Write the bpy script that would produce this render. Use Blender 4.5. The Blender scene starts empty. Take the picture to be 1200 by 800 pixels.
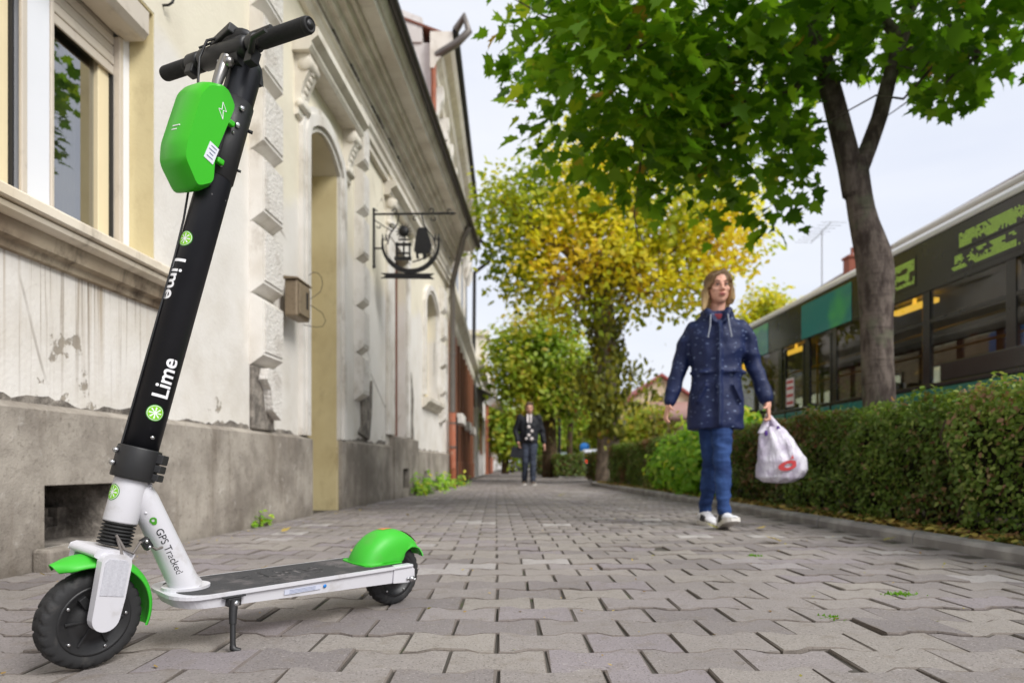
import bpy, bmesh, math, random
import numpy as np
from mathutils import Vector, Matrix, Quaternion, noise as mnoise

random.seed(7); rng = np.random.default_rng(7)
scene = bpy.context.scene
COL = scene.collection
R = math.radians

# ------------------------------------------------------------------ camera
cam_d = bpy.data.cameras.new('camera'); cam = bpy.data.objects.new('camera', cam_d); COL.objects.link(cam)
cam.location = (0, 0, 0.39); cam.rotation_euler = (R(90), 0, 0)
cam_d.sensor_width = 36; cam_d.lens = 23.4; cam_d.shift_y = 0.1217
cam_d.clip_start = 0.05; cam_d.clip_end = 2000
cam_d.dof.use_dof = True; cam_d.dof.focus_distance = 1.42; cam_d.dof.aperture_fstop = 3.4
scene.camera = cam

# ------------------------------------------------------------------ sky, sun, exposure
SUN_EL, SUN_AZ = 43, 130            # azimuth clockwise from +Y: behind the camera, to the right
w = bpy.data.worlds.new('World'); scene.world = w; w.use_nodes = True
nt = w.node_tree; nt.nodes.clear()
def wn(t, **k):
    n = nt.nodes.new(t)
    for a, b in k.items(): setattr(n, a, b)
    return n
sky = wn('ShaderNodeTexSky', sky_type='NISHITA', sun_disc=False, sun_elevation=R(SUN_EL), sun_rotation=R(SUN_AZ),
         air_density=1.0, dust_density=4.0, ozone_density=2.0)
tc = wn('ShaderNodeTexCoord'); mp = wn('ShaderNodeMapping'); mp.inputs['Scale'].default_value = (1.2, 1.2, 4.5)
nz = wn('ShaderNodeTexNoise'); nz.inputs['Scale'].default_value = 1.6; nz.inputs['Detail'].default_value = 5
rp = wn('ShaderNodeValToRGB')
rp.color_ramp.elements[0].position = .3; rp.color_ramp.elements[0].color = (5.5, 5.8, 6.6, 1)
rp.color_ramp.elements[1].position = .72; rp.color_ramp.elements[1].color = (6.7, 6.8, 7.1, 1)
mx = wn('ShaderNodeMix', data_type='RGBA'); mx.inputs['Factor'].default_value = .88
bg = wn('ShaderNodeBackground'); bg.inputs['Strength'].default_value = 0.1
out = wn('ShaderNodeOutputWorld')
nt.links.new(tc.outputs['Generated'], mp.inputs['Vector']); nt.links.new(mp.outputs[0], nz.inputs['Vector'])
nt.links.new(nz.outputs['Fac'], rp.inputs[0])
nt.links.new(sky.outputs[0], mx.inputs['A']); nt.links.new(rp.outputs[0], mx.inputs['B'])
nt.links.new(mx.outputs['Result'], bg.inputs['Color']); nt.links.new(bg.outputs[0], out.inputs[0])
sd = bpy.data.lights.new('sun', 'SUN'); so = bpy.data.objects.new('sun', sd); COL.objects.link(so)
sd.energy = 2.1; sd.angle = R(26); sd.color = (1, .98, .95)
sdir = Vector((math.sin(R(SUN_AZ)) * math.cos(R(SUN_EL)), math.cos(R(SUN_AZ)) * math.cos(R(SUN_EL)), math.sin(R(SUN_EL))))
so.rotation_euler = sdir.to_track_quat('Z', 'Y').to_euler(); so.location = (6, -6, 14)
scene.view_settings.view_transform = 'Standard'; scene.view_settings.look = 'None'
scene.view_settings.exposure = 0.66; scene.view_settings.gamma = 1
scene.cycles.use_denoising = True
scene.cycles.max_bounces = 8; scene.cycles.transparent_max_bounces = 12
scene.cycles.caustics_reflective = False; scene.cycles.caustics_refractive = False
scene.cycles.sample_clamp_indirect = 8

# ------------------------------------------------------------------ helpers
def lin(r, g, b):
    f = lambda c: (c/255)/12.92 if c/255 <= .04045 else (((c/255)+.055)/1.055)**2.4
    return (f(r), f(g), f(b))

def tag(o, label=None, cat=None, group=None, kind=None):
    if label: o['label'] = label
    if cat: o['category'] = cat
    if group: o['group'] = group
    if kind: o['kind'] = kind
    return o

def empty(name, loc=(0, 0, 0), label=None, cat=None, group=None, kind=None, matrix=None):
    o = bpy.data.objects.new(name, None); COL.objects.link(o); o.empty_display_size = .1
    if matrix is not None: o.matrix_world = matrix
    else: o.location = loc
    return tag(o, label, cat, group, kind)

def link(name, me, mat=None, parent=None, world=True):
    """link a mesh object; world=True: vertices are world coordinates under a parent that stands elsewhere"""
    if mat is not None and not me.materials:
        for m in (mat if isinstance(mat, (list, tuple)) else [mat]): me.materials.append(m)
    o = bpy.data.objects.new(name, me); COL.objects.link(o)
    if parent is not None:
        o.parent = parent
        if world: o.matrix_parent_inverse = parent_world(parent).inverted()
    return o

def parent_world(p):
    m = p.matrix_basis.copy()
    if p.parent: m = parent_world(p.parent) @ p.matrix_parent_inverse @ m
    return m

class MB:
    """collects simple solids; build() links them as ONE mesh object"""
    def __init__(s, tf=None): s.v = []; s.f = []; s.m = []; s.sm = []; s.tf = tf; s.cm = 0
    def add(s, vs, fs, smooth=False):
        b = len(s.v)
        s.v += [tuple(s.tf(*p)) if s.tf else tuple(p) for p in vs]
        s.f += [tuple(b+i for i in f) for f in fs]
        s.m += [s.cm]*len(fs); s.sm += [smooth]*len(fs); return s
    def box(s, a, b):
        x0, y0, z0 = a; x1, y1, z1 = b
        v = [(x0,y0,z0),(x1,y0,z0),(x1,y1,z0),(x0,y1,z0),(x0,y0,z1),(x1,y0,z1),(x1,y1,z1),(x0,y1,z1)]
        return s.add(v, [(0,3,2,1),(4,5,6,7),(0,1,5,4),(1,2,6,5),(2,3,7,6),(3,0,4,7)])
    def obox(s, c, ax, ay, az, h):
        c = Vector(c); A = [Vector(ax).normalized()*h[0], Vector(ay).normalized()*h[1], Vector(az).normalized()*h[2]]
        v = [c + A[0]*i + A[1]*j + A[2]*k for k in (-1,1) for (i,j) in ((-1,-1),(1,-1),(1,1),(-1,1))]
        return s.add(v, [(0,3,2,1),(4,5,6,7),(0,1,5,4),(1,2,6,5),(2,3,7,6),(3,0,4,7)])
    def prism(s, poly, fn, d0, d1, smooth=False):
        """poly 2-D points; fn(u, v, d) -> 3-D"""
        n = len(poly); v = [fn(u, w_, d0) for u, w_ in poly] + [fn(u, w_, d1) for u, w_ in poly]
        s.add(v, [tuple(range(n))[::-1], tuple(range(n, 2*n))])
        return s.add(v, [(i, (i+1) % n, n+(i+1) % n, n+i) for i in range(n)], smooth)
    def rings(s, rs, closed=True, cap=True, smooth=True):
        n = len(rs[0]); v = [p for r in rs for p in r]; f = []
        for k in range(len(rs)-1):
            for i in range(n if closed else n-1):
                j = (i+1) % n
                f.append((k*n+i, k*n+j, (k+1)*n+j, (k+1)*n+i))
        s.add(v, f, smooth)
        if cap and closed:
            s.add(rs[0], [tuple(range(n))[::-1]]); s.add(rs[-1], [tuple(range(n))])
        return s
    def tube(s, pts, r, n=8, cap=True, flat=1.0):
        pts = [Vector(p) for p in pts]; rr = r if isinstance(r, (list, tuple)) else [r]*len(pts)
        t = (pts[1]-pts[0]).normalized(); up = Vector((0,0,1)) if abs(t.z) < .9 else Vector((1,0,0))
        a = t.cross(up).normalized(); rs = []
        for i, p in enumerate(pts):
            if i == 0: t2 = pts[1]-pts[0]
            elif i == len(pts)-1: t2 = pts[-1]-pts[-2]
            else: t2 = (pts[i+1]-p).normalized()+(p-pts[i-1]).normalized()
            t2.normalize(); a = (a - t2*a.dot(t2)).normalized(); b = t2.cross(a)
            rs.append([p + (a*math.cos(2*math.pi*k/n) + b*math.sin(2*math.pi*k/n)*flat)*rr[i] for k in range(n)])
        return s.rings(rs, True, cap)
    def cyl(s, p0, p1, r, r1=None, n=16):
        return s.tube([p0, p1], [r, r if r1 is None else r1], n)
    def lathe(s, prof, o=(0,0,0), ax=(0,0,1), n=24, a0=0, a1=360, cap=False):
        """prof: (radius, height along ax)"""
        o = Vector(o); ax = Vector(ax).normalized(); e = Vector((1,0,0)) if abs(ax.x) < .8 else Vector((0,0,1))
        u = (e-ax*e.dot(ax)).normalized(); v_ = ax.cross(u); full = abs(a1-a0) >= 359.9
        m = n if full else n+1
        rs = []
        for r, hh in prof:
            rs.append([o + ax*hh + (u*math.cos(R(a0+(a1-a0)*k/n)) + v_*math.sin(R(a0+(a1-a0)*k/n)))*r for k in range(m)])
        return s.rings(rs, full, cap and full)
    def ball(s, c, r, n=10, m=7):
        c = Vector(c); r = Vector(r) if not isinstance(r, (int, float)) else Vector((r,r,r))
        rs = []
        for i in range(1, m):
            th = math.pi*i/m
            rs.append([(c.x+r.x*math.sin(th)*math.cos(2*math.pi*k/n), c.y+r.y*math.sin(th)*math.sin(2*math.pi*k/n), c.z-r.z*math.cos(th)) for k in range(n)])
        return s.rings(rs)
    def mesh(s, name):
        me = bpy.data.meshes.new(name); me.from_pydata([tuple(p) for p in s.v], [], s.f)
        me.polygons.foreach_set('use_smooth', s.sm)
        if any(s.m): me.polygons.foreach_set('material_index', s.m)
        me.update(); return me
    def build(s, name, mat, parent=None, bev=0, seg=2, world=True, fix=True, sub=0):
        me = s.mesh(name)
        if fix:
            bm = bmesh.new(); bm.from_mesh(me); bmesh.ops.recalc_face_normals(bm, faces=bm.faces); bm.to_mesh(me); bm.free()
        o = link(name, me, mat, parent, world)
        if bev:
            b = o.modifiers.new('bevel', 'BEVEL'); b.width = bev; b.segments = seg; b.limit_method = 'ANGLE'; b.angle_limit = R(40)
        if sub:
            q = o.modifiers.new('sub', 'SUBSURF'); q.levels = sub; q.render_levels = sub
        return o

def face_attr(me, name, arr):
    a = me.attributes.new(name, 'FLOAT', 'FACE'); a.data.foreach_set('value', np.asarray(arr, dtype=np.float32))

def copy_tree(o, parent=None, keep=True):
    c = o.copy(); COL.objects.link(c)
    if parent is not None: c.parent = parent
    for ch in o.children: copy_tree(ch, c)
    return c

def text_mesh(txt, size, cut=None, bold=0):
    """flat letters centred on the origin -> bmesh; cut: slice along y every `cut` metres so the letters can bend"""
    cu = bpy.data.curves.new('t', 'FONT'); cu.body = txt; cu.size = size; cu.align_x = 'CENTER'; cu.align_y = 'CENTER'
    cu.resolution_u = 4; cu.offset = bold*size
    ob = bpy.data.objects.new('t', cu); COL.objects.link(ob)
    dg = bpy.context.evaluated_depsgraph_get(); ev = ob.evaluated_get(dg); me = ev.to_mesh()
    bm = bmesh.new(); bm.from_mesh(me); ev.to_mesh_clear()
    bpy.data.objects.remove(ob); bpy.data.curves.remove(cu)
    if cut:
        y = -size
        while y < size:
            bmesh.ops.bisect_plane(bm, geom=bm.verts[:]+bm.edges[:]+bm.faces[:], plane_co=(0, y, 0), plane_no=(0, 1, 0)); y += cut
    return bm

def text_obj(name, txt, size, mapfn, mat, parent, cut=None, world=True, bold=0):
    bm = text_mesh(txt, size, cut, bold)
    for v in bm.verts: v.co = Vector(mapfn(v.co.x, v.co.y))
    me = bpy.data.meshes.new(name); bm.to_mesh(me); bm.free()
    return link(name, me, mat, parent, world)

def blend(name, shapes, voxel, it=4, fac=.5):
    """one continuous skin over overlapping solids: voxel remesh then smoothing"""
    mb = MB()
    for sh in shapes:
        k = sh[0]
        if k == 'c':     # tapered capsule p0 r0 p1 r1
            _, p0, r0, p1, r1 = sh; p0 = Vector(p0); p1 = Vector(p1); mb.tube([p0, p1], [r0, r1], 12)
            mb.ball(p0, r0, 12, 8); mb.ball(p1, r1, 12, 8)
        elif k == 'e':   # ellipsoid centre radii (rotation)
            _, c, r = sh[:3]; t = MB(); t.ball((0,0,0), r, 16, 12)
            rot = sh[3] if len(sh) > 3 else Matrix.Identity(3)
            mb.add([rot @ Vector(p) + Vector(c) for p in t.v], t.f)
        elif k == 'r':   # rings
            mb.rings([[Vector(p) for p in r_] for r_ in sh[1]])
    me = mb.mesh(name); bm = bmesh.new(); bm.from_mesh(me); bmesh.ops.remove_doubles(bm, verts=bm.verts, dist=1e-6)
    bmesh.ops.recalc_face_normals(bm, faces=bm.faces); bm.to_mesh(me); bm.free()
    ob = bpy.data.objects.new('tmp', me); COL.objects.link(ob)
    rm = ob.modifiers.new('r', 'REMESH'); rm.mode = 'VOXEL'; rm.voxel_size = voxel
    sm = ob.modifiers.new('s', 'SMOOTH'); sm.factor = fac; sm.iterations = it
    dg = bpy.context.evaluated_depsgraph_get(); r = bpy.data.meshes.new_from_object(ob.evaluated_get(dg))
    bpy.data.objects.remove(ob); bpy.data.meshes.remove(me)
    r.name = name; r.polygons.foreach_set('use_smooth', [True]*len(r.polygons)); r.materials.clear()
    return r

def wrinkle(me, amp, sc, seed=0.0, mask=None):
    """cloth folds: push the surface in and out along its normals"""
    n = len(me.vertices); co = np.empty(n*3); me.vertices.foreach_get('co', co); co = co.reshape(-1, 3)
    no = np.array([v.normal[:] for v in me.vertices]); d = np.empty(n)
    for i in range(n):
        p = Vector((co[i, 0]*sc[0]+seed, co[i, 1]*sc[1], co[i, 2]*sc[2])); q = mnoise.noise(p); r = mnoise.noise(p*2.3+Vector((7, 3, 1)))
        d[i] = (1-2*abs(q)) - .55 + .45*r
    if mask is not None: d *= mask(co)
    co += no*d[:, None]*amp; me.vertices.foreach_set('co', co.ravel()); me.update(); return me

# ------------------------------------------------------------------ materials
class NT:
    def __init__(s, name):
        s.m = bpy.data.materials.new(name); s.m.use_nodes = True; s.t = s.m.node_tree; s.t.nodes.clear()
        s.out = s.n('ShaderNodeOutputMaterial'); s.p = s.n('ShaderNodeBsdfPrincipled'); s.l(s.p.outputs[0], s.out.inputs[0])
    def n(s, t, **k):
        n = s.t.nodes.new(t)
        for a, b in k.items(): setattr(n, a, b)
        return n
    def l(s, a, b): s.t.links.new(a, b)
    def set(s, inp, val):
        if hasattr(val, 'is_linked') or isinstance(val, bpy.types.NodeSocket): s.l(val, inp)
        else:
            if isinstance(val, (tuple, list)) and len(val) == 3 and len(inp.default_value) == 4: val = (*val, 1)
            inp.default_value = val
    def noise(s, scale, detail=3, vec=None, rough=.5, out='Fac', stretch=None, coord='pos'):
        n = s.n('ShaderNodeTexNoise'); n.inputs['Scale'].default_value = scale; n.inputs['Detail'].default_value = detail
        n.inputs['Roughness'].default_value = rough
        v = vec if vec is not None else s.coord(coord)
        if stretch: v = s.mapping(v, stretch)
        s.l(v, n.inputs['Vector']); return n.outputs[out]
    def voro(s, scale, vec=None, feature='F1', out='Distance', stretch=None, coord='pos', rand=1):
        n = s.n('ShaderNodeTexVoronoi', feature=feature); n.inputs['Scale'].default_value = scale; n.inputs['Randomness'].default_value = rand
        v = vec if vec is not None else s.coord(coord)
        if stretch: v = s.mapping(v, stretch)
        s.l(v, n.inputs['Vector']); return n.outputs[out]
    def coord(s, c):
        if c == 'pos': return s.n('ShaderNodeNewGeometry').outputs['Position']
        return s.n('ShaderNodeTexCoord').outputs['Object']
    def mapping(s, v, sc, rot=(0,0,0), loc=(0,0,0)):
        m = s.n('ShaderNodeMapping'); m.inputs['Scale'].default_value = sc; m.inputs['Rotation'].default_value = rot
        m.inputs['Location'].default_value = loc; s.l(v, m.inputs[0]); return m.outputs[0]
    def mix(s, fac, a, b, mode='MIX'):
        n = s.n('ShaderNodeMix', data_type='RGBA', blend_type=mode); s.set(n.inputs['Factor'], fac)
        s.set(n.inputs['A'], a); s.set(n.inputs['B'], b); return n.outputs['Result']
    def math(s, op, a, b=0.0, clamp=False):
        n = s.n('ShaderNodeMath', operation=op, use_clamp=clamp); s.set(n.inputs[0], a); s.set(n.inputs[1], b); return n.outputs[0]
    def step(s, v, a, b, x0=0.0, x1=1.0):
        n = s.n('ShaderNodeMapRange', interpolation_type='SMOOTHSTEP'); s.set(n.inputs[0], v)
        n.inputs[1].default_value = a; n.inputs[2].default_value = b; n.inputs[3].default_value = x0; n.inputs[4].default_value = x1
        return n.outputs[0]
    def xyz(s, v):
        n = s.n('ShaderNodeSeparateXYZ'); s.l(v, n.inputs[0]); return n.outputs
    def attr(s, name):
        return s.n('ShaderNodeAttribute', attribute_name=name).outputs['Fac']
    def ramp(s, fac, stops):
        n = s.n('ShaderNodeValToRGB'); e = n.color_ramp.elements
        while len(e) < len(stops): e.new(.5)
        for q, (p, c) in zip(e, stops): q.position = p; q.color = (*c, 1)
        s.l(fac, n.inputs[0]); return n.outputs[0]
    def bump(s, h, strength=.3, dist=.01, prev=None):
        n = s.n('ShaderNodeBump'); n.inputs['Strength'].default_value = strength; n.inputs['Distance'].default_value = dist
        s.l(h, n.inputs['Height'])
        if prev is not None: s.l(prev, n.inputs['Normal'])
        return n.outputs[0]
    def fin(s, color=None, rough=.6, metal=0, normal=None, spec=None, coat=0):
        if color is not None: s.set(s.p.inputs['Base Color'], color)
        s.set(s.p.inputs['Roughness'], rough); s.p.inputs['Metallic'].default_value = metal
        if normal is not None: s.l(normal, s.p.inputs['Normal'])
        if spec is not None: s.p.inputs['Specular IOR Level'].default_value = spec
        if coat: s.p.inputs['Coat Weight'].default_value = coat; s.p.inputs['Coat Roughness'].default_value = .15
        return s.m

def mul(c, k): return tuple(min(1, x*k) for x in c)

def basic(name, col, rough=.6, metal=0, var=.12, vs=6, bump=0, bs=80, spec=None, coat=0, coord='obj', dirt=None, bd=.002):
    t = NT(name)
    c = t.mix(t.noise(vs, 5, coord=coord), mul(col, 1-var), mul(col, 1+var))
    if dirt:
        c = t.mix(t.math('MULTIPLY', t.step(t.noise(vs*2.3, 6, coord=coord, rough=.65), .52, .72), dirt[0]), c, dirt[1])
    nrm = t.bump(t.noise(bs, 4, coord=coord), bump, bd) if bump else None
    rr = t.math('ADD', t.math('MULTIPLY', t.noise(vs*3, 3, coord=coord), .16), rough-.08)
    return t.fin(c, rr, metal, nrm, spec, coat)

def emit(name, col, strength):
    t = NT(name); t.p.inputs['Emission Color'].default_value = (*col, 1); t.p.inputs['Emission Strength'].default_value = strength
    return t.fin(col, .4)

def glassy(name, tint=(.8,.85,.85), trans=.75, rough=.02, body=(.01,.012,.014), ior=1.7):
    """window glass: see-through, with real fresnel reflections"""
    t = NT(name); tr = t.n('ShaderNodeBsdfTransparent'); tr.inputs[0].default_value = (*tint, 1)
    df = t.n('ShaderNodeBsdfDiffuse'); df.inputs[0].default_value = (*body, 1)
    gl = t.n('ShaderNodeBsdfGlossy'); gl.inputs['Roughness'].default_value = rough
    m1 = t.n('ShaderNodeMixShader'); m1.inputs[0].default_value = trans
    fr = t.n('ShaderNodeFresnel'); fr.inputs[0].default_value = ior; gm = t.n('ShaderNodeNewGeometry'); fo = t.math('MULTIPLY', fr.outputs[0], t.math('SUBTRACT', 1.0, gm.outputs['Backfacing']))
    m2 = t.n('ShaderNodeMixShader')
    t.l(df.outputs[0], m1.inputs[1]); t.l(tr.outputs[0], m1.inputs[2])
    t.l(fo, m2.inputs[0]); t.l(m1.outputs[0], m2.inputs[1]); t.l(gl.outputs[0], m2.inputs[2])
    t.l(m2.outputs[0], t.out.inputs[0]); return t.m

def leafmat(name, stops, trans=.45, rough=.45):
    t = NT(name); c = t.ramp(t.attr('tone'), stops)
    c = t.mix(t.noise(30, 2), t.mix(.5, c, (0,0,0)), c) if False else c
    t.fin(c, rough, spec=.35); tl = t.n('ShaderNodeBsdfTranslucent'); t.l(t.mix(1.0, c, (1.0, 1.0, .55), 'MULTIPLY'), tl.inputs[0])
    mx_ = t.n('ShaderNodeMixShader'); mx_.inputs[0].default_value = trans
    t.l(t.p.outputs[0], mx_.inputs[1]); t.l(tl.outputs[0], mx_.inputs[2]); t.l(mx_.outputs[0], t.out.inputs[0]); return t.m
# ================================================================== SETTING
m_soil = (lambda t: t.fin(t.mix(t.step(t.noise(9, 6), .45, .65), lin(70, 60, 48), lin(98, 86, 66)), .95, 0, t.bump(t.noise(40, 6), .8, .02)))(NT('soil'))
m_asph = (lambda t: t.fin(t.mix(t.noise(3, 6), (.045, .045, .048), (.07, .07, .072)), .85, 0, t.bump(t.noise(160, 3), .5, .004)))(NT('asphalt'))
m_joint = (lambda t: t.fin(t.mix(t.step(t.noise(7, 5), .55, .7), (.075, .066, .055), (.06, .075, .03)), .95, 0, t.bump(t.noise(200, 3), .6, .004)))(NT('joint_sand'))

def paver_mat():
    t = NT('paver_concrete')
    tone = t.attr('tone')
    base = t.ramp(tone, [(0, lin(136, 129, 128)), (.3, lin(152, 145, 141)), (.55, lin(160, 153, 146)), (.8, lin(147, 139, 142)), (1, lin(184, 179, 176))])
    big = t.noise(1.1, 5); base = t.mix(t.step(big, .35, .7), t.mix(.22, base, (.10, .09, .085)), base)
    mid = t.noise(16, 6, rough=.65); base = t.mix(t.math('MULTIPLY', t.step(mid, .5, .72), .5), base, lin(122, 112, 100))
    pale = t.noise(24, 5, rough=.7); base = t.mix(t.math('MULTIPLY', t.step(pale, .6, .75), .35), base, lin(186, 181, 176))
    sp = t.noise(210, 3); base = t.mix(t.math('MULTIPLY', t.step(sp, .56, .66), .5), base, lin(74, 68, 64))
    sp2 = t.noise(170, 3); base = t.mix(t.math('MULTIPLY', t.step(sp2, .60, .70), .4), base, lin(190, 184, 178))
    # chamfer and side faces are mixed evenly towards a darker brown
    base = t.mix(t.math('MULTIPLY', t.attr('edge'), .6), base, lin(98, 88, 78))
    nrm = t.bump(t.noise(190, 5, rough=.65), .6, .004); nrm = t.bump(t.noise(28, 4), .4, .006, nrm)
    return t.fin(base, .82, 0, nrm, .3)
m_paver = paver_mat()
m_kerb = (lambda t: t.fin(t.mix(t.step(t.noise(6, 6), .4, .7), lin(142, 138, 135), lin(176, 172, 168)), .85, 0, t.bump(t.noise(180, 4), .4, .003)))(NT('kerb_concrete'))

def sheet(name, pts, z, mat, thick=0):
    mb = MB(); mb.add([(x, y, z) for x, y in pts], [tuple(range(len(pts)))])
    return tag(mb.build(name, mat), kind='structure')
sheet('ground', [(-400, -60), (400, -60), (400, 900), (-400, 900)], -.17, m_soil)
sheet('road', [(3.62, -8), (10.1, -8), (8.2, 30), (8.0, 200), (2.0, 200), (3.0, 30)], -.10, m_asph)

KERB = [(2.17, -.6), (2.12, .9), (2.06, 2.7), (1.985, 6), (1.85, 9.5), (1.69, 12.6), (1.65, 14.0)]
def kx(y): return float(np.interp(y, [p[1] for p in KERB], [p[0] for p in KERB]))
WALLX = lambda y: -1.973 + .066*y
# joint bed under the pavers
pave = MB(); pave.add([(-2.6, -1.5, -.0058), (2.1, -1.5, -.0058), (2.05, 2.7, -.0058), (1.97, 6, -.0058), (1.68, 12.6, -.0058), (1.9, 15, -.0058), (3.2, 15.2, -.0058), (3.0, 30, -.0058), (2.0, 80, -.0058), (-3.0, 80, -.0058), (-1.9, 20, -.0058)], [tuple(range(11))])
pavement = tag(pave.build('pavement', m_joint), kind='structure')

# ---- wavy interlocking pavers (I-shaped concrete stones, 20 cm long, rows 14 cm)
A_ = math.atan(-.024); ca, sa = math.cos(A_), math.sin(A_)
def wv(x): return .0115*np.clip((np.abs(x)-.05)/.016, -1, 1)
px_ = np.array([-.1, -.066, -.034, .034, .066, .1]); gx, gy = .0034, .0012
def outline(ix, iy):
    xs = np.clip(px_, -.1+ix, .1-ix)
    up_ = np.stack([xs, .07+wv(px_)-iy], 1); lo = np.stack([xs, -.07-wv(px_)+iy], 1)[::-1]
    return np.concatenate([up_, lo])[::-1]
o_top, o_out = outline(gx+.0028, gy+.0026), outline(gx, gy)
PV = np.concatenate([np.c_[o_top, np.zeros(12)], np.c_[o_out, np.full(12, -.0030)], np.c_[o_out, np.full(12, -.014)]])
PF4 = [(12+i, 12+(i+1) % 12, (i+1) % 12, i) for i in range(12)] + [(24+i, 24+(i+1) % 12, 12+(i+1) % 12, 12+i) for i in range(12)]
pavers = []
r0 = -int(2.2/.14)
for k in range(r0, 560):
    vy = k*.14                                    # row centre relative to the phase row
    for i in range(-22, 26):
        ux = i*.2 + (.1 if k % 2 else 0) + .1
        X = -.033 + ux + vy*math.tan(A_); Y = 1.478 + vy
        if Y < .35 or Y > 46: continue
        if X < WALLX(min(Y, 14))-.02 or (Y > 14 and X < -1.3): continue
        lim = kx(Y)-.09 if Y < 14.3 else 2.6
        if X > lim: continue
        pavers.append((X, Y))
pavers = np.array(pavers); npv = len(pavers)
tone = rng.random(npv)
tone = np.where(rng.random(npv) < .05, 1.0, tone*.85)
hgt = rng.normal(0, .0016, npv); tx = rng.normal(0, .011, npv); ty = rng.normal(0, .009, npv); rz = rng.normal(0, .006, npv)
inview = (np.abs(pavers[:, 0]) < .8*pavers[:, 1]) & (pavers[:, 1] > 1.1)
order = np.argsort(np.where(inview, pavers[:, 1], 1e3)); near = set(order[:300].tolist())
variants = []
for q in range(12):
    me = bpy.data.meshes.new('paver'); pv = PV.copy()
    pv[:12, :2] += rng.normal(0, .0013, (12, 2)); pv[12:24, :2] += rng.normal(0, .0010, (12, 2)); pv[24:, :2] = pv[12:24, :2]
    pv[:12, 2] += rng.normal(0, .0006, 12)
    me.from_pydata(pv.tolist(), [], [tuple(range(12))] + PF4); me.materials.append(m_paver)
    face_attr(me, 'tone', [min(1, q/11.5)]*len(me.polygons)); face_attr(me, 'edge', [0]+[1]*24); me.update(); variants.append(me)
bulk_v = []; bulk_t = []
for i in range(npv):
    if i in near:
        o = bpy.data.objects.new('paver', variants[min(11, int(tone[i]*11.99))]); COL.objects.link(o); o.parent = pavement
        o.location = (pavers[i, 0], pavers[i, 1], hgt[i]); o.rotation_euler = (tx[i], ty[i], rz[i]-A_*0)
    else:
        p = PV.copy()
        p[:, 2] += hgt[i] + tx[i]*p[:, 1] - ty[i]*p[:, 0]; p[:, 0] += pavers[i, 0]; p[:, 1] += pavers[i, 1]
        bulk_v.append(p); bulk_t.append(tone[i])
nb = len(bulk_v); BV = np.concatenate(bulk_v)
me = bpy.data.meshes.new('paver_field'); me.vertices.add(nb*36); me.vertices.foreach_set('co', BV.ravel())
lp = np.array(list(range(12)) + [x for f in PF4 for x in f]); ls = np.array([0] + [12+4*j for j in range(24)]); lc = np.array([12]+[4]*24)
base = np.arange(nb)
me.loops.add(nb*len(lp)); me.loops.foreach_set('vertex_index', (lp[None]+36*base[:, None]).ravel().astype(np.int32))
me.polygons.add(nb*25); me.polygons.foreach_set('loop_start', (ls[None]+len(lp)*base[:, None]).ravel().astype(np.int32))
me.update(calc_edges=True); face_attr(me, 'tone', np.repeat(bulk_t, 25)); face_attr(me, 'edge', np.tile([0]+[1]*24, nb)); me.materials.append(m_paver); me.validate()
tag(link('paver_field', me, None, pavement), kind='stuff')

# ---- kerb stones
kerb = empty('kerb', (2.0, 3, 0), kind='structure')
m_ks = []
def kerb_run(pts, step=1.0, h=.055, wdt=.12):
    d = [0]
    for a, b in zip(pts, pts[1:]): d.append(d[-1]+math.dist(a, b))
    at = lambda s_: (float(np.interp(s_, d, [p[0] for p in pts])), float(np.interp(s_, d, [p[1] for p in pts])))
    s_ = 0
    while s_ < d[-1]-.05:
        e = min(s_+step, d[-1]); a = Vector((*at(s_+.004), 0)); b = Vector((*at(e-.004), 0)); t = (b-a).normalized(); nrm = Vector((t.y, -t.x, 0))
        mb = MB(); hh = h+random.uniform(-.005, .005); o_ = nrm*random.uniform(-.006, .006)
        prof = [(-.0, -.06), (-.0, hh-.018), (.012, hh), (wdt, hh), (wdt, -.06)]
        mb.prism(prof, lambda u, v, q: (a+o_ + nrm*u + t*q + Vector((0, 0, v))), 0, (b-a).length)
        mb.build('kerb_stone', m_kerb, kerb, bev=.004, seg=1); s_ += step
kerb_run(KERB + [(1.72, 14.6), (1.95, 15.0), (2.4, 15.2)])
kerb_run([(2.5, 20.6), (1.75, 20.8), (1.5, 21.3), (1.35, 26), (1.2, 40)], 1.4)
# planting strip behind the kerb and the bare earth by the road
pl = MB(); strip = [(x+.1, y) for x, y in KERB] + [(2.4, 15.1), (3.3, 15.1), (3.36, 9), (3.55, 2), (3.65, -.6)]
pl.add([(x, y, .03) for x, y in strip], [tuple(range(len(strip)))])
tag(pl.build('soil', m_soil), kind='structure')
strip2 = [(2.5, 20.7), (1.8, 20.9), (1.62, 21.4), (1.45, 26), (1.3, 40), (2.6, 40), (2.9, 21)]
pl = MB(); pl.add([(x, y, .03) for x, y in strip2], [tuple(range(len(strip2)))]); tag(pl.build('soil', m_soil), kind='structure')
sheet('far_pavement', [(10.1, -8), (14, -8), (12, 40), (8.2, 40), (8.2, 30)], .02, m_kerb)
# ================================================================== LEFT HOUSE (facade frame: s along the street, n out of the wall, z up)
def F(s, n, z): return (-1.973 + .066*s + n, s - .066*n, z)

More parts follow.
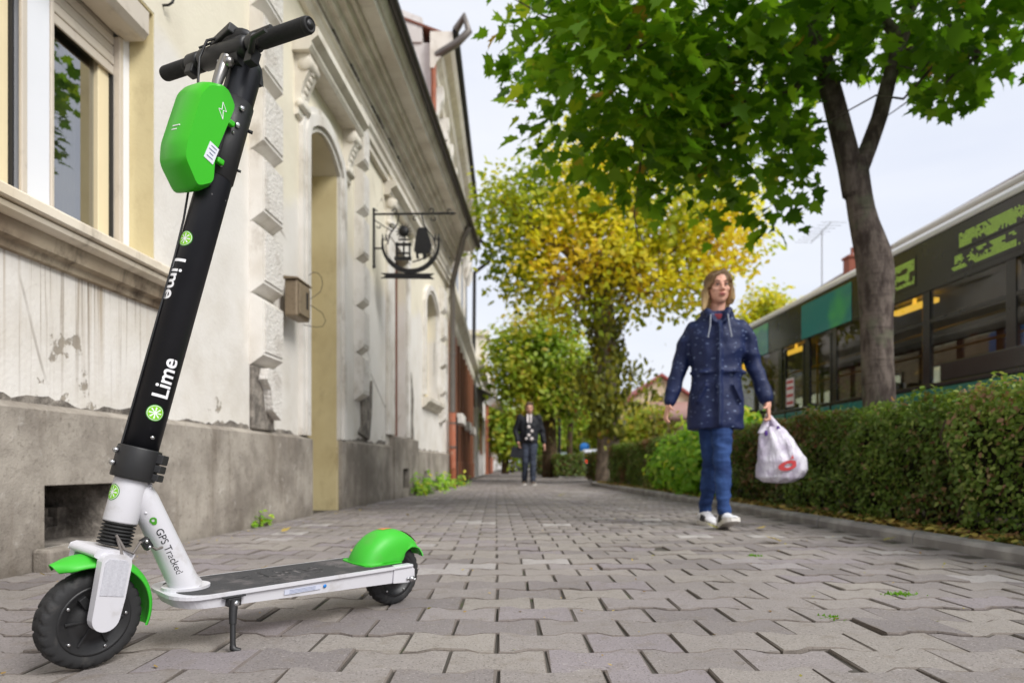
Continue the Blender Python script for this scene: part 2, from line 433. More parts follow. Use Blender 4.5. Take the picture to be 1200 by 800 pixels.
def stucco_mat():
    t = NT('old_stucco'); P = t.coord('pos'); x, y, z = t.xyz(P)
    zz = t.math('ADD', z, t.math('MULTIPLY', t.noise(1.3, 3), .9))
    col = t.mix(t.step(zz, 2.75, 2.95), lin(230, 226, 220), lin(234, 227, 208))
    col = t.mix(t.step(t.noise(2.2, 6), .4, .75), col, t.mix(.35, col, lin(200, 190, 172)))
    # dirt runs below the sills
    st = t.noise(1, 5, P, .6, stretch=(1, 22, .55)); st2 = t.noise(1, 3, P, .6, stretch=(1, 60, .9))
    low = t.step(z, 1.3, .75); wide = t.step(y, 3.6, 2.9)
    run = t.math('MULTIPLY', t.math('MULTIPLY', t.step(st, .50, .70), t.step(z, .55, 1.2)), t.math('MULTIPLY', t.step(z, 1.26, 1.2), wide))
    run2 = t.math('MULTIPLY', t.math('MULTIPLY', t.step(st2, .55, .66), t.step(z, .5, 1.15)), t.math('MULTIPLY', t.step(z, 1.26, 1.2), wide))
    col = t.mix(t.math('MULTIPLY', run, .85), col, lin(168, 150, 126))
    col = t.mix(t.math('MULTIPLY', run2, .75), col, lin(126, 108, 88))
    gr = t.math('MULTIPLY', t.step(t.noise(3.1, 6, rough=.65), .42, .7), t.step(z, 2.6, .6))
    col = t.mix(t.math('MULTIPLY', gr, .35), col, lin(186, 176, 160))
    # paint and plaster lost in patches near the plinth and the crack
    pk = t.math('ADD', t.noise(2.7, 8, rough=.62), t.math('MULTIPLY', t.step(z, 1.1, .6), .17))
    peel = t.step(pk, .728, .745)
    col = t.mix(t.math('MULTIPLY', peel, .85), col, t.mix(t.noise(14, 5), lin(120, 110, 98), lin(172, 162, 146)))
    cr = t.voro(1.35, t.mapping(t.mix(.09, P, t.n('ShaderNodeTexNoise').outputs['Color']), (1, 1, .5)), 'DISTANCE_TO_EDGE')
    crack = t.math('MULTIPLY', t.step(cr, .010, .003), t.step(t.noise(1.1, 3), .52, .62))
    col = t.mix(t.math('MULTIPLY', crack, .7), col, lin(110, 98, 84))
    h = t.math('SUBTRACT', t.noise(55, 5), t.math('MULTIPLY', peel, 2.2))
    nrm = t.bump(h, .35, .006); nrm = t.bump(t.noise(4, 3), .25, .02, nrm)
    return t.fin(col, .88, 0, nrm, .25)
def trim_mat(name, c1, c2, dirt, amt=.55):
    t = NT(name); P = t.coord('pos'); col = t.mix(t.step(t.noise(3, 6), .35, .7), c1, c2)
    g = t.step(t.noise(1, 6, P, .68, stretch=(5, 4, 3)), .5, .72)
    col = t.mix(t.math('MULTIPLY', g, amt), col, dirt)
    ru = t.step(t.noise(1, 4, P, .6, stretch=(2, 30, 1.2)), .55, .75)
    col = t.mix(t.math('MULTIPLY', ru, amt*.6), col, dirt)
    return t.fin(col, .85, 0, t.bump(t.noise(70, 5), .3, .004), .25)
m_wall = stucco_mat()
m_trim = trim_mat('trim_plaster', lin(232, 228, 222), lin(214, 208, 198), lin(150, 138, 120))
m_corn = trim_mat('cornice_plaster', lin(232, 226, 214), lin(214, 206, 192), lin(150, 139, 122), .34)
m_yel = trim_mat('ochre_reveal', lin(218, 204, 160), lin(206, 190, 146), lin(160, 140, 102), .4)
m_sill = trim_mat('sill_plaster', lin(234, 224, 206), lin(222, 208, 184), lin(96, 80, 62), .45)
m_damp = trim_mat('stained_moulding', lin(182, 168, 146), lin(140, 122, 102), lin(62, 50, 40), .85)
def rough_mat():
    t = NT('rough_render'); v = t.voro(46, None); col = t.mix(t.step(v, .1, .5), lin(240, 237, 232), lin(222, 217, 210))
    col = t.mix(t.math('MULTIPLY', t.step(t.noise(5, 6), .5, .72), .4), col, lin(160, 148, 134))
    n = t.bump(t.noise(38, 6, rough=.7), .8, .012); n = t.bump(v, .5, .008, n)
    return t.fin(col, .9, 0, n, .2)
m_rough = rough_mat()
def plinth_mat():
    t = NT('plinth_cement'); P = t.coord('pos'); col = t.mix(t.step(t.noise(2.4, 7, rough=.62), .36, .66), lin(132, 124, 115), lin(176, 168, 157))
    col = t.mix(t.math('MULTIPLY', t.step(t.noise(1, 6, P, .6, stretch=(3, 9, 1.1)), .5, .75), .6), col, lin(112, 101, 88))
    col = t.mix(t.math('MULTIPLY', t.step(t.noise(9, 7, rough=.7), .58, .72), .5), col, lin(202, 196, 188))
    col = t.mix(t.math('MULTIPLY', t.step(t.noise(45, 4), .55, .75), .4), col, lin(90, 82, 74))
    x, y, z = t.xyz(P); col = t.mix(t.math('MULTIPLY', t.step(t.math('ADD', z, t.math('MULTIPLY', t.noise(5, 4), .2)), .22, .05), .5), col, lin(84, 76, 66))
    n = t.bump(t.noise(120, 5), .5, .004); n = t.bump(t.noise(9, 5, rough=.6), .5, .02, n)
    return t.fin(col, .92, 0, n, .2)
m_plinth = plinth_mat()
m_bareplaster = (lambda t: t.fin(t.mix(t.step(t.noise(11, 7, rough=.7), .35, .68), lin(92, 86, 80), lin(164, 156, 146)), .95, 0, t.bump(t.noise(30, 6, rough=.7), 1, .015)))(NT('bare_plaster'))
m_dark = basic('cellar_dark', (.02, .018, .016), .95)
m_pvc = basic('white_pvc', lin(236, 238, 244), .35, var=.04, vs=4)
m_shut = basic('shutter_beige', lin(208, 198, 184), .45, var=.07, vs=5, dirt=(.3, lin(130, 118, 104)))
m_creamwood = basic('cream_frame', lin(238, 222, 184), .5, var=.06)
m_gasket = basic('gasket', (.02, .02, .022), .6)
m_curt = (lambda t: t.fin(t.mix(t.noise(1, 3, None, .5, stretch=(20, 40, .5)), lin(150, 134, 102), lin(206, 190, 152)), .9))(NT('curtain'))
m_glass = glassy('window_glass', (.75, .8, .8), .7, .012, ior=5.0)
m_brown = basic('brown_timber', lin(104, 58, 38), .55, var=.25, vs=9, bump=.3, bs=40)
m_iron = basic('wrought_iron', (.022, .021, .022), .55, .4, var=.3, vs=40, bump=.3)
m_pipe = basic('zinc_pipe', lin(120, 114, 108), .5, .5, var=.25, vs=8)
m_rust = basic('rust_pipe', lin(150, 84, 54), .6, .1, var=.3, vs=8, dirt=(.5, lin(86, 48, 32)))
m_terr = basic('orange_pipe', lin(174, 104, 78), .5, var=.12, vs=7, dirt=(.5, lin(190, 170, 150)))
m_tile = basic('roof_tile', lin(120, 74, 58), .85, var=.3, vs=3, bump=.5, bs=20)

house = empty('town_house', F(6, 0, 0), 'pale old plastered house with rusticated quoins and heavy cornice behind the scooter', 'house')
wall = MB(F)
# openings: (s0, s1, z0, z1)
OP = [(2.02, 3.27, 1.345, 2.61), (5.27, 6.0, -.2, 3.0), (8.0, 8.72, .70, 3.05), (9.98, 10.9, 1.40, 2.85)]
S0, S1, ZT, TH = -2.5, 12.2, 4.08, .45
cuts = sorted({S0, S1} | {o[0] for o in OP} | {o[1] for o in OP})
for a, b in zip(cuts, cuts[1:]):
    op = next((o for o in OP if abs(o[0]-a) < 1e-6), None)
    if not op: wall.box((a, -TH, -.3), (b, 0, ZT))
    else:
        if op[2] > 0 and a > 2.1: wall.box((a, -TH, -.3), (b, 0, op[2]))
        elif op[2] > 0:      # the cellar vent goes right through the wall below the near window
            wall.box((a, -TH, -.3), (2.505, 0, op[2])); wall.box((2.96, -TH, -.3), (b, 0, op[2]))
            wall.box((2.505, -TH, -.3), (2.96, 0, .075)); wall.box((2.505, -TH, .318), (2.96, 0, op[2]))
        arch = {1: .16, 3: .22}.get(OP.index(op), 0)
        if not arch: wall.box((a, -TH, op[3]), (b, 0, ZT))
        else:
            n = 14
            for k in range(n):
                u0, u1 = k/n, (k+1)/n; za = lambda u: op[3] + arch*(1-(2*u-1)**2)
                q0, q1 = a+(b-a)*u0, a+(b-a)*u1
                wall.prism([(q0, za(u0)), (q1, za(u1)), (q1, ZT), (q0, ZT)], lambda u, v, d: (u, d, v), -TH, 0)
wall.build('wall', m_wall, house)
# back of the rooms: closed boxes so no light leaks through the openings
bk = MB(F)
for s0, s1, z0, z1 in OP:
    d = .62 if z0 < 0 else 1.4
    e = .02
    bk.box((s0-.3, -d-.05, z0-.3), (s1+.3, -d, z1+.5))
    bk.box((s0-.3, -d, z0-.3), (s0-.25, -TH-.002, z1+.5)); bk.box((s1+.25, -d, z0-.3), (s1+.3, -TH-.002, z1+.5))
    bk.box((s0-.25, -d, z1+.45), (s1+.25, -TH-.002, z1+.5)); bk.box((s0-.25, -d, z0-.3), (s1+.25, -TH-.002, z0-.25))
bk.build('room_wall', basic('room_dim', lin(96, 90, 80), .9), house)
# roof slope behind the cornice and gable
rf = MB(F); rf.prism([(-5.5, 6.9), (.30, 4.52), (.30, 4.46), (-5.5, 6.84)], lambda u, v, d: (d, u, v), S0, S1); rf.build('roof', m_tile, house)
# reveals painted ochre: lining boxes 4 mm proud of the wall thickness
rv = MB(F)
rv.box((3.262, -.15, 1.35), (3.268, -.002, 2.608)); rv.box((2.022, -.15, 2.600), (3.261, -.002, 2.606))
rv.build('window_reveal', m_yel, house)
rv = MB(F); rv.box((5.99, -.60, -.02), (5.998, -.003, 3.0)); rv.box((5.272, -.60, -.02), (5.278, -.003, 3.0))
rv.box((5.278, -.60, 2.996), (5.99, -.22, 3.10)); rv.box((5.278, -.604, -.02), (5.99, -.60, 3.0))
rv.build('door_reveal', m_yel, house)
yb = MB(F); yb.box((5.998, .0, -.02), (6.02, .012, .62)); yb.build('reveal_return', m_yel, house)

# plinth with cellar vents
pl = MB(F)
def plinth(s0, s1, zt, n, vents=()):
    c = sorted({s0, s1} | {v[0] for v in vents} | {v[1] for v in vents})
    for a, b in zip(c, c[1:]):
        v = next((v for v in vents if abs(v[0]-a) < 1e-6), None)
        if not v: pl.box((a, .001, -.2), (b, n, zt))
        else: pl.box((a, .001, -.2), (b, n, v[2])); pl.box((a, .001, v[3]), (b, n, zt))
    pl.prism([(n, zt), (.001, zt+.028), (.001, zt)], lambda u, v, d: (d, u, v), s0, s1)
plinth(S0, 5.27, .60, .05, [(2.505, 2.96, .075, .318)])
plinth(6.0, 7.86, .61, .05); plinth(7.86, 9.2, .735, .075, [(8.28, 8.62, .11, .36)]); plinth(9.2, 12.2, .60, .05, [(9.75, 9.98, .16, .32)])
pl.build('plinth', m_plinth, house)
vl = MB(F); vl.box((2.940, -TH, .077), (2.9595, -.003, .316)); vl.box((2.506, -TH, .0755), (2.94, -.003, .080)); vl.box((2.506, -TH, .312), (2.94, -.003, .3175)); vl.build('vent_lining', m_bareplaster, house)
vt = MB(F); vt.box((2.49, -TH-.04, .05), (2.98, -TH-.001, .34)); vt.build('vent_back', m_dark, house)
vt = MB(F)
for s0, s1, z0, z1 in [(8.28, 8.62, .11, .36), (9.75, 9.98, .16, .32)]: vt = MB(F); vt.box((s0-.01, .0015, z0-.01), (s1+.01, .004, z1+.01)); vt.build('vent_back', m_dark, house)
# real depth behind the first vent: broken masonry in a hollow
vr = MB(F); vr.prism([(2.66, .075), (2.73, .075), (2.74, .2), (2.72, .318), (2.655, .318)], lambda u, v, d: (u, d, v), -.30, -.16)
for q in range(7): vr.box((2.74+.03*q, -.34, .076), (2.80+.03*q, -.22+.02*(q % 2), .13+.04*(q % 3)))
vr.build('rubble', m_bareplaster, house)
st = MB(F); st.box((2.44, .051, -.04), (3.02, .125, .085)); st.build('vent_sill_stone', m_plinth, house, bev=.012)

# cornice and mouldings, one profile each
def run(name, prof, s0, s1, mat): 
    mb = MB(F); mb.prism(prof, lambda u, v, d: (d, u, v), s0, s1); return mb.build(name, mat, house)
run('architrave', [(0, 3.66), (.05, 3.66), (.05, 3.72), (.075, 3.735), (.075, 3.80), (.10, 3.83), (.10, 3.88), (0, 3.91)], 6.42, S1+.02, m_corn)
run('frieze_band', [(0, 3.96), (.04, 3.96), (.06, 3.99), (.06, 4.015), (.085, 4.03), (.085, 4.055), (0, 4.06)], S0, S1+.03, m_corn)
run('cornice', [(0, 4.105), (.05, 4.105), (.075, 4.098), (.09, 4.105), (.09, 4.125), (.10, 4.15), (.125, 4.165), (.145, 4.150), (.16, 4.16), (.16, 4.20), (.17, 4.225), (.20, 4.24), (.215, 4.225), (.23, 4.235), (.23, 4.275), (.245, 4.295), (.27, 4.285), (.285, 4.295), (.285, 4.33),
                (.415, 4.335), (.415, 4.31), (.435, 4.31), (.44, 4.36), (.465, 4.37), (.49, 4.41), (.505, 4.44), (.505, 4.47), (-.3, 4.47)], S0, S1+.06, m_corn)
# the long crack under the cornice: crumbled plaster standing proud and hollow
cm = MB(F)
s_ = S0
while s_ < 12:
    L_ = random.uniform(.06, .25)
    if random.random() < .6: cm.box((s_, .002, 4.058+random.uniform(0, .012)), (s_+L_, random.uniform(.02, .10), 4.098+random.uniform(-.016, .0)))
    s_ += L_
cm.build('crumbled_joint', m_bareplaster, house)
gu = MB(F); gu.tube([(S0, .545, 4.50), (S1+.1, .545, 4.44)], .045, 10); gu.build('gutter', basic('gutter_grey', lin(74, 70, 68), .5, .5), house)

# quoins: sloped underside, rough front
def quoin_mesh(wid, hgt=.465, n=.092, broken=False):
    mb = MB(); y0, y1 = 0, wid
    pr = [(0, .0), (n, .062), (n, hgt-.055), (.022, hgt-.004), (0, hgt-.004)]
    v = [(u, 0, z) for u, z in pr] + [(u, wid, z) for u, z in pr]
    mb.add(v, [tuple(range(5))[::-1], tuple(range(5, 10)), (0, 1, 6, 5), (2, 3, 8, 7), (3, 4, 9, 8), (4, 0, 5, 9)])
    mb.add(v, [(1, 2, 7, 6)])
    mb.cm = 1; a = .006
    mb.box((n-.004, .02, .085), (n+.008, wid-.02, hgt-.070)); return mb.mesh('quoin')
RZ = Matrix.Rotation(-math.atan(.066), 4, 'Z')
def place_quoins(s0, wid, zs):
    me = quoin_mesh(wid); me.materials.append(m_trim); me.materials.append(m_rough)
    bm = bmesh.new(); bm.from_mesh(me); bmesh.ops.recalc_face_normals(bm, faces=bm.faces); bm.to_mesh(me); bm.free()
    for z in zs:
        o = link('quoin', me, None, house, False); o.matrix_parent_inverse = Matrix.Translation(-Vector(F(6, 0, 0)))
        o.location = F(s0, .001, z); o.rotation_euler = (0, 0, -math.atan(.066))
place_quoins(4.28, .315, [1.043, 1.504, 1.965, 2.426, 2.887, 3.348])
place_quoins(6.50, .21, [1.04, 1.495, 1.95, 2.405, 2.86, 3.315])
place_quoins(11.2, .30, [1.11, 1.575, 2.04, 2.505, 2.97])
# lowest block of the near pilaster has lost its face
bq = MB(F); bq.box((4.28, .001, .63), (4.595, .030, 1.04)); bq.build('quoin', m_bareplaster, house, bev=.01)
bq = MB(F)
bq.prism([(4.45, .76), (4.59, .70), (4.59, 1.035), (4.38, 1.035), (4.35, .96), (4.42, .90)], lambda u, v, d: (u, d, v), .031, .085); bq.build('quoin_fragment', m_rough, house, bev=.012)
ls = MB(F)
ls.prism([(6.60, .72), (6.72, .80), (6.70, 1.05), (6.86, 1.22), (6.98, 1.10), (7.06, 1.3), (7.03, .95), (6.95, .66)], lambda u, v, d: (u, d, v), .003, .03); ls.build('broken_plaster', m_bareplaster, house, bev=.01)
ls = MB(F)
ls.prism([(8.74, .74), (9.16, .74), (9.10, 1.0), (9.14, 1.3), (9.02, 1.62), (8.9, 1.7), (8.80, 1.5), (8.74, 1.55)], lambda u, v, d: (u, d, v), .003, .022); ls.build('broken_plaster', m_bareplaster, house, bev=.006)

def jagged(s0, s1, z0, hmax):
    n = int((s1-s0)/.035); top = []; h = .02
    for k in range(n+1):
        h = min(hmax, max(.002, h+random.uniform(-.016, .016))); top.append((s0+(s1-s0)*k/n, z0+h))
    mb = MB(F); mb.prism([(s0, z0)]+top+[(s1, z0)], lambda u, v, d: (u, d, v), .0005, .0035); mb.build('plaster_edge', m_bareplaster, house)
jagged(1.6, 4.27, .625, .050); jagged(4.60, 5.05, .625, .03); jagged(6.2, 7.7, .635, .05); jagged(9.2, 11.1, .625, .07)

# door surround, arch mouldings, hood on consoles
def arch_pts(s0, s1, zb, rise, n=18, off=0):
    s0 -= off; s1 += off; rise2 = rise + off*.25
    return [(s0+(s1-s0)*k/n, zb + (off if off else 0)*.0 + rise2*(1-(2*k/n-1)**2) + off*.75) for k in range(n+1)]
def archivolt(name, s0, s1, zb, rise, z0, widths, mat):
    mb = MB(F)
    for (o0, o1, n1) in widths:
        for a, b in ((s0-o1, s0-o0), (s1+o0, s1+o1)): mb.box((a, .001, z0), (b, n1, zb))
        p, q = arch_pts(s0, s1, zb, rise, off=o0) if o0 else arch_pts(s0, s1, zb, rise), arch_pts(s0, s1, zb, rise, off=o1)
        p[0] = (p[0][0], zb); p[-1] = (p[-1][0], zb); q[0] = (q[0][0], zb); q[-1] = (q[-1][0], zb)
        for k in range(len(p)-1):
            mb.prism([p[k], p[k+1], q[k+1], q[k]], lambda u, v, d: (u, d, v), .001, n1)
    return mb.build(name, mat, house)
archivolt('door_surround', 5.27, 6.0, 3.0, .16, .63, [(0.004, .045, .03), (.046, .12, .055), (.121, .17, .04)], m_trim)
hd = MB(F)
hd.prism([(0, 3.50), (.13, 3.50), (.15, 3.53), (.15, 3.56), (.20, 3.60), (.20, 3.66), (0, 3.70)], lambda u, v, d: (d, u, v), 4.97, 6.33); hd.build('door_hood', m_corn, house)
def console(s0, wd, zt, zb, n):
    mb = MB(F)
    pr = [(0, zb), (.03, zb+.01), (.035, zb+.07), (.06, zb+.12), (.05, zb+.17), (.07, zb+.24), (n-.02, zt-.13), (n, zt-.06), (n-.01, zt-.002), (0, zt-.002)]
    mb.prism(pr, lambda u, v, d: (d, u, v), s0, s0+wd)
    mb.lathe([(.0, -.012), (.055, -.012), (.055, wd+.012), (0, wd+.012)], (s0, n-.045, zt-.075), (1, 0, 0), 14)
    mb.lathe([(.0, -.010), (.03, -.010), (.03, wd+.01), (0, wd+.01)], (s0, .04, zb+.09), (1, 0, 0), 12)
    for q in range(5): mb.ball((s0+wd/2, .045+.016*q, zb+.17+.045*q), (.04, .016, .03), 8, 6)
    mb.build('console', m_corn, house, bev=.006, seg=1)
console(5.02, .16, 3.50, 3.04, .13); console(6.15, .16, 3.50, 3.04, .13)

# ledge over the next openings, surrounds
run('window_hood', [(0, 3.50), (.06, 3.50), (.08, 3.53), (.08, 3.56), (.15, 3.60), (.15, 3.655), (0, 3.655)], 7.62, 9.1, m_corn)
mb = MB(F)
for a, b in ((7.72, 7.99), (8.73, 8.86)): mb.box((a, .001, .76), (b, .045, 3.05))
mb.box((7.72, .001, 3.06), (8.86, .05, 3.30)); mb.build('opening_surround', m_trim, house, bev=.008)
console(7.70, .14, 3.50, 3.12, .11)
df = empty('x', F(8.3, -.2, .7)); df.name = 'entrance_frame'; df.parent = house; df.matrix_parent_inverse = Matrix.Translation(-Vector(F(6, 0, 0)))
for a, b in ((8.01, 8.08), (8.55, 8.71)): mb = MB(F); mb.box((a, -.20, .71), (b, -.10, 3.045)); mb.build('post', m_brown, df, bev=.006)
mb = MB(F); mb.box((8.08, -.19, 2.2), (8.55, -.11, 2.27)); mb.build('rail', m_brown, df, bev=.006)
mb = MB(F); mb.box((8.08, -.16, .71), (8.55, -.145, 2.2)); mb.box((8.08, -.16, 2.27), (8.55, -.145, 3.04)); mb.build('pane', m_glass, df)
archivolt('window_surround', 9.98, 10.9, 2.85, .22, 1.46, [(0.004, .05, .03), (.051, .13, .055)], m_trim)
mb = MB(F); mb.box((9.99, -.20, 1.41), (10.89, -.17, 3.05)); mb.build('window_pane', m_glass, house)
mb = MB(F)
for a in (9.99, 10.42, 10.84): mb.box((a, -.169, 1.41), (a+.05, -.13, 3.04))
mb.box((10.04, -.168, 2.4), (10.84, -.131, 2.45)); mb.build('window_frame', m_creamwood, house)
run('window_sill', [(0, 1.26), (.05, 1.28), (.09, 1.33), (.13, 1.35), (.14, 1.40), (0, 1.42)], 9.8, 11.1, m_corn)

# near window: sill, frames, shutter
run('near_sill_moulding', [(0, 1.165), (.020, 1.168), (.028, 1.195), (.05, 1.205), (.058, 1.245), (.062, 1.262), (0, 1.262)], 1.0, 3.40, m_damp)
run('near_sill_roll', [(0, 1.2625), (.075, 1.2625), (.10, 1.275), (.105, 1.292), (.09, 1.300), (0, 1.300)], 1.0, 3.40, m_sill)
run('near_sill', [(-.14, 1.3005), (.115, 1.3005), (.122, 1.306), (.122, 1.338), (.115, 1.346), (0.002, 1.352), (-.14, 1.352)], 1.0, 3.40, m_sill)
win = empty('window', F(2.6, -.15, 1.35)); win.parent = house; win.matrix_parent_inverse = Matrix.Translation(-Vector(F(6, 0, 0)))
def sub(name, mat, par, boxes, bev=.004):
    mb = MB(F)
    for a, b in boxes: mb.box(a, b)
    return mb.build(name, mat, par, bev=bev)
sub('mullion', m_pvc, win, [((2.63, -.20, 1.353), (2.765, -.135, 2.55))])
sub('frame', m_pvc, win, [((3.215, -.20, 1.353), (3.261, -.12, 2.50))]); sub('frame', m_pvc, win, [((2.03, -.20, 1.353), (2.10, -.135, 2.55))])
sub('shutter_rail', m_shut, win, [((3.185, -.160, 1.353), (3.213, -.118, 2.45))]); sub('shutter_rail', m_shut, win, [((2.60, -.134, 1.353), (2.628, -.118, 2.45))]); sub('shutter_rail', m_shut, win, [((2.767, -.160, 1.353), (2.785, -.130, 2.45))])
sub('gasket', m_gasket, win, [((3.176, -.19, 1.353), (3.1845, -.15, 2.5))], 0); sub('gasket', m_gasket, win, [((2.59, -.19, 1.353), (2.599, -.15, 2.5))], 0)
sub('sash', m_creamwood, win, [((3.10, -.205, 1.353), (3.175, -.165, 2.5))]); sub('sash', m_creamwood, win, [((2.50, -.205, 1.353), (2.589, -.165, 2.5))]); sub('sash', m_creamwood, win, [((2.787, -.205, 1.353), (2.80, -.165, 2.5))])
sub('pane', m_glass, win, [((2.80, -.195, 1.353), (3.10, -.188, 2.55))], 0); sub('pane', m_glass, win, [((2.10, -.195, 1.353), (2.50, -.188, 2.55))], 0)
for s0, s1 in ((2.98, 3.12), (2.05, 2.3)):
    cu = MB(F); pts = [(s0+(s1-s0)*k/24, -.30+.012*math.sin(k*1.7)) for k in range(25)]
    cu.rings([[(a, b, 1.36) for a, b in pts], [(a, b, 2.6) for a, b in pts]], False, False); cu.build('curtain', m_curt, win)
for k in range(5):
    sub('shutter_slat', m_shut, win, [((2.786, -.158, 2.262+.047*k), (3.184, -.146+.0025*(k % 2), 2.262+.047*k+.044))], .005)
for k in range(5):
    sub('shutter_slat', m_shut, win, [((2.03, -.158, 2.262+.047*k), (2.599, -.146+.0025*(k % 2), 2.262+.047*k+.044))], .005)
mb = MB(F); mb.prism([(-.135, 2.455), (-.03, 2.455), (-.005, 2.485), (-.005, 2.595), (-.135, 2.595)], lambda u, v, d: (d, u, v), 2.05, 3.235); mb.build('shutter_box', m_shut, win, bev=.006)
# a hook of the old blinds
mb = MB(F); mb.tube([(3.34, .0, 2.70), (3.34, .03, 2.70), (3.35, .045, 2.72), (3.36, .045, 2.75)], .006, 6); mb.build('hook', m_iron, house)

# ------------------------------------------------------------------ metal box beside the door with loose wires
m_box = basic('brown_metal', lin(142, 126, 104), .5, .2, var=.2, vs=14, dirt=(.6, lin(88, 66, 48)))
bx = empty('letter_box', F(5.0, .05, 1.6), 'old brown metal letter box hanging on the wall beside the arched doorway', 'letter box')
mb = MB(F); mb.box((4.70, .055, 1.45), (4.94, .150, 1.71)); mb.build('case', m_box, bx, bev=.012)
mb = MB(F); mb.box((4.72, .1505, 1.47), (4.92, .161, 1.685)); mb.build('front_plate', m_box, bx, bev=.006)
mb = MB(F); mb.box((4.84, .1615, 1.53), (4.875, .1635, 1.65)); mb.build('slot', m_dark, bx)
mb = MB(F); mb.prism([(.05, 1.711), (.158, 1.711), (.158, 1.722), (.05, 1.732)], lambda u, v, d: (d, u, v), 4.685, 4.965); mb.build('lid', m_box, bx, bev=.003)
wr = MB(F)
wr.tube([(4.95, .10, 1.62), (5.05, .12, 1.66), (5.13, .16, 1.73), (5.15, .17, 1.79), (5.13, .17, 1.84), (5.08, .16, 1.86), (5.03, .14, 1.85), (5.0, .12, 1.82)], .0028, 6)
wr.tube([(4.95, .10, 1.60), (5.05, .13, 1.60), (5.15, .17, 1.57), (5.19, .18, 1.52), (5.16, .17, 1.47), (5.09, .14, 1.45), (5.0, .08, 1.45)], .0028, 6)
tag(wr.build('wire_loop', basic('old_wire', lin(90, 78, 62), .6)), 'thin loose wire loops sticking out beside the brown letter box', 'wire')

# ------------------------------------------------------------------ hanging wrought iron sign (in the plane across the street)
SY = 7.17; x0 = -1.973+.066*SY
hs = empty('hanging_sign', (x0, SY, 3.0), 'black wrought iron guild sign hanging from a bracket over the pavement', 'sign')
G = lambda px, pz: (x0+.012+(px-437)*SY/780, SY, .39+(546-pz)*SY/780)   # sign drawing laid out at full size in its own plane
mb = MB(); mb.tube([G(437, 244), G(437, 314)], .014, 8); mb.tube([G(437, 251), G(532, 250)], .012, 8)
mb.tube([G(528, 250), G(534, 250)], [.022, .001], 8)
for z in (312, 246): mb.ball(G(437, z), .02, 8, 6)
mb.tube([G(438, 291), G(449, 291)], .010, 6); mb.tube([G(438, 258), G(450, 266), G(459, 271)], .006, 6)
def scroll(c, r, a0, a1, th=.006):
    mb.tube([(G(c[0], c[1])[0]+r*(1-.5*k/12)*math.cos(R(a0+(a1-a0)*k/12)), SY, G(c[0], c[1])[2]+r*(1-.5*k/12)*math.sin(R(a0+(a1-a0)*k/12))) for k in range(13)], th, 6)
for c, r, a0, a1 in [((443, 265), .025, 180, 400), ((458, 265), .03, 0, 300), ((461, 247), .03, -60, 200), ((505, 247), .03, 200, -60), ((507, 256), .03, -200, 60), ((525, 247), .02, 0, 250), ((485, 256), .025, 60, 330), ((439, 248), .02, 0, 200)]: scroll(c, r, a0, a1)
mb.build('bracket', m_iron, hs)
mb = MB()
mb.tube([G(466, 252), G(465, 262), G(456, 274), G(453, 286)], .008, 6); mb.tube([G(493, 252), G(496, 264), G(506, 278), G(510, 288)], .008, 6)
mb.build('hanger', m_iron, hs)
cx_, cz_ = G(480, 286)[0], G(480, 286)[2]; ro = .315
mb = MB(); n = 28; ring = []
for k in range(n+1):
    a = R(170+200*k/n); wd = .018+.030*math.sin(math.pi*k/n)
    ring.append([(cx_+(ro-wd)*math.cos(a), SY-.012, cz_+(ro-wd)*math.sin(a)), (cx_+ro*math.cos(a), SY-.012, cz_+ro*math.sin(a)), (cx_+ro*math.cos(a), SY+.012, cz_+ro*math.sin(a)), (cx_+(ro-wd)*math.cos(a), SY+.012, cz_+(ro-wd)*math.sin(a))])
mb.rings(ring, True, True, False)
for s in (-1, 1):
    for q in (0, .035): mb.tube([(cx_+s*(ro-.02-q), SY, cz_+.04), (cx_+s*(ro-.01-q), SY, cz_+.115)], [.016, .003], 6)
mb.tube([(cx_+.27*math.cos(R(a)), SY, cz_+.27*math.sin(R(a))) for a in range(180, 365, 12)], .005, 5)
mb.build('crescent', m_iron, hs)
mb = MB()   # figures: star burst, four-post stall, cloaked figure
c = G(472, 271); mb.lathe([(0, -.012), (.055, -.012), (.055, .012), (0, .012)], c, (0, 1, 0), 14)
for k in range(14):
    a = 2*math.pi*k/14; mb.tube([(c[0]+.05*math.cos(a), SY, c[2]+.05*math.sin(a)), (c[0]+.09*math.cos(a), SY, c[2]+.09*math.sin(a))], [.012, .002], 5)
mb.build('star', m_iron, hs)
mb = MB()
for x in (464, 472, 479): mb.box((G(x-1, 0)[0], SY-.01, G(0, 304)[2]), (G(x+1, 0)[0], SY+.01, G(0, 284)[2]))
mb.box((G(462, 0)[0], SY-.012, G(0, 288)[2]), (G(481, 0)[0], SY+.012, G(0, 285)[2])); mb.box((G(464, 0)[0], SY-.012, G(0, 297.5)[2]), (G(480, 0)[0], SY+.012, G(0, 295.8)[2]))
mb.box((G(461, 0)[0], SY-.012, G(0, 305)[2]), (G(481, 0)[0], SY+.012, G(0, 301)[2])); mb.box((G(466, 0)[0], SY-.01, G(0, 281.5)[2]), (G(479, 0)[0], SY+.01, G(0, 280)[2]))
mb.tube([G(472.5, 284), G(472.5, 277)], .006, 6); mb.build('stall', m_iron, hs)
mb = MB()
mb.prism([G(*p)[::2] for p in [(488, 270), (490, 267), (498, 267), (500, 272), (505, 287), (503, 296), (499, 297), (499, 302), (495, 304), (494, 297), (489, 297), (490, 303), (487, 303), (486, 296), (484, 294), (486, 279)]], lambda u, v, d: (u, d, v), SY-.014, SY+.014)
mb.tube([G(482, 307), G(490, 305), G(500, 300), G(505, 296)], .008, 5); mb.build('figure', m_iron, hs)
mb = MB()
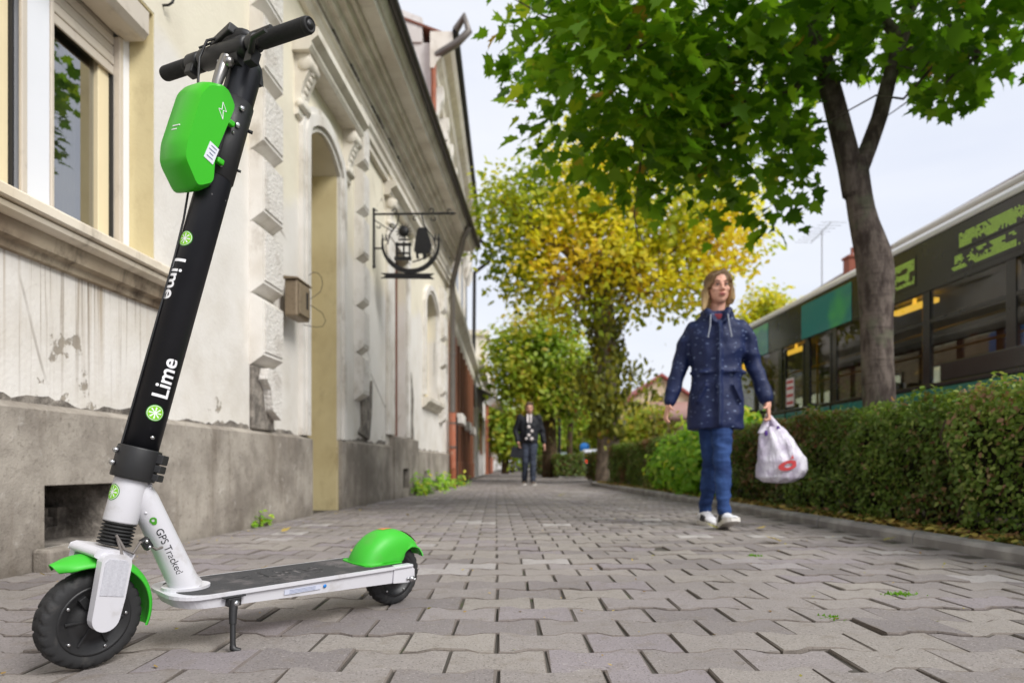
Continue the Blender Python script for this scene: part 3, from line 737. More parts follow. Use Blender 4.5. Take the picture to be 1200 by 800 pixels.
mb.prism([G(*p)[::2] for p in [(445, 320), (508, 320.5), (503, 323.5), (508, 327), (445, 326), (451, 323)]], lambda u, v, d: (u, d, v), SY-.008, SY+.008)
mb.tube([G(477, 317), G(477, 321)], .010, 6); mb.build('ribbon_plate', m_iron, hs)

# ------------------------------------------------------------------ downpipe of the first house
dp = empty('downpipe', F(12.1, .1, 0), 'orange brown rainwater downpipe at the far corner of the plastered house', 'downpipe')
mb = MB(F); mb.tube([(12.02, .11, .35), (12.0, .11, 1.35)], .058, 14); mb.build('lower_pipe', m_terr, dp)
mb = MB(F); mb.tube([(12.02, .11, 0.02), (12.02, .11, .34)], .066, 14); mb.build('shoe', m_rust, dp)
mb = MB(F); mb.tube([(12.0, .11, 1.36), (12.0, .11, 3.5), (11.9, .12, 3.66), (11.2, .42, 4.22), (11.15, .52, 4.38)], .05, 12); mb.build('upper_pipe', m_pipe, dp)
mb = MB(F)
for z in (.72, 1.15, 2.4): mb.tube([(12.0, .11, z), (12.0, .11, z+.03)], .064, 14)
mb.build('clamp', m_pipe, dp)
mb = MB(F); mb.tube([(12.36, .1, .01), (12.36, .1, 1.3)], .05, 10); tag(mb.build('dark_post', m_iron), 'dark upright pipe standing just beyond the orange downpipe', 'pipe')

# ================================================================== SECOND HOUSE, timber shopfront below
m_wall2 = trim_mat('pale_stucco', lin(226, 222, 218), lin(206, 200, 194), lin(160, 148, 134), .35)
m_wood = (lambda t: t.fin(t.mix(t.noise(1, 5, None, .6, stretch=(8, 8, .7)), lin(92, 54, 36), lin(146, 92, 62)), .55, 0, t.bump(t.noise(1, 4, None, .6, stretch=(40, 40, 1.5)), .3, .004)))(NT('shop_timber'))
h2 = empty('shop_house', (-1.6, 17, 0), 'taller pale house with brown timber shopfront beyond the downpipe', 'house')
G2 = lambda s, n, z: (-1.30-.006*s+n, s, z)
mb = MB(G2); mb.prism([(-8, 8.3), (-.3, 8.3), (-.3, 8.75), (-8, 11.8)], lambda u, v, d: (d, u, v), 12.42, 12.75); mb.box((12.45, -8, 3.25), (23.6, -.14, 8.3)); mb.box((12.45, -8, -.1), (23.6, -.02, 3.248)); mb.build('wall', m_wall2, h2)
mb = MB(G2); mb.prism([(-.14, 7.75), (-.06, 7.75), (-.03, 7.85), (.06, 7.95), (.10, 8.1), (.22, 8.15), (.28, 8.25), (.28, 8.42), (-.14, 8.42)], lambda u, v, d: (d, u, v), 12.3, 23.7); mb.build('cornice', m_corn, h2)
mb = MB(G2); mb.tube([(12.28, .33, 8.42), (23.8, .33, 8.42)], .06, 8); mb.build('gutter', m_iron, h2)
mb = MB(G2); mb.prism([(-8, 11.5), (.2, 8.44), (.2, 8.40), (-8, 11.4)], lambda u, v, d: (d, u, v), 12.4, 23.6); mb.build('roof', m_tile, h2)
mb = MB(G2); mb.prism([(-.02, 3.25), (.10, 3.25), (.16, 3.36), (.16, 3.55), (.30, 3.70), (.30, 3.85), (-.02, 3.92)], lambda u, v, d: (d, u, v), 12.5, 23.5); mb.build('shop_cornice', m_corn, h2)
for k in range(5):
    s = 13.6+k*2.0
    f = MB(G2); f.box((s, -.139, 4.5), (s+1.0, -.09, 6.9)); o = f.build('window', m_trim, h2)
    p = MB(G2); p.box((s+.12, -.089, 4.62), (s+.88, -.08, 6.78)); p.build('pane', m_glass, o)
    c = MB(G2)
    c.box((s-.12, -.138, 7.0), (s+1.12, .08, 7.14))
    for q in (s-.1, s+.92): c.tube([(q+.09, -.06, 6.5), (q+.09, 0, 6.7), (q+.09, .02, 7.0)], [.04, .08, .09], 8)
    c.build('window_hood', m_trim, h2)
for s in np.arange(12.9, 23.4, 1.15):
    c = MB(G2); c.prism([(-.139, 7.15), (-.06, 7.2), (-.02, 7.4), (.04, 7.5), (.05, 7.74), (-.139, 7.74)], lambda u, v, d: (d, u, v), s, s+.22); c.build('console', m_trim, h2)
for k in range(10):
    s = 12.75+k*1.0
    p = MB(G2); p.box((s, -.018, .02), (s+.2, .16, 3.245)); p.box((s-.03, -.018, .02), (s+.23, .19, .5)); p.build('timber_pier', m_wood, h2, bev=.015)
    sf = MB(G2); sf.box((s+.21, -.018, .03), (s+.99, .05, .75)); sf.box((s+.21, -.018, 2.5), (s+.99, .06, 3.24))
    sf.box((s+.55, -.018, .75), (s+.62, .05, 2.5)); sf.build('shopfront_panel', m_wood, h2)
for k in range(9):
    for a, b in ((12.97, 13.29), (13.38, 13.73)): mb = MB(G2); mb.box((a+k, -.017, .76), (b+k, .01, 2.49)); mb.build('shop_pane', m_glass, h2)
for s in (14.2, 16.8, 19.0):
    mb = MB(G2); mb.box((s, .20, 1.3), (s+1.0, .34, 1.52)); mb.build('planter_ledge', m_trim, h2, bev=.02)
mb = MB(G2); mb.tube([(12.3, .33, 8.43), (12.2, .50, 8.62), (12.2, .58, 8.35), (12.2, .38, 8.15), (12.35, -.03, 8.0)], .07, 8)
dpp = empty('downpipe', G2(12.35, -.08, 4)); mb.build('neck', m_pipe, dpp); mb = MB(G2); mb.tube([(12.35, -.08, 7.98), (12.35, -.08, 3.9)], .05, 8); mb.build('pipe', m_rust, dpp); tag(dpp, 'rusty downpipe with swan neck at the near corner of the taller house', 'downpipe')
mb = MB(G2); mb.tube([(23.75, .33, 8.42), (23.8, .75, 8.1), (23.8, .62, 7.7), (23.8, .10, 7.3), (23.8, .06, 2.5)], .07, 8)
tag(mb.build('dark_downpipe', m_iron), 'dark downpipe with crooked neck at the far corner of the taller house', 'downpipe')
# ================================================================== VEGETATION
def bark_mat(name, c1, c2, c3):
    t = NT(name); P = t.coord('pos'); b = t.noise(1, 6, P, .65, stretch=(14, 14, 5))
    col = t.mix(t.step(b, .35, .65), c1, c2); col = t.mix(t.math('MULTIPLY', t.step(t.noise(7, 5), .52, .68), .6), col, c3)
    rings = t.noise(1, 4, P, .6, stretch=(3, 3, 34)); col = t.mix(t.math('MULTIPLY', t.step(rings, .5, .7), .5), col, c1)
    n = t.bump(b, .9, .02); n = t.bump(rings, .4, .012, n); return t.fin(col, .92, 0, n, .2)
m_bark = bark_mat('maple_bark', lin(74, 64, 60), lin(126, 114, 106), lin(112, 114, 94))
m_bark2 = bark_mat('dark_bark', lin(60, 48, 38), lin(104, 86, 66), lin(90, 90, 60))
m_bark3 = bark_mat('grey_bark', lin(110, 98, 86), lin(160, 144, 126), lin(92, 82, 70))
m_maple = leafmat('maple_leaf', [(0, lin(76, 118, 24)), (.4, lin(114, 160, 36)), (.7, lin(152, 190, 46)), (.93, lin(194, 208, 60)), (1, lin(200, 160, 74))], .62)
m_yellow = leafmat('autumn_leaf', [(0, lin(120, 146, 40)), (.25, lin(180, 192, 50)), (.5, lin(228, 222, 62)), (.78, lin(248, 226, 70)), (.92, lin(232, 186, 74)), (1, lin(176, 126, 70))], .6)
m_green2 = leafmat('street_leaf', [(0, lin(82, 118, 34)), (.5, lin(148, 178, 58)), (.8, lin(194, 204, 76)), (1, lin(218, 194, 84))], .58)
m_ivy = leafmat('ivy_leaf', [(0, lin(92, 100, 38)), (.4, lin(124, 130, 48)), (.7, lin(176, 172, 62)), (1, lin(136, 92, 52))], .4)
m_hedge = leafmat('hedge_leaf', [(0, lin(158, 108, 88)), (.10, lin(146, 118, 78)), (.22, lin(112, 108, 56)), (.40, lin(92, 116, 48)), (.64, lin(116, 146, 60)), (.82, lin(142, 164, 76)), (.93, lin(172, 188, 100)), (1, lin(176, 136, 110))], .4, .4)
m_bright = leafmat('bright_leaf', [(0, lin(104, 160, 44)), (.6, lin(164, 212, 70)), (.9, lin(206, 226, 96)), (1, lin(240, 230, 76))], .55)
m_litter = leafmat('dead_leaf', [(0, lin(120, 92, 52)), (.4, lin(176, 146, 76)), (.7, lin(200, 176, 90)), (1, lin(150, 150, 70))], .15, .7)
m_twig = basic('hedge_twig', lin(70, 56, 44), .9, var=.3)

MAPLE = np.array([(0, -.02), (.10, .02), (.30, -.04), (.27, .10), (.52, .20), (.40, .30), (.58, .52), (.33, .50), (.22, .56), (.20, .80), (.10, .76), (0, 1.0)])
MAPLE = np.concatenate([MAPLE, (MAPLE[1:-1]*[-1, 1])[::-1]])
OVAL = np.array([(0, 0), (.24, .22), (.30, .50), (.17, .82), (0, 1), (-.17, .82), (-.30, .50), (-.24, .22)])
KITE = np.array([(0, 0), (.30, .42), (0, 1), (-.30, .42)])

def unit(a): return a/np.maximum(np.linalg.norm(a, axis=1, keepdims=True), 1e-9)
def frames(nrm, tip):
    n = unit(nrm); t = unit(tip - n*np.sum(tip*n, 1, keepdims=True)); return np.cross(t, n), t, n
def leaf_mesh(name, P, nrm, tip, size, tone, shape, curl=.25):
    N, K = len(P), len(shape); a, t, n = frames(nrm, tip)
    u = shape[:, 0][None, :, None]; v = shape[:, 1][None, :, None]
    bend = -(curl*(v**2)) + .22*np.abs(u)
    V = P[:, None, :] + size[:, None, None]*(a[:, None, :]*u + t[:, None, :]*v + n[:, None, :]*bend)
    me = bpy.data.meshes.new(name); me.vertices.add(N*K); me.vertices.foreach_set('co', V.ravel())
    me.loops.add(N*K); me.loops.foreach_set('vertex_index', np.arange(N*K, dtype=np.int32))
    me.polygons.add(N); me.polygons.foreach_set('loop_start', np.arange(0, N*K, K, dtype=np.int32))
    me.update(calc_edges=True); face_attr(me, 'tone', tone); return me

def blob_points(blobs, N, hollow=.35):
    vol = np.array([b[1][0]*b[1][1]*b[1][2]*(b[2] if len(b) > 2 else 1) for b in blobs]); k = rng.choice(len(blobs), N, p=vol/vol.sum())
    d = unit(rng.normal(size=(N, 3))); r = (hollow + (1-hollow)*rng.random(N)**.6)
    c = np.array([b[0] for b in blobs])[k]; rad = np.array([b[1] for b in blobs])[k]
    return c + d*rad*r[:, None], d, k

def cluster(P, d, per, spread):
    """sprays: several leaves round each anchor so that gaps stay between them"""
    Q = np.repeat(P, per, 0) + rng.normal(0, spread, (len(P)*per, 3)); return Q, np.repeat(d, per, 0)

def limb(mb, p0, p1, r0, r1, n=6, wob=.12, sag=0):
    p0, p1 = Vector(p0), Vector(p1); L = (p1-p0).length
    pts = [p0.lerp(p1, k/n) + Vector(rng.normal(0, wob*L*.18, 3))*(0 if k in (0, n) else 1) + Vector((0, 0, sag*math.sin(math.pi*k/n))) for k in range(n+1)]
    mb.tube(pts, [r0+(r1-r0)*k/n for k in range(n+1)], 8); return pts

# ------------------------------------------------------------------ maple in front
tree = empty('maple_tree', (2.86, 5.05, .03), 'large green maple with forked bare trunk rising behind the hedge', 'tree')
X_ = lambda px, y, py: (( px-600)*y/780, y, .39+(546-py)*y/780)
mb = MB()
tp = [(2.84, 5.05, -.05), (2.81, 5.05, .35), (2.785, 5.05, .9), (2.765, 5.05, 1.35), (2.765, 5.05, 1.62), (2.765, 5.05, 1.84), (2.735, 5.05, 2.03), (2.67, 5.05, 2.22), (2.63, 5.05, 2.42), (2.60, 5.05, 2.72)]
mb.tube(tp, [.17, .128, .116, .112, .120, .138, .128, .102, .095, .09], 14)
tr = mb.build('trunk', m_bark, tree)
sm = tr.modifiers.new('s', 'SUBSURF'); sm.levels = 1; sm.render_levels = 1
mb = MB()
f0 = (2.60, 5.05, 2.64)
mb.tube([(2.60, 5.05, 2.45), (2.565, 5.05, 2.66), (2.50, 5.04, 2.90), (2.43, 5.03, 3.15), (2.33, 5.0, 3.45), (2.26, 5.0, 3.75)], [.085, .085, .080, .076, .070, .062], 12); mb.tube([(2.595, 5.05, 2.42), (2.63, 5.05, 2.62), (2.72, 5.06, 2.84), (2.80, 5.07, 3.05), (2.88, 5.08, 3.35), (3.0, 5.1, 3.7)], [.070, .068, .062, .058, .054, .05], 12)
ends = []
for a, b in [((2.30, 5.0, 3.7), (1.2, 4.9, 4.6)), ((2.30, 5.0, 3.7), (2.2, 4.2, 5.0)), ((2.98, 5.1, 3.65), (3.4, 4.6, 4.6)), ((2.98, 5.1, 3.65), (2.8, 5.8, 5.2)), ((2.33, 5.0, 3.5), (.9, 4.8, 3.4)), ((2.36, 5.0, 3.4), (1.6, 5.2, 3.0)), ((2.95, 5.1, 3.5), (3.3, 4.7, 3.3))]:
    limb(mb, a, b, .045, .012, 6, .25); ends.append(b)
for b in ends:
    for q in range(5):
        e = Vector(b)+Vector(rng.normal(0, .55, 3)); limb(mb, b, e, .014, .004, 4, .3)
mb.build('branches', m_bark, tree)
blobs = [((2.15, 4.85, 4.15), (2.3, 1.9, 1.25), .75), ((.82, 4.75, 3.25), (.88, .95, .80), 2.2), ((1.05, 4.9, 2.78), (.55, .7, .52), 2.6), ((1.70, 5.0, 2.98), (.85, .9, .66), 2),
         ((2.05, 5.1, 2.72), (.5, .6, .45), 2), ((2.95, 4.6, 3.55), (.82, .95, .62), 1.8), ((.35, 4.5, 3.45), (.48, .6, .42), 2), ((3.3, 4.6, 4.0), (.8, .9, .8), 1.5), ((1.4, 4.5, 3.7), (1.2, .9, .8), 1.2)]
P, d, k = blob_points(blobs, 1450, .5); Q, d = cluster(P, d, 4, .085); N = len(Q)
nrm = unit(np.c_[rng.normal(0, .55, N), rng.normal(0, .55, N)-.12, np.ones(N)]) + .25*d
tip = np.c_[d[:, 0]+rng.normal(0, .6, N), d[:, 1]+rng.normal(0, .6, N), -.55+rng.normal(0, .35, N)]
size = rng.uniform(.085, .165, N); tn = np.clip(.40+rng.normal(0, .20, N)+.12*(Q[:, 0] < 1.0), 0, .97); tn[rng.random(N) < .012] = 1
sx = 600+780*Q[:, 0]/Q[:, 1]; sy = 546-780*(Q[:, 2]-.39)/Q[:, 1]
vis = (sx > 0) & (sx < 1200) & (sy > -20) & (Q[:, 1] > .5)
# keep the trunk fork and the sky to its right open, as the real crown does
lift = (Q[:, 0] > 2.75) & (Q[:, 2] < 2.78) | (Q[:, 0] > .455*Q[:, 1]) & (Q[:, 0] < .60*Q[:, 1]) & (Q[:, 2] < .39+.585*Q[:, 1]) | (Q[:, 0] > .59*Q[:, 1]) & (Q[:, 2] < .39+.53*Q[:, 1]) | (Q[:, 0] > .71*Q[:, 1]) & (Q[:, 2] < .39+.58*Q[:, 1]); keep = ~lift
Q, nrm, tip, size, tn, vis, sx, sy = [a[keep] for a in (Q, nrm, tip, size, tn, vis, sx, sy)]; N = len(Q)
score = np.where(vis, size/Q[:, 1] + .006*(sy > 60) , 0); idx = np.argsort(-score); sel = np.zeros(N, bool); sel[idx[:300]] = True
rest = ~sel
crown = link('crown', leaf_mesh('crown', Q[rest], nrm[rest], tip[rest], size[rest], tn[rest], MAPLE), m_maple, tree); tag(crown, kind='stuff')
lv = []
for q in range(8):
    me = leaf_mesh('leaf', np.zeros((1, 3)), np.array([[rng.normal(0, .05), 0, 1.]]), np.array([[0, 1., 0]]), np.ones(1), np.array([.12+.11*q]), MAPLE*np.array([rng.uniform(.88, 1.1), 1]), rng.uniform(.1, .45)); me.materials.append(m_maple); lv.append(me)
a, t_, n_ = frames(nrm[sel], tip[sel])
for q, i in enumerate(np.where(sel)[0]):
    o = bpy.data.objects.new('leaf', lv[int(np.clip((tn[i]-.12)/.11, 0, 7))]); COL.objects.link(o); o.parent = tree; o.matrix_parent_inverse = Matrix.Translation((-2.86, -5.05, -.03))
    m = Matrix((a[q], t_[q], n_[q])).transposed().to_4x4(); m.translation = Vector(Q[i]); o.matrix_basis = m @ Matrix.Diagonal((size[i], size[i], size[i], 1))

# ------------------------------------------------------------------ generic street tree
def street_tree(name, label, base, trunk, blobs, n, lsize, mat, bark, group=None, per=5, spread=.16, tonef=None, hollow=.3, shape=OVAL, limbs=5):
    t = empty(name, base, label, 'tree', group); mb = MB(); mb.tube([p for p, r in trunk], [r for p, r in trunk], 12)
    mb.build('trunk', bark, t); top = trunk[-1][0]; rt = trunk[-1][1]
    mb = MB()
    for b in blobs:
        pts = limb(mb, top, b[0], rt*.6, rt*.15, 6, .2)
        for q in range(limbs):
            e = Vector(b[0])+Vector(rng.normal(0, .5, 3))*max(b[1])*.8; limb(mb, pts[random.choice((3, 4, 5))], e, rt*.2, .008, 4, .25)
    mb.build('branches', bark, t)
    P, d, k = blob_points(blobs, n, hollow); Q, d = cluster(P, d, per, spread); N = len(Q)
    nrm = unit(np.c_[rng.normal(0, .7, N), rng.normal(0, .7, N)-.2, np.ones(N)]) + .5*d
    tip = np.c_[rng.normal(0, 1, N), rng.normal(0, 1, N), rng.normal(-.6, .6, N)]
    tn = np.clip(tonef(Q) if tonef else rng.normal(.5, .22, N), 0, 1)
    tag(link('crown', leaf_mesh('crown', Q, nrm, tip, rng.uniform(.7, 1.25, N)*lsize, tn, shape), mat, t), kind='stuff'); return t

# yellow ivy-clad tree
B2 = (2.12, 14.8, .02)
yb = [((.2, 14.6, 5.6), (1.25, 1.4, 1.3)), ((1.5, 14.8, 6.6), (1.5, 1.6, 1.3)), ((3.2, 14.8, 6.0), (1.55, 1.6, 1.5)), ((4.5, 14.6, 5.5), (1.1, 1.2, 1.1)), ((2.0, 14.4, 5.0), (1.3, 1.3, .9)),
      ((3.8, 14.4, 4.4), (1.0, 1.1, .65)), ((.6, 14.5, 4.4), (.95, 1.1, .75)), ((2.9, 14.3, 4.1), (.8, .9, .55)), ((1.3, 14.4, 3.9), (.7, .8, .6)), ((4.9, 14.6, 6.3), (.7, .8, .6), .6), ((-.4, 14.5, 6.2), (.55, .7, .6), .6)]
def ytone(Q):
    N = len(Q); base = np.array([mnoise.noise(Vector(q)*.75) for q in Q])
    t_ = .46+.50*base+rng.normal(0, .13, N) - .22*(Q[:, 0] < .7) + .10*np.clip(Q[:, 0]-2, 0, 1)*0 - .1*np.clip(4.4-Q[:, 2], 0, 1)
    return np.where(rng.random(N) < .05, t_+.2, np.minimum(t_, .82))
yt = street_tree('ash_tree', 'tall yellow autumn tree with ivy clad trunk behind the hedge end', B2,
    [((2.12, 14.8, -.05), .29), ((2.14, 14.8, .5), .25), ((2.14, 14.8, 1.3), .25), ((2.10, 14.8, 2.4), .24), ((2.05, 14.8, 3.6), .24), ((1.98, 14.8, 4.5), .18)], yb, 2900, .15, m_yellow, m_bark3, per=5, spread=.17, tonef=ytone, hollow=.25)
# ivy on the trunk
N = 3300; z = np.where(rng.random(N) < .45, rng.uniform(1.1, 1.9, N), rng.uniform(1.9, 4.9, N)); a = rng.uniform(0, 2*np.pi, N); fl = .24+.20*np.sin(z*2.1)**2+.16*rng.random(N)+.15*(z > 3.6)
Q = np.c_[2.08+fl*np.cos(a)*(1+.25*np.sin(3*z)), 14.8+fl*np.sin(a), z]
N2 = 900; Q2 = np.c_[2.1+rng.normal(0, .75, N2), 14.5+rng.normal(0, .5, N2), rng.normal(1.9, .45, N2)]; Q = np.r_[Q, Q2[np.abs(Q2[:, 0]-2.1) < 1.25]]
N = len(Q); dd = np.c_[Q[:, 0]-2.08, Q[:, 1]-14.8, np.zeros(N)]
tag(link('ivy', leaf_mesh('ivy', Q, unit(dd)+rng.normal(0, .45, (N, 3)), np.c_[rng.normal(0, .5, (N, 2)), -np.ones(N)], rng.uniform(.08, .16, N), np.clip(rng.normal(.42, .25, N), 0, 1), OVAL), m_ivy, yt), kind='stuff')

# trees further along the pavement
street_tree('lime_tree', 'bushy green and yellowing tree above the walking man', (1.35, 23.5, 0),
    [((1.35, 23.5, -.05), .30), ((1.33, 23.5, 1.2), .25), ((1.30, 23.5, 2.2), .24)],
    [((.3, 23, 3.6), (1.3, 1.3, 1.05)), ((1.5, 23.2, 4.1), (1.5, 1.4, 1.2)), ((.9, 23.0, 2.75), (1.1, 1.1, .65)), ((-.15, 23, 4.4), (.8, .8, .8)), ((2.4, 23, 3.3), (.7, .9, .8)), ((2.0, 23, 2.5), (.7, .8, .5)), ((.8, 23, 5), (1.2, 1.2, .9))],
    1550, .2, m_green2, m_bark2, per=5, spread=.2, tonef=lambda Q: .62+.35*np.array([mnoise.noise(Vector(q)*.8) for q in Q])+.12*(Q[:, 0] < .6)+rng.normal(0, .15, len(Q)))
street_tree('young_tree', 'slim young tree with dark thin trunk beside the lamp post', (2.35, 27, 0),
    [((2.35, 27, -.05), .13), ((2.33, 27, 1.4), .12), ((2.4, 27, 2.3), .10)],
    [((1.9, 27, 3.4), (.9, .9, .6)), ((2.9, 27, 3.3), (.9, .9, .6)), ((2.3, 27, 4.0), (1.2, 1, .8))], 420, .2, m_green2, m_bark2, per=5, spread=.2)
street_tree('garden_tree', 'round dark green tree low beside the far house fronts', (-.6, 34, 0),
    [((-.35, 34, -.05), .2), ((-.35, 34, 1.0), .18)], [((-.2, 34, 1.9), (1.1, 1.1, .9)), ((-.5, 34, 2.8), (.9, 1, .8)), ((.4, 34, 2.6), (.9, 1, .8)), ((.2, 34, 1.1), (.8, .8, .6))], 800, .24, m_green2, m_bark2, per=5, spread=.2,
    tonef=lambda Q: .6+rng.normal(0, .2, len(Q)))
far_lab = ['pale green rounded tree across the far road', 'yellowing round tree across the far road beside the pale green one', 'olive coloured bushy tree in front of the gabled house']
for i, (x, y, hgt_, rr, tm) in enumerate([(4.6, 47, 3.6, 2.3, .6), (6.9, 50, 3.6, 2.0, .95), (6.6, 33, 2.3, 1.7, .8)]):
    street_tree('far_tree', far_lab[i], (x, y, 0), [((x, y, -.1), .2), ((x, y, 1.2), .17)],
        [((x-.5*rr, y, hgt_*.72), (rr*.7, rr*.7, rr*.6)), ((x+.5*rr, y, hgt_*.75), (rr*.7, rr*.7, rr*.6)), ((x, y, hgt_*1.1), (rr*.75, rr*.7, rr*.6)), ((x, y-.4, hgt_*.45), (rr*.9, rr*.7, rr*.4))],
        750, .26, m_green2, m_bark2, 'trees across the far road', per=5, spread=.24, tonef=lambda Q: tm+rng.normal(0, .16, len(Q)))
street_tree('roadside_tree', 'golden autumn tree showing above the far end of the bus', (11.2, 29, 0), [((11.2, 29, -.1), .3), ((11.2, 29, 3.5), .22)],
    [((10.4, 29, 6.0), (1.2, 1.2, 1.2)), ((11.6, 29, 6.4), (1.3, 1.2, 1.3)), ((11.0, 29, 7.3), (.9, 1, .9)), ((12.6, 29, 5.6), (1.2, 1, 1.2)), ((10.8, 28.6, 5), (1.5, 1, 1))], 1100, .24, m_yellow, m_bark2, per=5, spread=.24, tonef=lambda Q: .45+rng.normal(0, .18, len(Q)))
for i, (x, y) in enumerate([(3.5, 66), (8.6, 62), (.9, 75)]):
    street_tree('distant_tree', ['broad dark tree at the end of the street', 'broad dark tree far across the road', 'low tree closing the end of the pavement'][i], (x, y, 0), [((x, y, -.1), .3), ((x, y, 2), .25)],
        [((x-1.5, y, 3.5), (2, 2, 1.8)), ((x+1.5, y, 3.6), (2, 2, 1.8)), ((x, y, 5), (2.2, 2, 1.6)), ((x, y, 2), (2.6, 2, 1.2))], 800, .4, m_green2, m_bark2, 'trees closing the street', per=5, spread=.4, tonef=lambda Q: .4+rng.normal(0, .2, len(Q)))

# ------------------------------------------------------------------ hedges
def hedge(name, label, pts, width, h, n, lsize, tonef, group=None, mat=None, jag=.05):
    """pts: front edge from near to far"""
    mid = pts[len(pts)//2]; t = empty(name, (mid[0]+width/2, mid[1], .03), label, 'hedge', group)
    ys = np.array([p[1] for p in pts]); xs = np.array([p[0] for p in pts]); L = ys[-1]-ys[0]
    # twiggy core
    mb = MB()
    for q in range(int(L*26)):
        y = random.uniform(ys[0]+.05, ys[-1]-.05); x = np.interp(y, ys, xs)+random.uniform(.1, width-.1)
        p = Vector((x, y, .0)); limb(mb, p, p+Vector((random.uniform(-.18, .18), random.uniform(-.18, .18), h*random.uniform(.6, .95))), .010, .004, 4, .3)
    mb.build('stems', m_twig, t)
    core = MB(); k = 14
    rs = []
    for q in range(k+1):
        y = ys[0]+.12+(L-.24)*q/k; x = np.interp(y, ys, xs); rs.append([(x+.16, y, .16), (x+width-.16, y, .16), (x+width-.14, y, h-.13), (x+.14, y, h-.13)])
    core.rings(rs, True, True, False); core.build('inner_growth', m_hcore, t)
    a1, a2, a3 = L*h, L*width, width*h*2; w_ = np.array([a1*1.0, a2*.85, a1*.25, a3*.9]); side = rng.choice(4, n, p=w_/w_.sum())
    y = rng.uniform(ys[0], ys[-1], n); x0 = np.interp(y, ys, xs); z = .05+(h-.05)*rng.random(n)**.9
    lump = np.array([mnoise.noise(Vector((yy*1.9, zz*2.4, 3.1)))*.10 + mnoise.noise(Vector((yy*5.5, zz*6, 9.1)))*.085 for yy, zz in zip(y, z)])
    dep = np.abs(rng.normal(0, .055, n))
    Q = np.zeros((n, 3)); d = np.zeros((n, 3)); u = rng.random(n)
    Q[:, 1] = y; f = side == 0; Q[f, 0] = x0[f]+dep[f]+lump[f]+.03*((z[f] < .18)); Q[f, 2] = z[f]; d[f] = (-1, 0, .1)
    f = side == 1; Q[f, 0] = x0[f]+u[f]*width; Q[f, 2] = h-dep[f]*1.2+np.array([mnoise.noise(Vector((yy*2.2, uu*2, 1.7)))*.10+mnoise.noise(Vector((yy*7, uu*7, 5.7)))*.06 for yy, uu in zip(y[f], u[f])]); d[f] = (0, 0, 1)
    f = side == 2; Q[f, 0] = x0[f]+width-dep[f]; Q[f, 2] = z[f]; d[f] = (1, 0, .1)
    f = side == 3; e = rng.random(n) < .5; Q[f, 1] = np.where(e[f], ys[0]+dep[f], ys[-1]-dep[f]); Q[f, 0] = np.interp(Q[f, 1], ys, xs)+u[f]*width; Q[f, 2] = z[f]; d[f, 1] = np.where(e[f], -1, 1)
    nrm = d + rng.normal(0, .55, (n, 3)) + np.array([0, 0, .35]); tip = d*.5 + rng.normal(0, .8, (n, 3)) + np.array([0, 0, .1])
    tag(link('foliage', leaf_mesh('foliage', Q, nrm, tip, rng.uniform(.65, 1.3, n)*lsize, np.clip(tonef(Q), 0, 1), OVAL), mat or m_hedge, t), kind='stuff')
    return t
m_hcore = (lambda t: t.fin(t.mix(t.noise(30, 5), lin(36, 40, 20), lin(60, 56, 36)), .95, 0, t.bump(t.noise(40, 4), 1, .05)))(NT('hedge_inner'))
def htone(Q):
    n = len(Q); b = np.array([mnoise.noise(Vector(q)*1.1+Vector((4, 1, 0))) for q in Q]); b2 = np.array([mnoise.noise(Vector(q)*3.2) for q in Q])
    t_ = .50+.50*b+.34*b2+rng.normal(0, .17, n)+.16*(Q[:, 1] < 3.6)
    return t_
hp = [(kx(y)+.28, y) for y in np.linspace(1.2, 13.3, 30)]
hedge('hedge', 'long clipped green hedge with brownish patches along the kerb', hp, .95, .79, 135000, .030, htone)
GX = lambda x0, y0, y1: [(x0, y0), (x0-.02, (y0+y1)/2), (x0-.05, y1)]
hedge('hedge', 'short dark hedge block standing just past the yellow tree', GX(2.05, 16.6, 18.0), .5, .72, 3600, .06, lambda Q: rng.normal(.3, .2, len(Q)), 'hedge blocks further along')
hedge('hedge', 'square clipped hedge block beside the lamp post', GX(1.42, 21.6, 24.8), 1.0, .76, 6000, .07, lambda Q: rng.normal(.4, .2, len(Q)), 'hedge blocks further along')
hedge('hedge', 'farthest hedge block under the bushy tree behind the man', GX(1.2, 27.5, 31), .8, .8, 4200, .08, lambda Q: rng.normal(.35, .2, len(Q)), 'hedge blocks further along')
# brighter shrub that has grown into the hedge
sh = empty('leafy_shrub', (2.2, 8.4, .03), 'bright green leafy shrub growing out of the hedge behind the woman', 'shrub')
mb = MB()
for q in range(40):
    p = Vector((2.25+random.uniform(-.1, .2), random.uniform(7.1, 9.9), .02)); limb(mb, p, p+Vector((random.uniform(-.25, .15), random.uniform(-.3, .3), random.uniform(.5, .95))), .008, .003, 4, .3)
mb.build('stems', m_twig, sh)
P, d, k = blob_points([((2.22, 7.5, .45), (.26, .5, .45)), ((2.18, 8.3, .42), (.26, .6, .42)), ((2.2, 9.3, .38), (.24, .7, .36)), ((2.45, 7.6, .88), (.4, .6, .18)), ((2.4, 8.6, .8), (.3, .5, .14), .6)], 720, .5)
Q, d = cluster(P, d, 5, .05); n = len(Q)
tag(link('foliage', leaf_mesh('foliage', Q, d+rng.normal(0, .5, (n, 3))+np.array([-.3, -.3, .4]), rng.normal(0, .7, (n, 3)), rng.uniform(.06, .115, n), np.clip(rng.normal(.45, .25, n)+.25*(Q[:, 2] > .8), 0, 1), OVAL), m_bright, sh), kind='stuff')
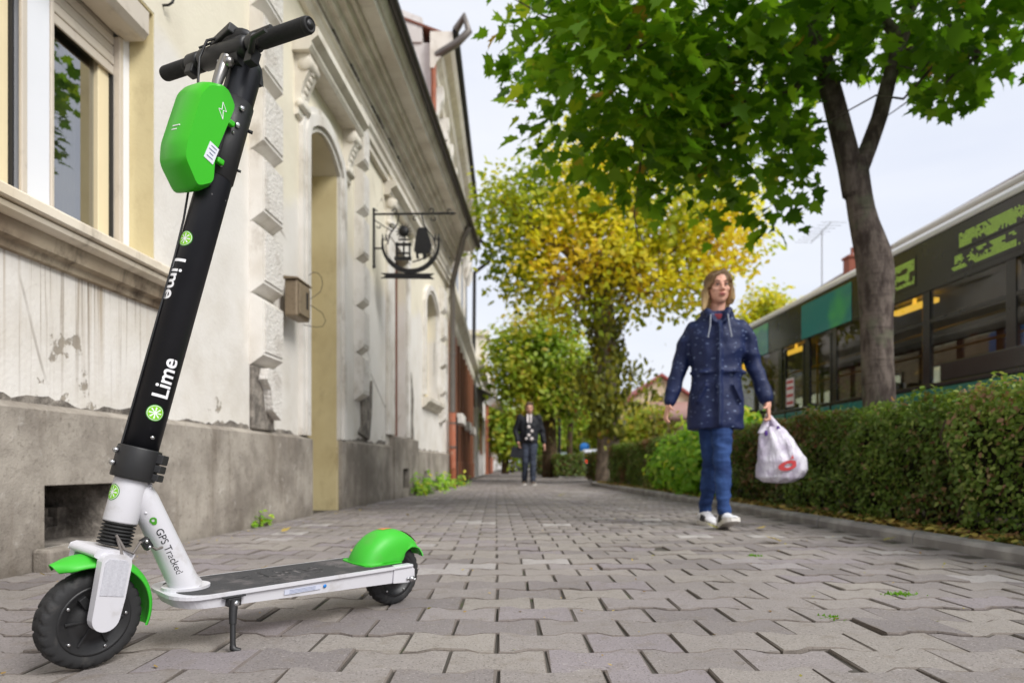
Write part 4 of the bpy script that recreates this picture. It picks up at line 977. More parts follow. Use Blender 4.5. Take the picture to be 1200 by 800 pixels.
# leaf litter on the planting strip
n = 3600; y = rng.uniform(1.2, 14, n)**1.0; x = np.interp(y, [p[1] for p in KERB], [p[0] for p in KERB])+.12+np.abs(rng.normal(0, .14, n))
Q = np.c_[x, y, .038+rng.random(n)*.03]
tag(link('leaf_litter', leaf_mesh('leaf_litter', Q, np.c_[rng.normal(0, .35, (n, 2)), np.ones(n)], np.c_[rng.normal(0, 1, (n, 2)), np.zeros(n)], rng.uniform(.025, .07, n), rng.random(n), OVAL), m_litter), kind='stuff')
o = bpy.data.objects['leaf_litter']; o['label'] = 'brown and yellow dead leaves lying on the soil under the hedge'; o['category'] = 'leaf litter'
# low weeds along the hedge foot
n = 1500; y = rng.uniform(1.5, 14, n); y = y[np.array([mnoise.noise(Vector((q*1.7, 0, 0))) for q in y]) > -.05]; n = len(y)
x = np.interp(y, [p[1] for p in KERB], [p[0] for p in KERB])+.14+np.abs(rng.normal(0, .07, n))
o = link('ground_weeds', leaf_mesh('ground_weeds', np.c_[x, y, .04+.05*rng.random(n)], np.c_[rng.normal(-.2, .6, (n, 2)), np.ones(n)], rng.normal(0, 1, (n, 3)), rng.uniform(.02, .045, n), np.clip(rng.normal(.3, .25, n), 0, 1), OVAL), m_hedge); tag(o, 'low green weeds creeping along the foot of the hedge', 'weeds', kind='stuff')

# weeds at the wall foot
def weed(label, x, y, s, n):
    t = empty('weed', (x, y, 0), label, 'weed', 'weeds at the wall foot'); mb = MB()
    P = np.c_[rng.normal(0, .06*s, n)+x, rng.normal(0, .10*s, n)+y, np.abs(rng.normal(.07, .05, n))*s+.005]
    for p in P[:12]: mb.tube([(x+(p[0]-x)*.3, y+(p[1]-y)*.3, 0), tuple(p)], [.003, .0015], 5)
    mb.build('stems', m_twig, t)
    link('leaves', leaf_mesh('leaves', P, np.c_[rng.normal(.2, .5, n), rng.normal(-.3, .5, n), np.ones(n)], rng.normal(0, 1, (n, 3)), rng.uniform(.03, .06, n)*max(.8, s), np.clip(rng.normal(.5, .25, n), 0, 1), OVAL), m_bright, t)
WB = lambda y: WALLX(y)+.10
weed('leafy weed at the plinth below the second cellar vent', WB(8.95)+.05, 8.95, 1.5, 110)
weed('upright weed between the two far cellar vents', WB(9.5)+.05, 9.5, 1.6, 110)
weed('bushy weed under the last cellar vent near the orange pipe', WB(10.8)+.05, 10.8, 1.7, 130)
weed('small weed beyond the orange downpipe', -1.0, 13.3, 1.5, 80)
weed('tiny yellowing weed at the wall behind the scooter deck', WB(4.3)-.03, 4.3, .55, 40)
# fallen leaves on the paving
fl = [(1.35, 3.35, 'yellow fallen leaf lying on the paving near the kerb', .085), (1.25, 4.05, 'pale fallen leaf on the paving right of the white shoes', .075), (1.52, 4.1, 'green fallen leaf close to the kerb stones', .06), (.62, 8.6, 'small yellow leaf in the middle of the paving', .10), (-.93, 2.45, 'small orange leaf at the foot of the plinth', .05), (-1.33, 3.85, 'orange leaf at the wall behind the scooter', .06), (1.9, 3.4, 'brown leaf lying against the kerb', .06)]
for x, y, lab, s in fl:
    me = leaf_mesh('fallen_leaf', np.array([[0, 0, .0]]), np.array([[random.uniform(-.2, .2), random.uniform(-.2, .2), 1]]), np.array([[random.uniform(-1, 1), random.uniform(-1, 1), 0]]), np.array([s]), np.array([random.uniform(.4, 1)]), MAPLE, -.3); me.materials.append(m_litter)
    o = bpy.data.objects.new('fallen_leaf', me); COL.objects.link(o); o.location = (x, y, .012); tag(o, lab, 'leaf', 'fallen leaves')
# moss and grass in the joints
def tuft(label, x, y, rx, n):
    Q = np.c_[rng.normal(x, rx, n), rng.normal(y, .012, n), np.full(n, -.004)]
    o = link('grass_tuft', leaf_mesh('grass_tuft', Q, rng.normal(0, 1, (n, 3)), np.c_[rng.normal(0, .5, (n, 2)), np.ones(n)], rng.uniform(.006, .016, n), rng.random(n)*.2, KITE), m_bright); tag(o, label, 'grass', kind='stuff')
tuft('green grass tuft in a joint at the right of the paving', (1055-600)*2.03/780, 2.03, .022, 110)
tuft('moss tuft in a joint before the kerb', 1.06, 2.9, .016, 40); tuft('moss in a joint near the lower right of the paving', .82, 1.72, .012, 50)

# grit, crumbs and petals scattered on the paving
n = 520; y = rng.uniform(1.2, 7, n)**1.0; x = np.where(rng.random(n) < .35, WALLX(y)+.12+np.abs(rng.normal(0, .12, n)), rng.uniform(-1.3, 1.9, n))
o = link('grit', leaf_mesh('grit', np.c_[x, y, np.full(n, .004)], np.c_[rng.normal(0, .3, (n, 2)), np.ones(n)], rng.normal(0, 1, (n, 3))*[1, 1, 0], rng.uniform(.004, .016, n)*np.where(rng.random(n) < .05, 2.0, 1), rng.random(n), KITE, -.2), m_litter); tag(o, 'small crumbs and petals scattered over the paving', 'litter', kind='stuff')
# ================================================================== BUS (frame: s along the street, n from the near side inwards)
def B(s, n, z): return (5.08 - .051*s + n, s + .051*n, z-.10)
m_bwhite = basic('bus_white', lin(226, 222, 218), .35, var=.05, vs=2, coat=.4)
m_bteal = basic('bus_teal', lin(24, 120, 112), .3, var=.06, vs=2, coat=.5)
m_bblack = basic('bus_black', (.016, .016, .018), .25, var=.1, vs=2, coat=.5)
m_bgrey = basic('bus_inside', lin(170, 158, 140), .8)
m_bseat = basic('bus_seat', lin(52, 74, 60), .85)
m_bglass = glassy('bus_glass', (.74, .74, .72), .9, .02)
m_lamp = emit('lamp_tube', (1.0, .60, .07), 1.15)
m_led = emit('led_green', (.36, .55, .08), .28)
m_tyre = basic('rubber', (.02, .02, .021), .8, bump=.2, bs=90)
m_rim = basic('wheel_rim', lin(150, 150, 150), .4, .6)
m_pteal = (lambda t: t.fin(t.mix(t.step(t.noise(1, 2, None, .5, stretch=(1, 1.1, 1.6)), .42, .6), lin(36, 132, 128), lin(74, 176, 104)), .2, coat=.5))(NT('teal_window_film'))
bus = empty('city_bus', B(8, 1.2, .1), 'white and black city bus with teal panels and lit yellow lamps on the road', 'bus')
T0, T1 = 2.2, 14.6
mb = MB(B); mb.box((T0, 0, .42), (T1, .04, 1.36)); mb.box((T0, 2.46, .42), (T1, 2.5, 1.30)); mb.build('skirt', m_bteal, bus, bev=.012)
mb = MB(B); mb.box((T0, -.004, 1.365), (T1, .045, 1.42)); mb.box((T0, .001, 2.46), (T1, .05, 3.05)); mb.box((T0, 2.455, 2.46), (T1, 2.5, 3.05)); mb.box((2.2, -.003, 1.421), (7.3, .04, 1.62))
mb.build('black_band', m_bblack, bus, bev=.008)
mb = MB(B); mb.prism([(-.012, 3.052), (-.012, 3.11), (.03, 3.16), (.20, 3.20), (2.30, 3.20), (2.47, 3.16), (2.512, 3.11), (2.512, 3.052)], lambda u, v, d: (d, u, v), T0, T1); mb.build('roof', m_bwhite, bus, bev=.01)
mb = MB(B); mb.prism([(.12, 3.205), (.12, 3.27), (.22, 3.34), (2.2, 3.34), (2.35, 3.27), (2.35, 3.205)], lambda u, v, d: (d, u, v), 2.6, 8.35); mb.build('roof_fairing', basic('bus_fairing', lin(196, 188, 178), .5), bus, bev=.03)
mb = MB(B); mb.box((T0, .05, .40), (T1, 2.45, .48)); mb.box((T0, .06, 2.62), (T1, 2.44, 2.66)); mb.build('floor_and_ceiling', m_bgrey, bus)
mb = MB(B); mb.box((T1-.06, .0, .42), (T1, 2.5, 1.5)); mb.box((T1-.06, 0, 2.7), (T1, 2.5, 3.05)); mb.box((T0, 0, .42), (T0+.06, 2.5, 3.05)); mb.build('end_panel', m_bwhite, bus, bev=.02)
mb = MB(B); mb.box((T1-.05, .05, 1.5), (T1-.03, 2.45, 2.7)); mb.build('end_window', m_bglass, bus)
# windows, pillars
edges = [2.26, 3.6, 5.0, 6.35, 7.55, 8.55, 9.5, 10.3, 11.2, 12.2, 13.3, 14.5]
for a, b in zip(edges, edges[1:]):
    mb = MB(B); mb.box((a+.05, .012, 1.425), (b-.05, .022, 2.455)); mb.build('window', m_bglass, bus)
    mb = MB(B); mb.box((a+.05, 2.47, 1.32), (b-.05, 2.48, 2.455)); mb.build('window', m_bglass, bus)
    if b < 8.6:
        mb = MB(B); mb.box((a+.04, .004, 2.10), (b-.04, .03, 2.14)); mb.build('window_bar', m_bblack, bus)
for e in edges:
    mb = MB(B); mb.box((e-.06, .002, 1.421), (e+.06, .05, 2.459)); mb.build('pillar', m_bblack, bus); mb = MB(B); mb.box((e-.06, 2.45, 1.3), (e+.06, 2.49, 2.459)); mb.build('pillar', m_bblack, bus)
# folding doors
for a in (9.5, 10.3):
    for q in (a+.07, a+.69): mb = MB(B); mb.box((q, -.006, .50), (q+.04, .03, 2.40)); mb.build('door_frame', m_bblack, bus)
# teal panels and displays in the dark band
for a, b in ((9.05, 10.45), (11.65, 12.75), (13.1, 14.4)):
    mb = MB(B); mb.box((a, -.006, 2.47), (b, .0005, 3.0)); mb.build('teal_panel', m_pteal, bus, bev=.003)
def led(a, b, z0, z1, name='display'):
    o = MB(B); o.box((a, -.004, z0-.04), (b, .0005, z1+.04)); d = o.build(name, m_bblack, bus)
    mb = MB(); dx = .022
    for y in np.arange(a+.03, b-.03, dx):
        for z in np.arange(z0, z1-.014, dx):
            if mnoise.noise(Vector((y*9, z*16, a)))+random.uniform(-.18, .18) > -.08: mb.add([B(y, -.005, z), B(y+.015, -.005, z), B(y+.015, -.005, z+.015), B(y, -.005, z+.015)], [(0, 1, 2, 3)])
    tag(mb.build('led_dots', m_led, d), kind='stuff')
led(7.72, 8.25, 2.62, 2.90); led(5.5, 7.05, 2.79, 2.95); led(5.5, 7.15, 2.57, 2.73)
# lamps, rails and seats inside
for s in (3.0, 5.6, 8.05, 11.2, 13.5):
    mb = MB(B); mb.box((s, .42, 2.48), (s+.78, .52, 2.54)); mb.box((s+.37, .45, 2.54), (s+.41, .49, 2.62)); o = mb.build('lamp', m_lamp, bus, bev=.01)
mb = MB(B)
for s in np.arange(2.8, 14.4, 1.45):
    if 9.3 < s < 11.2: continue
    for n in (.25, .75, 1.7): mb.box((s, n, .9), (s+.42, n+.42, 1.0)); mb.box((s+.36, n, .95), (s+.44, n+.42, 1.62))
mb.build('seats', m_bseat, bus, bev=.03)
mb = MB(B)
for s in (3.4, 6.0, 8.6, 9.4, 11.3, 13.2): mb.tube([(s, .7, .48), (s, .7, 2.62)], .02, 8)
for n in (.7, 1.8): mb.tube([(2.6, n, 2.2), (14.2, n, 2.2)], .018, 6)
mb.build('handrail', basic('rail_yellow', lin(210, 170, 40), .4), bus)
for s in (4.6, 12.6):
    for n, d in ((.02, 1), (2.2, 1)):
        t = empty('wheel', B(s, n, .48)); t.parent = bus; t.matrix_parent_inverse = parent_world(bus).inverted()
        mb = MB(); c = B(s, n, .48); ax = (1, .051, 0)
        mb.lathe([(.30, 0), (.45, .01), (.48, .05), (.48, .23), (.45, .27), (.30, .28)], c, ax, 28); mb.build('tyre', m_tyre, t)
        mb = MB(); mb.lathe([(.0, .05), (.12, .03), (.2, .06), (.30, .02), (.30, .26), (0, .24)], c, ax, 20); mb.build('rim', m_rim, t)
# notice on the door glass and blue poster inside the near window
m_paper = basic('paper', lin(236, 226, 224), .7, var=.03); m_red = basic('red_print', lin(196, 66, 70), .6); m_blue = basic('blue_board', lin(30, 128, 214), .45, var=.06)
m_ink = basic('white_letters', lin(236, 240, 246), .6, var=.02)
nb_ = MB(B); nb_.box((10.72, .004, 1.46), (10.98, .010, 1.92)); nt_ = nb_.build('notice', m_paper, bus)
mb = MB(B)
for z in (1.5, 1.62, 1.74, 1.84): mb.box((10.74, .001, z), (10.96, .0035, z+.045))
mb.build('notice_print', m_red, nt_)

# ================================================================== HOUSES ACROSS THE ROAD
m_w3 = trim_mat('ochre_wall', lin(206, 190, 160), lin(184, 168, 140), lin(140, 124, 104), .4)
m_roofd = basic('dark_roof', lin(92, 74, 64), .85, var=.3, vs=4, bump=.5, bs=16)
m_shoplit = emit('lit_window', (.80, .86, .66), .8)
def K(s, n, z): return (11.2-.02*s+n, s, z)
oh = empty('row_house', (13, 17, 0), 'long low house with dark tiled roof across the road behind the bus', 'house')
mb = MB(K); mb.box((4, 0, -.1), (27, 6, 6.2)); mb.build('wall', m_w3, oh)
mb = MB(K); mb.prism([(-.35, 6.25), (-.35, 6.34), (3.2, 8.5), (6.4, 6.34), (6.4, 6.25)], lambda u, v, d: (d, u, v), 3.8, 27.2); rf_ = mb.build('roof', m_roofd, oh)
mb = MB(K); mb.box((22.4, .6, 6.6), (22.8, 1.0, 7.42)); mb.box((22.36, .56, 7.42), (22.84, 1.04, 7.5)); mb.tube([(22.6, .8, 7.5), (22.6, .8, 7.8)], .05, 8); ch = mb.build('chimney', basic('brick_red', lin(150, 86, 66), .85, var=.25, vs=10), rf_)
for i, s in enumerate(np.arange(5.2, 26, 2.4)):
    mb = MB(K); mb.box((s, -.03, 3.6), (s+1.2, .06, 5.3)); f = mb.build('window', m_trim, oh)
    mb = MB(K); mb.box((s+.12, -.04, 3.72), (s+1.08, -.031, 5.18)); mb.build('pane', m_glass, f)
for s0, s1 in ((12.2, 14.0), (15.0, 17.6), (18.4, 20.4), (22, 25)):
    mb = MB(K); mb.box((s0, -.05, .9), (s1, .05, 3.0)); f = mb.build('shop_window', m_bblack, oh)
    mb = MB(K)
    w_ = (s1-s0)/3
    for q in range(3): mb.box((s0+.08+q*w_, -.06, 1.0), (s0+(q+1)*w_-.05, -.051, 2.3)); mb.box((s0+.08+q*w_, -.06, 2.4), (s0+(q+1)*w_-.05, -.051, 2.92))
    mb.build('lit_pane', m_shoplit, f)
bs = empty('shop_sign', K(12.9, -.15, 3.2), 'blue shop sign with white letters seen through the bus windows', 'sign')
mb = MB(K); mb.box((12.6, -.20, 2.88), (14.95, -.06, 3.64)); mb.build('board', m_blue, bs, bev=.02)
for txt, z in (('Ba', 3.42), ('Re', 3.08)):
    text_obj('lettering', txt, .36, lambda u, v, z=z: K(14.35-u, -.206, z+v), m_ink, bs)
an = MB(K)
an.tube([(24.3, .6, 6.6), (24.3, .6, 9.0)], .018, 6); an.tube([(23.2, .4, 8.9), (25.6, .8, 8.96)], .012, 5)
for q in range(8): an.tube([(23.3+q*.3, .1, 8.92), (23.3+q*.3, .1+.9-q*.05, 8.92)], .007, 4)
tag(an.build('antenna', m_pipe), 'thin television antenna rising from the roof behind the bus', 'antenna')

# gabled house with red roofs
gh = empty('gabled_house', (8.4, 37, 0), 'beige gabled house with faded red roofs across the road beyond the hedge', 'house')
m_w4 = trim_mat('beige_wall', lin(214, 196, 172), lin(198, 178, 152), lin(150, 128, 108), .4)
m_rtile = basic('red_tile', lin(158, 84, 80), .8, var=.25, vs=3, bump=.5, bs=14)
mb = MB(); mb.prism([(6.1, -.1), (11.2, -.1), (11.2, 3.0), (8.05, 5.2), (6.1, 3.7)], lambda u, v, d: (u, d, v), 36, 46); mb.build('wall', m_w4, gh)
mb = MB(); mb.prism([(5.85, 3.55), (8.05, 5.25), (8.05, 5.4), (5.8, 3.66)], lambda u, v, d: (u, d, v), 35.75, 46.3); mb.prism([(8.05, 5.25), (11.5, 2.85), (11.5, 3.0), (8.05, 5.4)], lambda u, v, d: (u, d, v), 35.75, 46.3); mb.build('roof', m_rtile, gh)
mb = MB(); mb.box((7.1, 32.5, -.1), (10.5, 35.99, 2.75)); mb.build('annex_wall', m_w4, gh)
mb = MB(); mb.add([(6.7, 32.2, 2.62), (10.8, 32.2, 2.62), (10.8, 35.9, 3.75), (6.7, 35.9, 3.75), (6.7, 32.2, 2.74), (10.8, 32.2, 2.74), (10.8, 35.9, 3.87), (6.7, 35.9, 3.87)], [(0,3,2,1),(4,5,6,7),(0,1,5,4),(1,2,6,5),(2,3,7,6),(3,0,4,7)])
mb.build('annex_roof', basic('pink_tile', lin(158, 122, 112), .8, var=.2, vs=4, bump=.5, bs=14), gh)
for x in (7.7, 8.9):
    mb = MB(); mb.box((x, 32.44, 1.0), (x+.6, 32.49, 2.0)); mb.build('window', m_trim, gh)
    mb = MB(); mb.box((x+.07, 32.42, 1.07), (x+.53, 32.435, 1.93)); mb.build('window_pane', m_glass, gh)
mb = MB(); mb.box((7.7, 35.96, 3.6), (8.2, 35.99, 4.2)); mb.build('attic_window', m_glass, gh)

# ================================================================== FAR END OF THE PAVEMENT, LEFT SIDE
def far_house(label, x, y0, y1, h, wallm, awn=None):
    t = empty('far_house', (x-2, (y0+y1)/2, 0), label, 'house', 'house fronts further along')
    mb = MB(); mb.box((x-6, y0, -.1), (x, y1-.02, h)); mb.build('wall', wallm, t)
    mb = MB(); mb.prism([(x-.01, h-.5), (x+.08, h-.45), (x+.1, h-.2), (x+.3, h-.1), (x+.3, h+.08), (x-6, h+2.2), (x-6, h), (x-.01, h)], lambda u, v, d: (u, d, v), y0-.1, y1-.1); mb.build('cornice', m_corn, t)
    n = max(1, int((y1-y0)/2.6))
    for q in range(n):
        y = y0+.8+q*2.5
        mb = MB(); mb.box((x-.01, y, .9), (x+.06, y+1.1, 2.6)); f = mb.build('window', m_wood if q % 2 else m_trim, t)
        mb = MB(); mb.box((x+.061, y+.1, 1.0), (x+.068, y+1.0, 2.5)); mb.build('pane', m_glass, f)
        if h > 5.5:
            mb = MB(); mb.box((x-.01, y, 3.9), (x+.05, y+1.0, 5.4)); mb.build('window', m_trim, t)
    if awn:
        mb = MB(); mb.add([(x, y0+.5, 3.3), (x+.95, y0+.5, 2.75), (x+.95, y0+6, 2.75), (x, y0+6, 3.3), (x, y0+.5, 3.36), (x+.97, y0+.5, 2.81), (x+.97, y0+6, 2.81), (x, y0+6, 3.36)], [(0,3,2,1),(4,5,6,7),(0,1,5,4),(1,2,6,5),(2,3,7,6),(3,0,4,7)]); mb.build('awning', awn, t)
    return t
m_w5 = trim_mat('brick_orange', lin(168, 104, 78), lin(146, 88, 66), lin(110, 76, 60), .4)
t = far_house('low cream house with chimney and dark awning beyond the timber shopfront', -1.32, 24.1, 33, 4.1, m_wall2, m_bblack)
mb = MB(); mb.box((-1.9, 26, 4.3), (-1.0, 27.6, 5.5)); mb.box((-2.0, 25.9, 5.5), (-.9, 27.7, 5.7)); mb.build('chimney', m_corn, t)
far_house('reddish brown low house front in the row before the blue sign', -1.18, 33.1, 42, 3.9, m_w5)
far_house('last pale house fronts at the end of the street', -1.5, 42.2, 70, 6.2, m_wall2)
sg = empty('blue_sign', (-.9, 38, 3.5), 'dark blue and pale hanging shop sign far down the house row', 'sign')
mb = MB(); mb.box((-1.1, 37.9, 3.1), (-.55, 38.1, 4.2)); mb.build('upper_board', basic('pale_blue', lin(150, 170, 206), .5), sg)
mb = MB(); mb.box((-1.1, 37.9, 2.55), (-.40, 38.1, 3.09)); mb.build('lower_board', basic('navy_board', lin(34, 48, 84), .5), sg)
mb = MB(); mb.box((-1.18, 37.98, 3.0), (-1.1, 38.02, 3.9)); mb.build('bracket', m_iron, sg)
# pale block closing the street
eb = empty('end_building', (-6, 95, 0), 'pale multi storey block closing the far end of the street', 'building')
mb = MB(); mb.box((-12, 92, -.1), (12, 100, 9)); mb.build('wall', m_wall2, eb)
mb = MB()
for x in np.arange(-11, 11, 2.2):
    for z in (1.2, 4, 6.6): mb.box((x, 91.93, z), (x+1.2, 91.98, z+1.6))
mb.build('window_row', m_glass, eb); eb.children[1]['kind'] = 'stuff'

# lamp post, round sign
lp_ = empty('lamp_post', (1.85, 26, 0), 'thin dark lamp post standing by the square hedge block', 'lamp post')
mb = MB(); mb.tube([(1.85, 26, -.05), (1.85, 26, .8), (1.85, 26, 5.2)], [.085, .07, .05], 10); mb.build('post', m_iron, lp_)
mb = MB(); mb.tube([(1.85, 26, 5.2), (2.1, 26, 5.5), (2.7, 26, 5.6)], .035, 8); mb.ball((2.85, 26, 5.57), (.28, .12, .07), 10, 6); mb.build('lamp_head', m_iron, lp_)
rs_ = empty('round_sign', (4.35, 40, 0), 'small round blue traffic sign on a post by the far road', 'traffic sign')
mb = MB(); mb.tube([(4.35, 40, -.1), (4.35, 40, 1.7)], .035, 8); mb.build('post', m_pipe, rs_)
mb = MB(); mb.lathe([(0, -.01), (.3, -.01), (.3, .01), (0, .01)], (4.35, 39.93, 1.5), (0, 1, 0), 20); mb.build('plate', m_blue, rs_)

# ------------------------------------------------------------------ cars
m_cglass = basic('car_glass', (.02, .024, .028), .08, coat=1)
m_lamp_r = emit('brake_light', (1, .06, .03), 4.0); m_lamp_w = basic('headlight', lin(230, 234, 240), .15)
def car(label, loc, rz, paint, brake=False, group='cars on the road'):
    M4 = Matrix.Translation(loc) @ Matrix.Rotation(rz, 4, 'Z')
    t = empty('parked_car' if 'parked' in label else 'car', loc, label, 'car', group)
    f = lambda x, y, z: tuple(M4 @ Vector((x, y, z)))      # x forward, y left
    prof = [(-2.05, .35), (-2.1, .6), (-2.05, .95), (-1.95, 1.0), (-1.55, 1.38), (-.9, 1.46), (0, 1.44), (.45, 1.35), (1.05, .98), (1.75, .88), (2.05, .72), (2.1, .45), (2.0, .28), (1.7, .26), (-1.8, .26)]
    mb = MB(f); rs = []
    for y, k in ((-.84, .93), (-.80, .985), (-.5, 1), (0, 1.01), (.5, 1), (.80, .985), (.84, .93)):
        rs.append([(x*(.985 if abs(y) > .81 else 1), y*(1-.16*max(0, (z-.95))/.5), .26+(z-.26)*k) for x, z in prof])
    mb.rings(rs, True, True, True); mb.build('body', paint, t)
    mb = MB(f)
    mb.prism([(-.62, -1.88), (.62, -1.88), (.55, -1.52), (-.55, -1.52)], lambda u, v, d: (v+d*.02-.04, u, 1.04+(v+1.88)*.86), 0, 1)
    mb.prism([(-.66, 1.02), (.66, 1.02), (.56, .5), (-.56, .5)], lambda u, v, d: (v+.03*d+.02, u, 1.01+(1.02-v)*.64), 0, 1); mb.build('windscreen', m_cglass, t)
    for s in (-1, 1):
        mb = MB(f); mb.prism([(-1.6, 1.0), (.85, 1.0), (.35, 1.32), (-.9, 1.38), (-1.4, 1.3)], lambda u, v, d: (u, s*(.855-.16*(v-.95)/.5+d), v), -.02, .0); mb.build('side_window', m_cglass, t)
        mb = MB(f); mb.box((-2.11, s*.62-.15, .68), (-1.99, s*.62+.15, .90)); mb.build('tail_light', m_lamp_r if brake else basic('tail_red', (.3, .02, .02), .3), t, bev=.02)
        mb = MB(f); mb.box((1.93, s*.6-.18, .60), (2.08, s*.6+.18, .76)); mb.build('headlight', m_lamp_w, t, bev=.03)
        for x in (-1.3, 1.3):
            mb = MB(f); mb.lathe([(.0, -.02), (.19, -.02), (.2, 0), (.30, .0), (.32, -.03), (.32, -.19), (.3, -.2)], (x, s*.85, .32), (0, s, 0), 18); mb.build('wheel', m_tyre, t)
    mb = MB(f); mb.box((-2.125, -.26, .5), (-2.09, .26, .61)); mb.build('number_plate', m_paper, t)
    mb = MB(f); mb.box((2.085, -.26, .42), (2.115, .26, .53)); mb.build('number_plate', m_paper, t)
m_silver = basic('silver_paint', lin(168, 178, 192), .25, .5, var=.03, coat=.6); m_whitep = basic('white_paint', lin(226, 228, 232), .25, var=.03, coat=.6); m_grey = basic('grey_paint', lin(96, 100, 108), .25, .4, coat=.6); m_redp = basic('red_paint', lin(150, 40, 34), .25, coat=.6)
car('silver parked car facing the camera behind the walking man', (.78, 42.5, 0), R(-92), m_silver, group='cars at the pavement end')
car('white parked car far away at the end of the pavement', (.05, 60, 0), R(-90), m_whitep, group='cars at the pavement end')
car('white car with lit brake lights driving away in the hedge gap', (4.75, 39, -.1), R(92), m_whitep, True)
car('pale grey car with lit brake lights beyond the square hedge block', (3.1, 46, -.1), R(91), m_silver, True)
car('dark grey car far down the road', (5.9, 58, -.1), R(92), m_grey, True)
car('white van like car standing near the far trees', (3.9, 52, -.1), R(91), m_whitep, False)
# ================================================================== ELECTRIC SCOOTER
TH_, LE_, RA_, ST_ = R(51.1256), R(5.2082), R(12.6396), R(8.7692); U0, WB_ = .0159, .7636
b_ = Vector((math.cos(TH_), math.sin(TH_), 0)); l_ = Vector((math.sin(TH_), -math.cos(TH_), 0)); z_ = Vector((0, 0, 1))
Lv = l_*math.cos(LE_) - z_*math.sin(LE_); Uv = z_*math.cos(LE_) + l_*math.sin(LE_)
M4 = Matrix((-b_, Lv, Uv)).transposed().to_4x4(); M4.translation = Vector((-.8254, 1.2971, 0))
sco = empty('electric_scooter', label='white and black electric kick scooter with green battery box and green mudguards on its kickstand', cat='electric scooter', matrix=M4)
cs, sn = math.cos(RA_), math.sin(RA_); c8, s8 = math.cos(ST_), math.sin(ST_)
def S(x, y, z):                    # steering frame -> scooter frame (x forward, y left, z up)
    x, y = x*c8 - y*s8, x*s8 + y*c8
    return (U0 + cs*x - sn*z, y, sn*x + cs*z)
m_green = basic('green_plastic', lin(60, 182, 46), .5, var=.06, vs=8, bump=.12, bs=160, bd=.001, dirt=(.4, lin(92, 160, 72)))
m_gbat = basic('green_battery', lin(54, 186, 20), .38, var=.05, vs=9, bump=.15, bs=300, bd=.0008)
m_swhite = basic('white_metal', lin(208, 207, 212), .35, var=.03, vs=8, dirt=(.35, lin(160, 153, 145)), coat=.2)
def stem_mat():
    t = NT('black_stem'); c = t.mix(t.noise(14, 4, coord='obj'), (.012, .013, .017), (.022, .023, .029))
    ch = t.step(t.voro(38, t.coord('obj'), rand=1), .105, .075); ch = t.math('MULTIPLY', ch, t.step(t.noise(9, 3, coord='obj'), .52, .62))
    c = t.mix(t.math('MULTIPLY', ch, .8), c, (.5, .5, .5))
    return t.fin(c, .40, .25, t.bump(t.noise(500, 2, coord='obj'), .12, .001), .5)
m_black = stem_mat()
m_bpl = basic('black_plastic', (.018, .018, .019), .48, var=.2, vs=20, bump=.2, bs=200, bd=.001)
m_grip = basic('grip_rubber', (.014, .014, .014), .72, var=.2, vs=30, bump=.3, bs=300, bd=.001)
m_steel = basic('steel', (.55, .55, .56), .28, 1, var=.1)
m_tape = (lambda t: t.fin(t.mix(t.step(t.noise(9, 6, coord='obj', rough=.7), .5, .72), t.mix(t.noise(500, 2, coord='obj'), (.022, .022, .024), (.085, .083, .085)), lin(112, 106, 106)), .9, 0, t.bump(t.noise(700, 2, coord='obj'), .8, .002)))(NT('grip_tape'))
m_refl = (lambda t: t.fin(t.mix(t.noise(300, 2, coord='obj'), lin(212, 212, 218), lin(180, 180, 188)), .3, 0, t.bump(t.voro(420, t.coord('obj'), rand=0), .6, .002)))(NT('reflector_grid'))
m_redr = basic('red_reflector', (.5, .03, .01), .25); m_orng = basic('orange_sticker', lin(214, 130, 70), .6, dirt=(.6, lin(190, 170, 120)))
m_lw = basic('letter_white', lin(238, 238, 240), .45, var=.02); m_ld = basic('letter_dark', lin(38, 40, 44), .5); m_lg = basic('lime_green', lin(128, 204, 24), .45, var=.04); m_lgd = basic('lime_dark', lin(70, 150, 30), .45)
m_label = basic('label_paper', lin(226, 228, 236), .5, var=.03); m_lprint = basic('label_print', lin(120, 130, 158), .6); m_scuff = (lambda t: t.fin(t.mix(t.step(t.noise(60, 5, coord='obj'), .48, .64), lin(40, 39, 40), lin(112, 108, 108)), .9))(NT('scuffed_print'))

def loc_build(mb, name, mat, par=None, **k): return mb.build(name, mat, par or sco, world=False, **k)
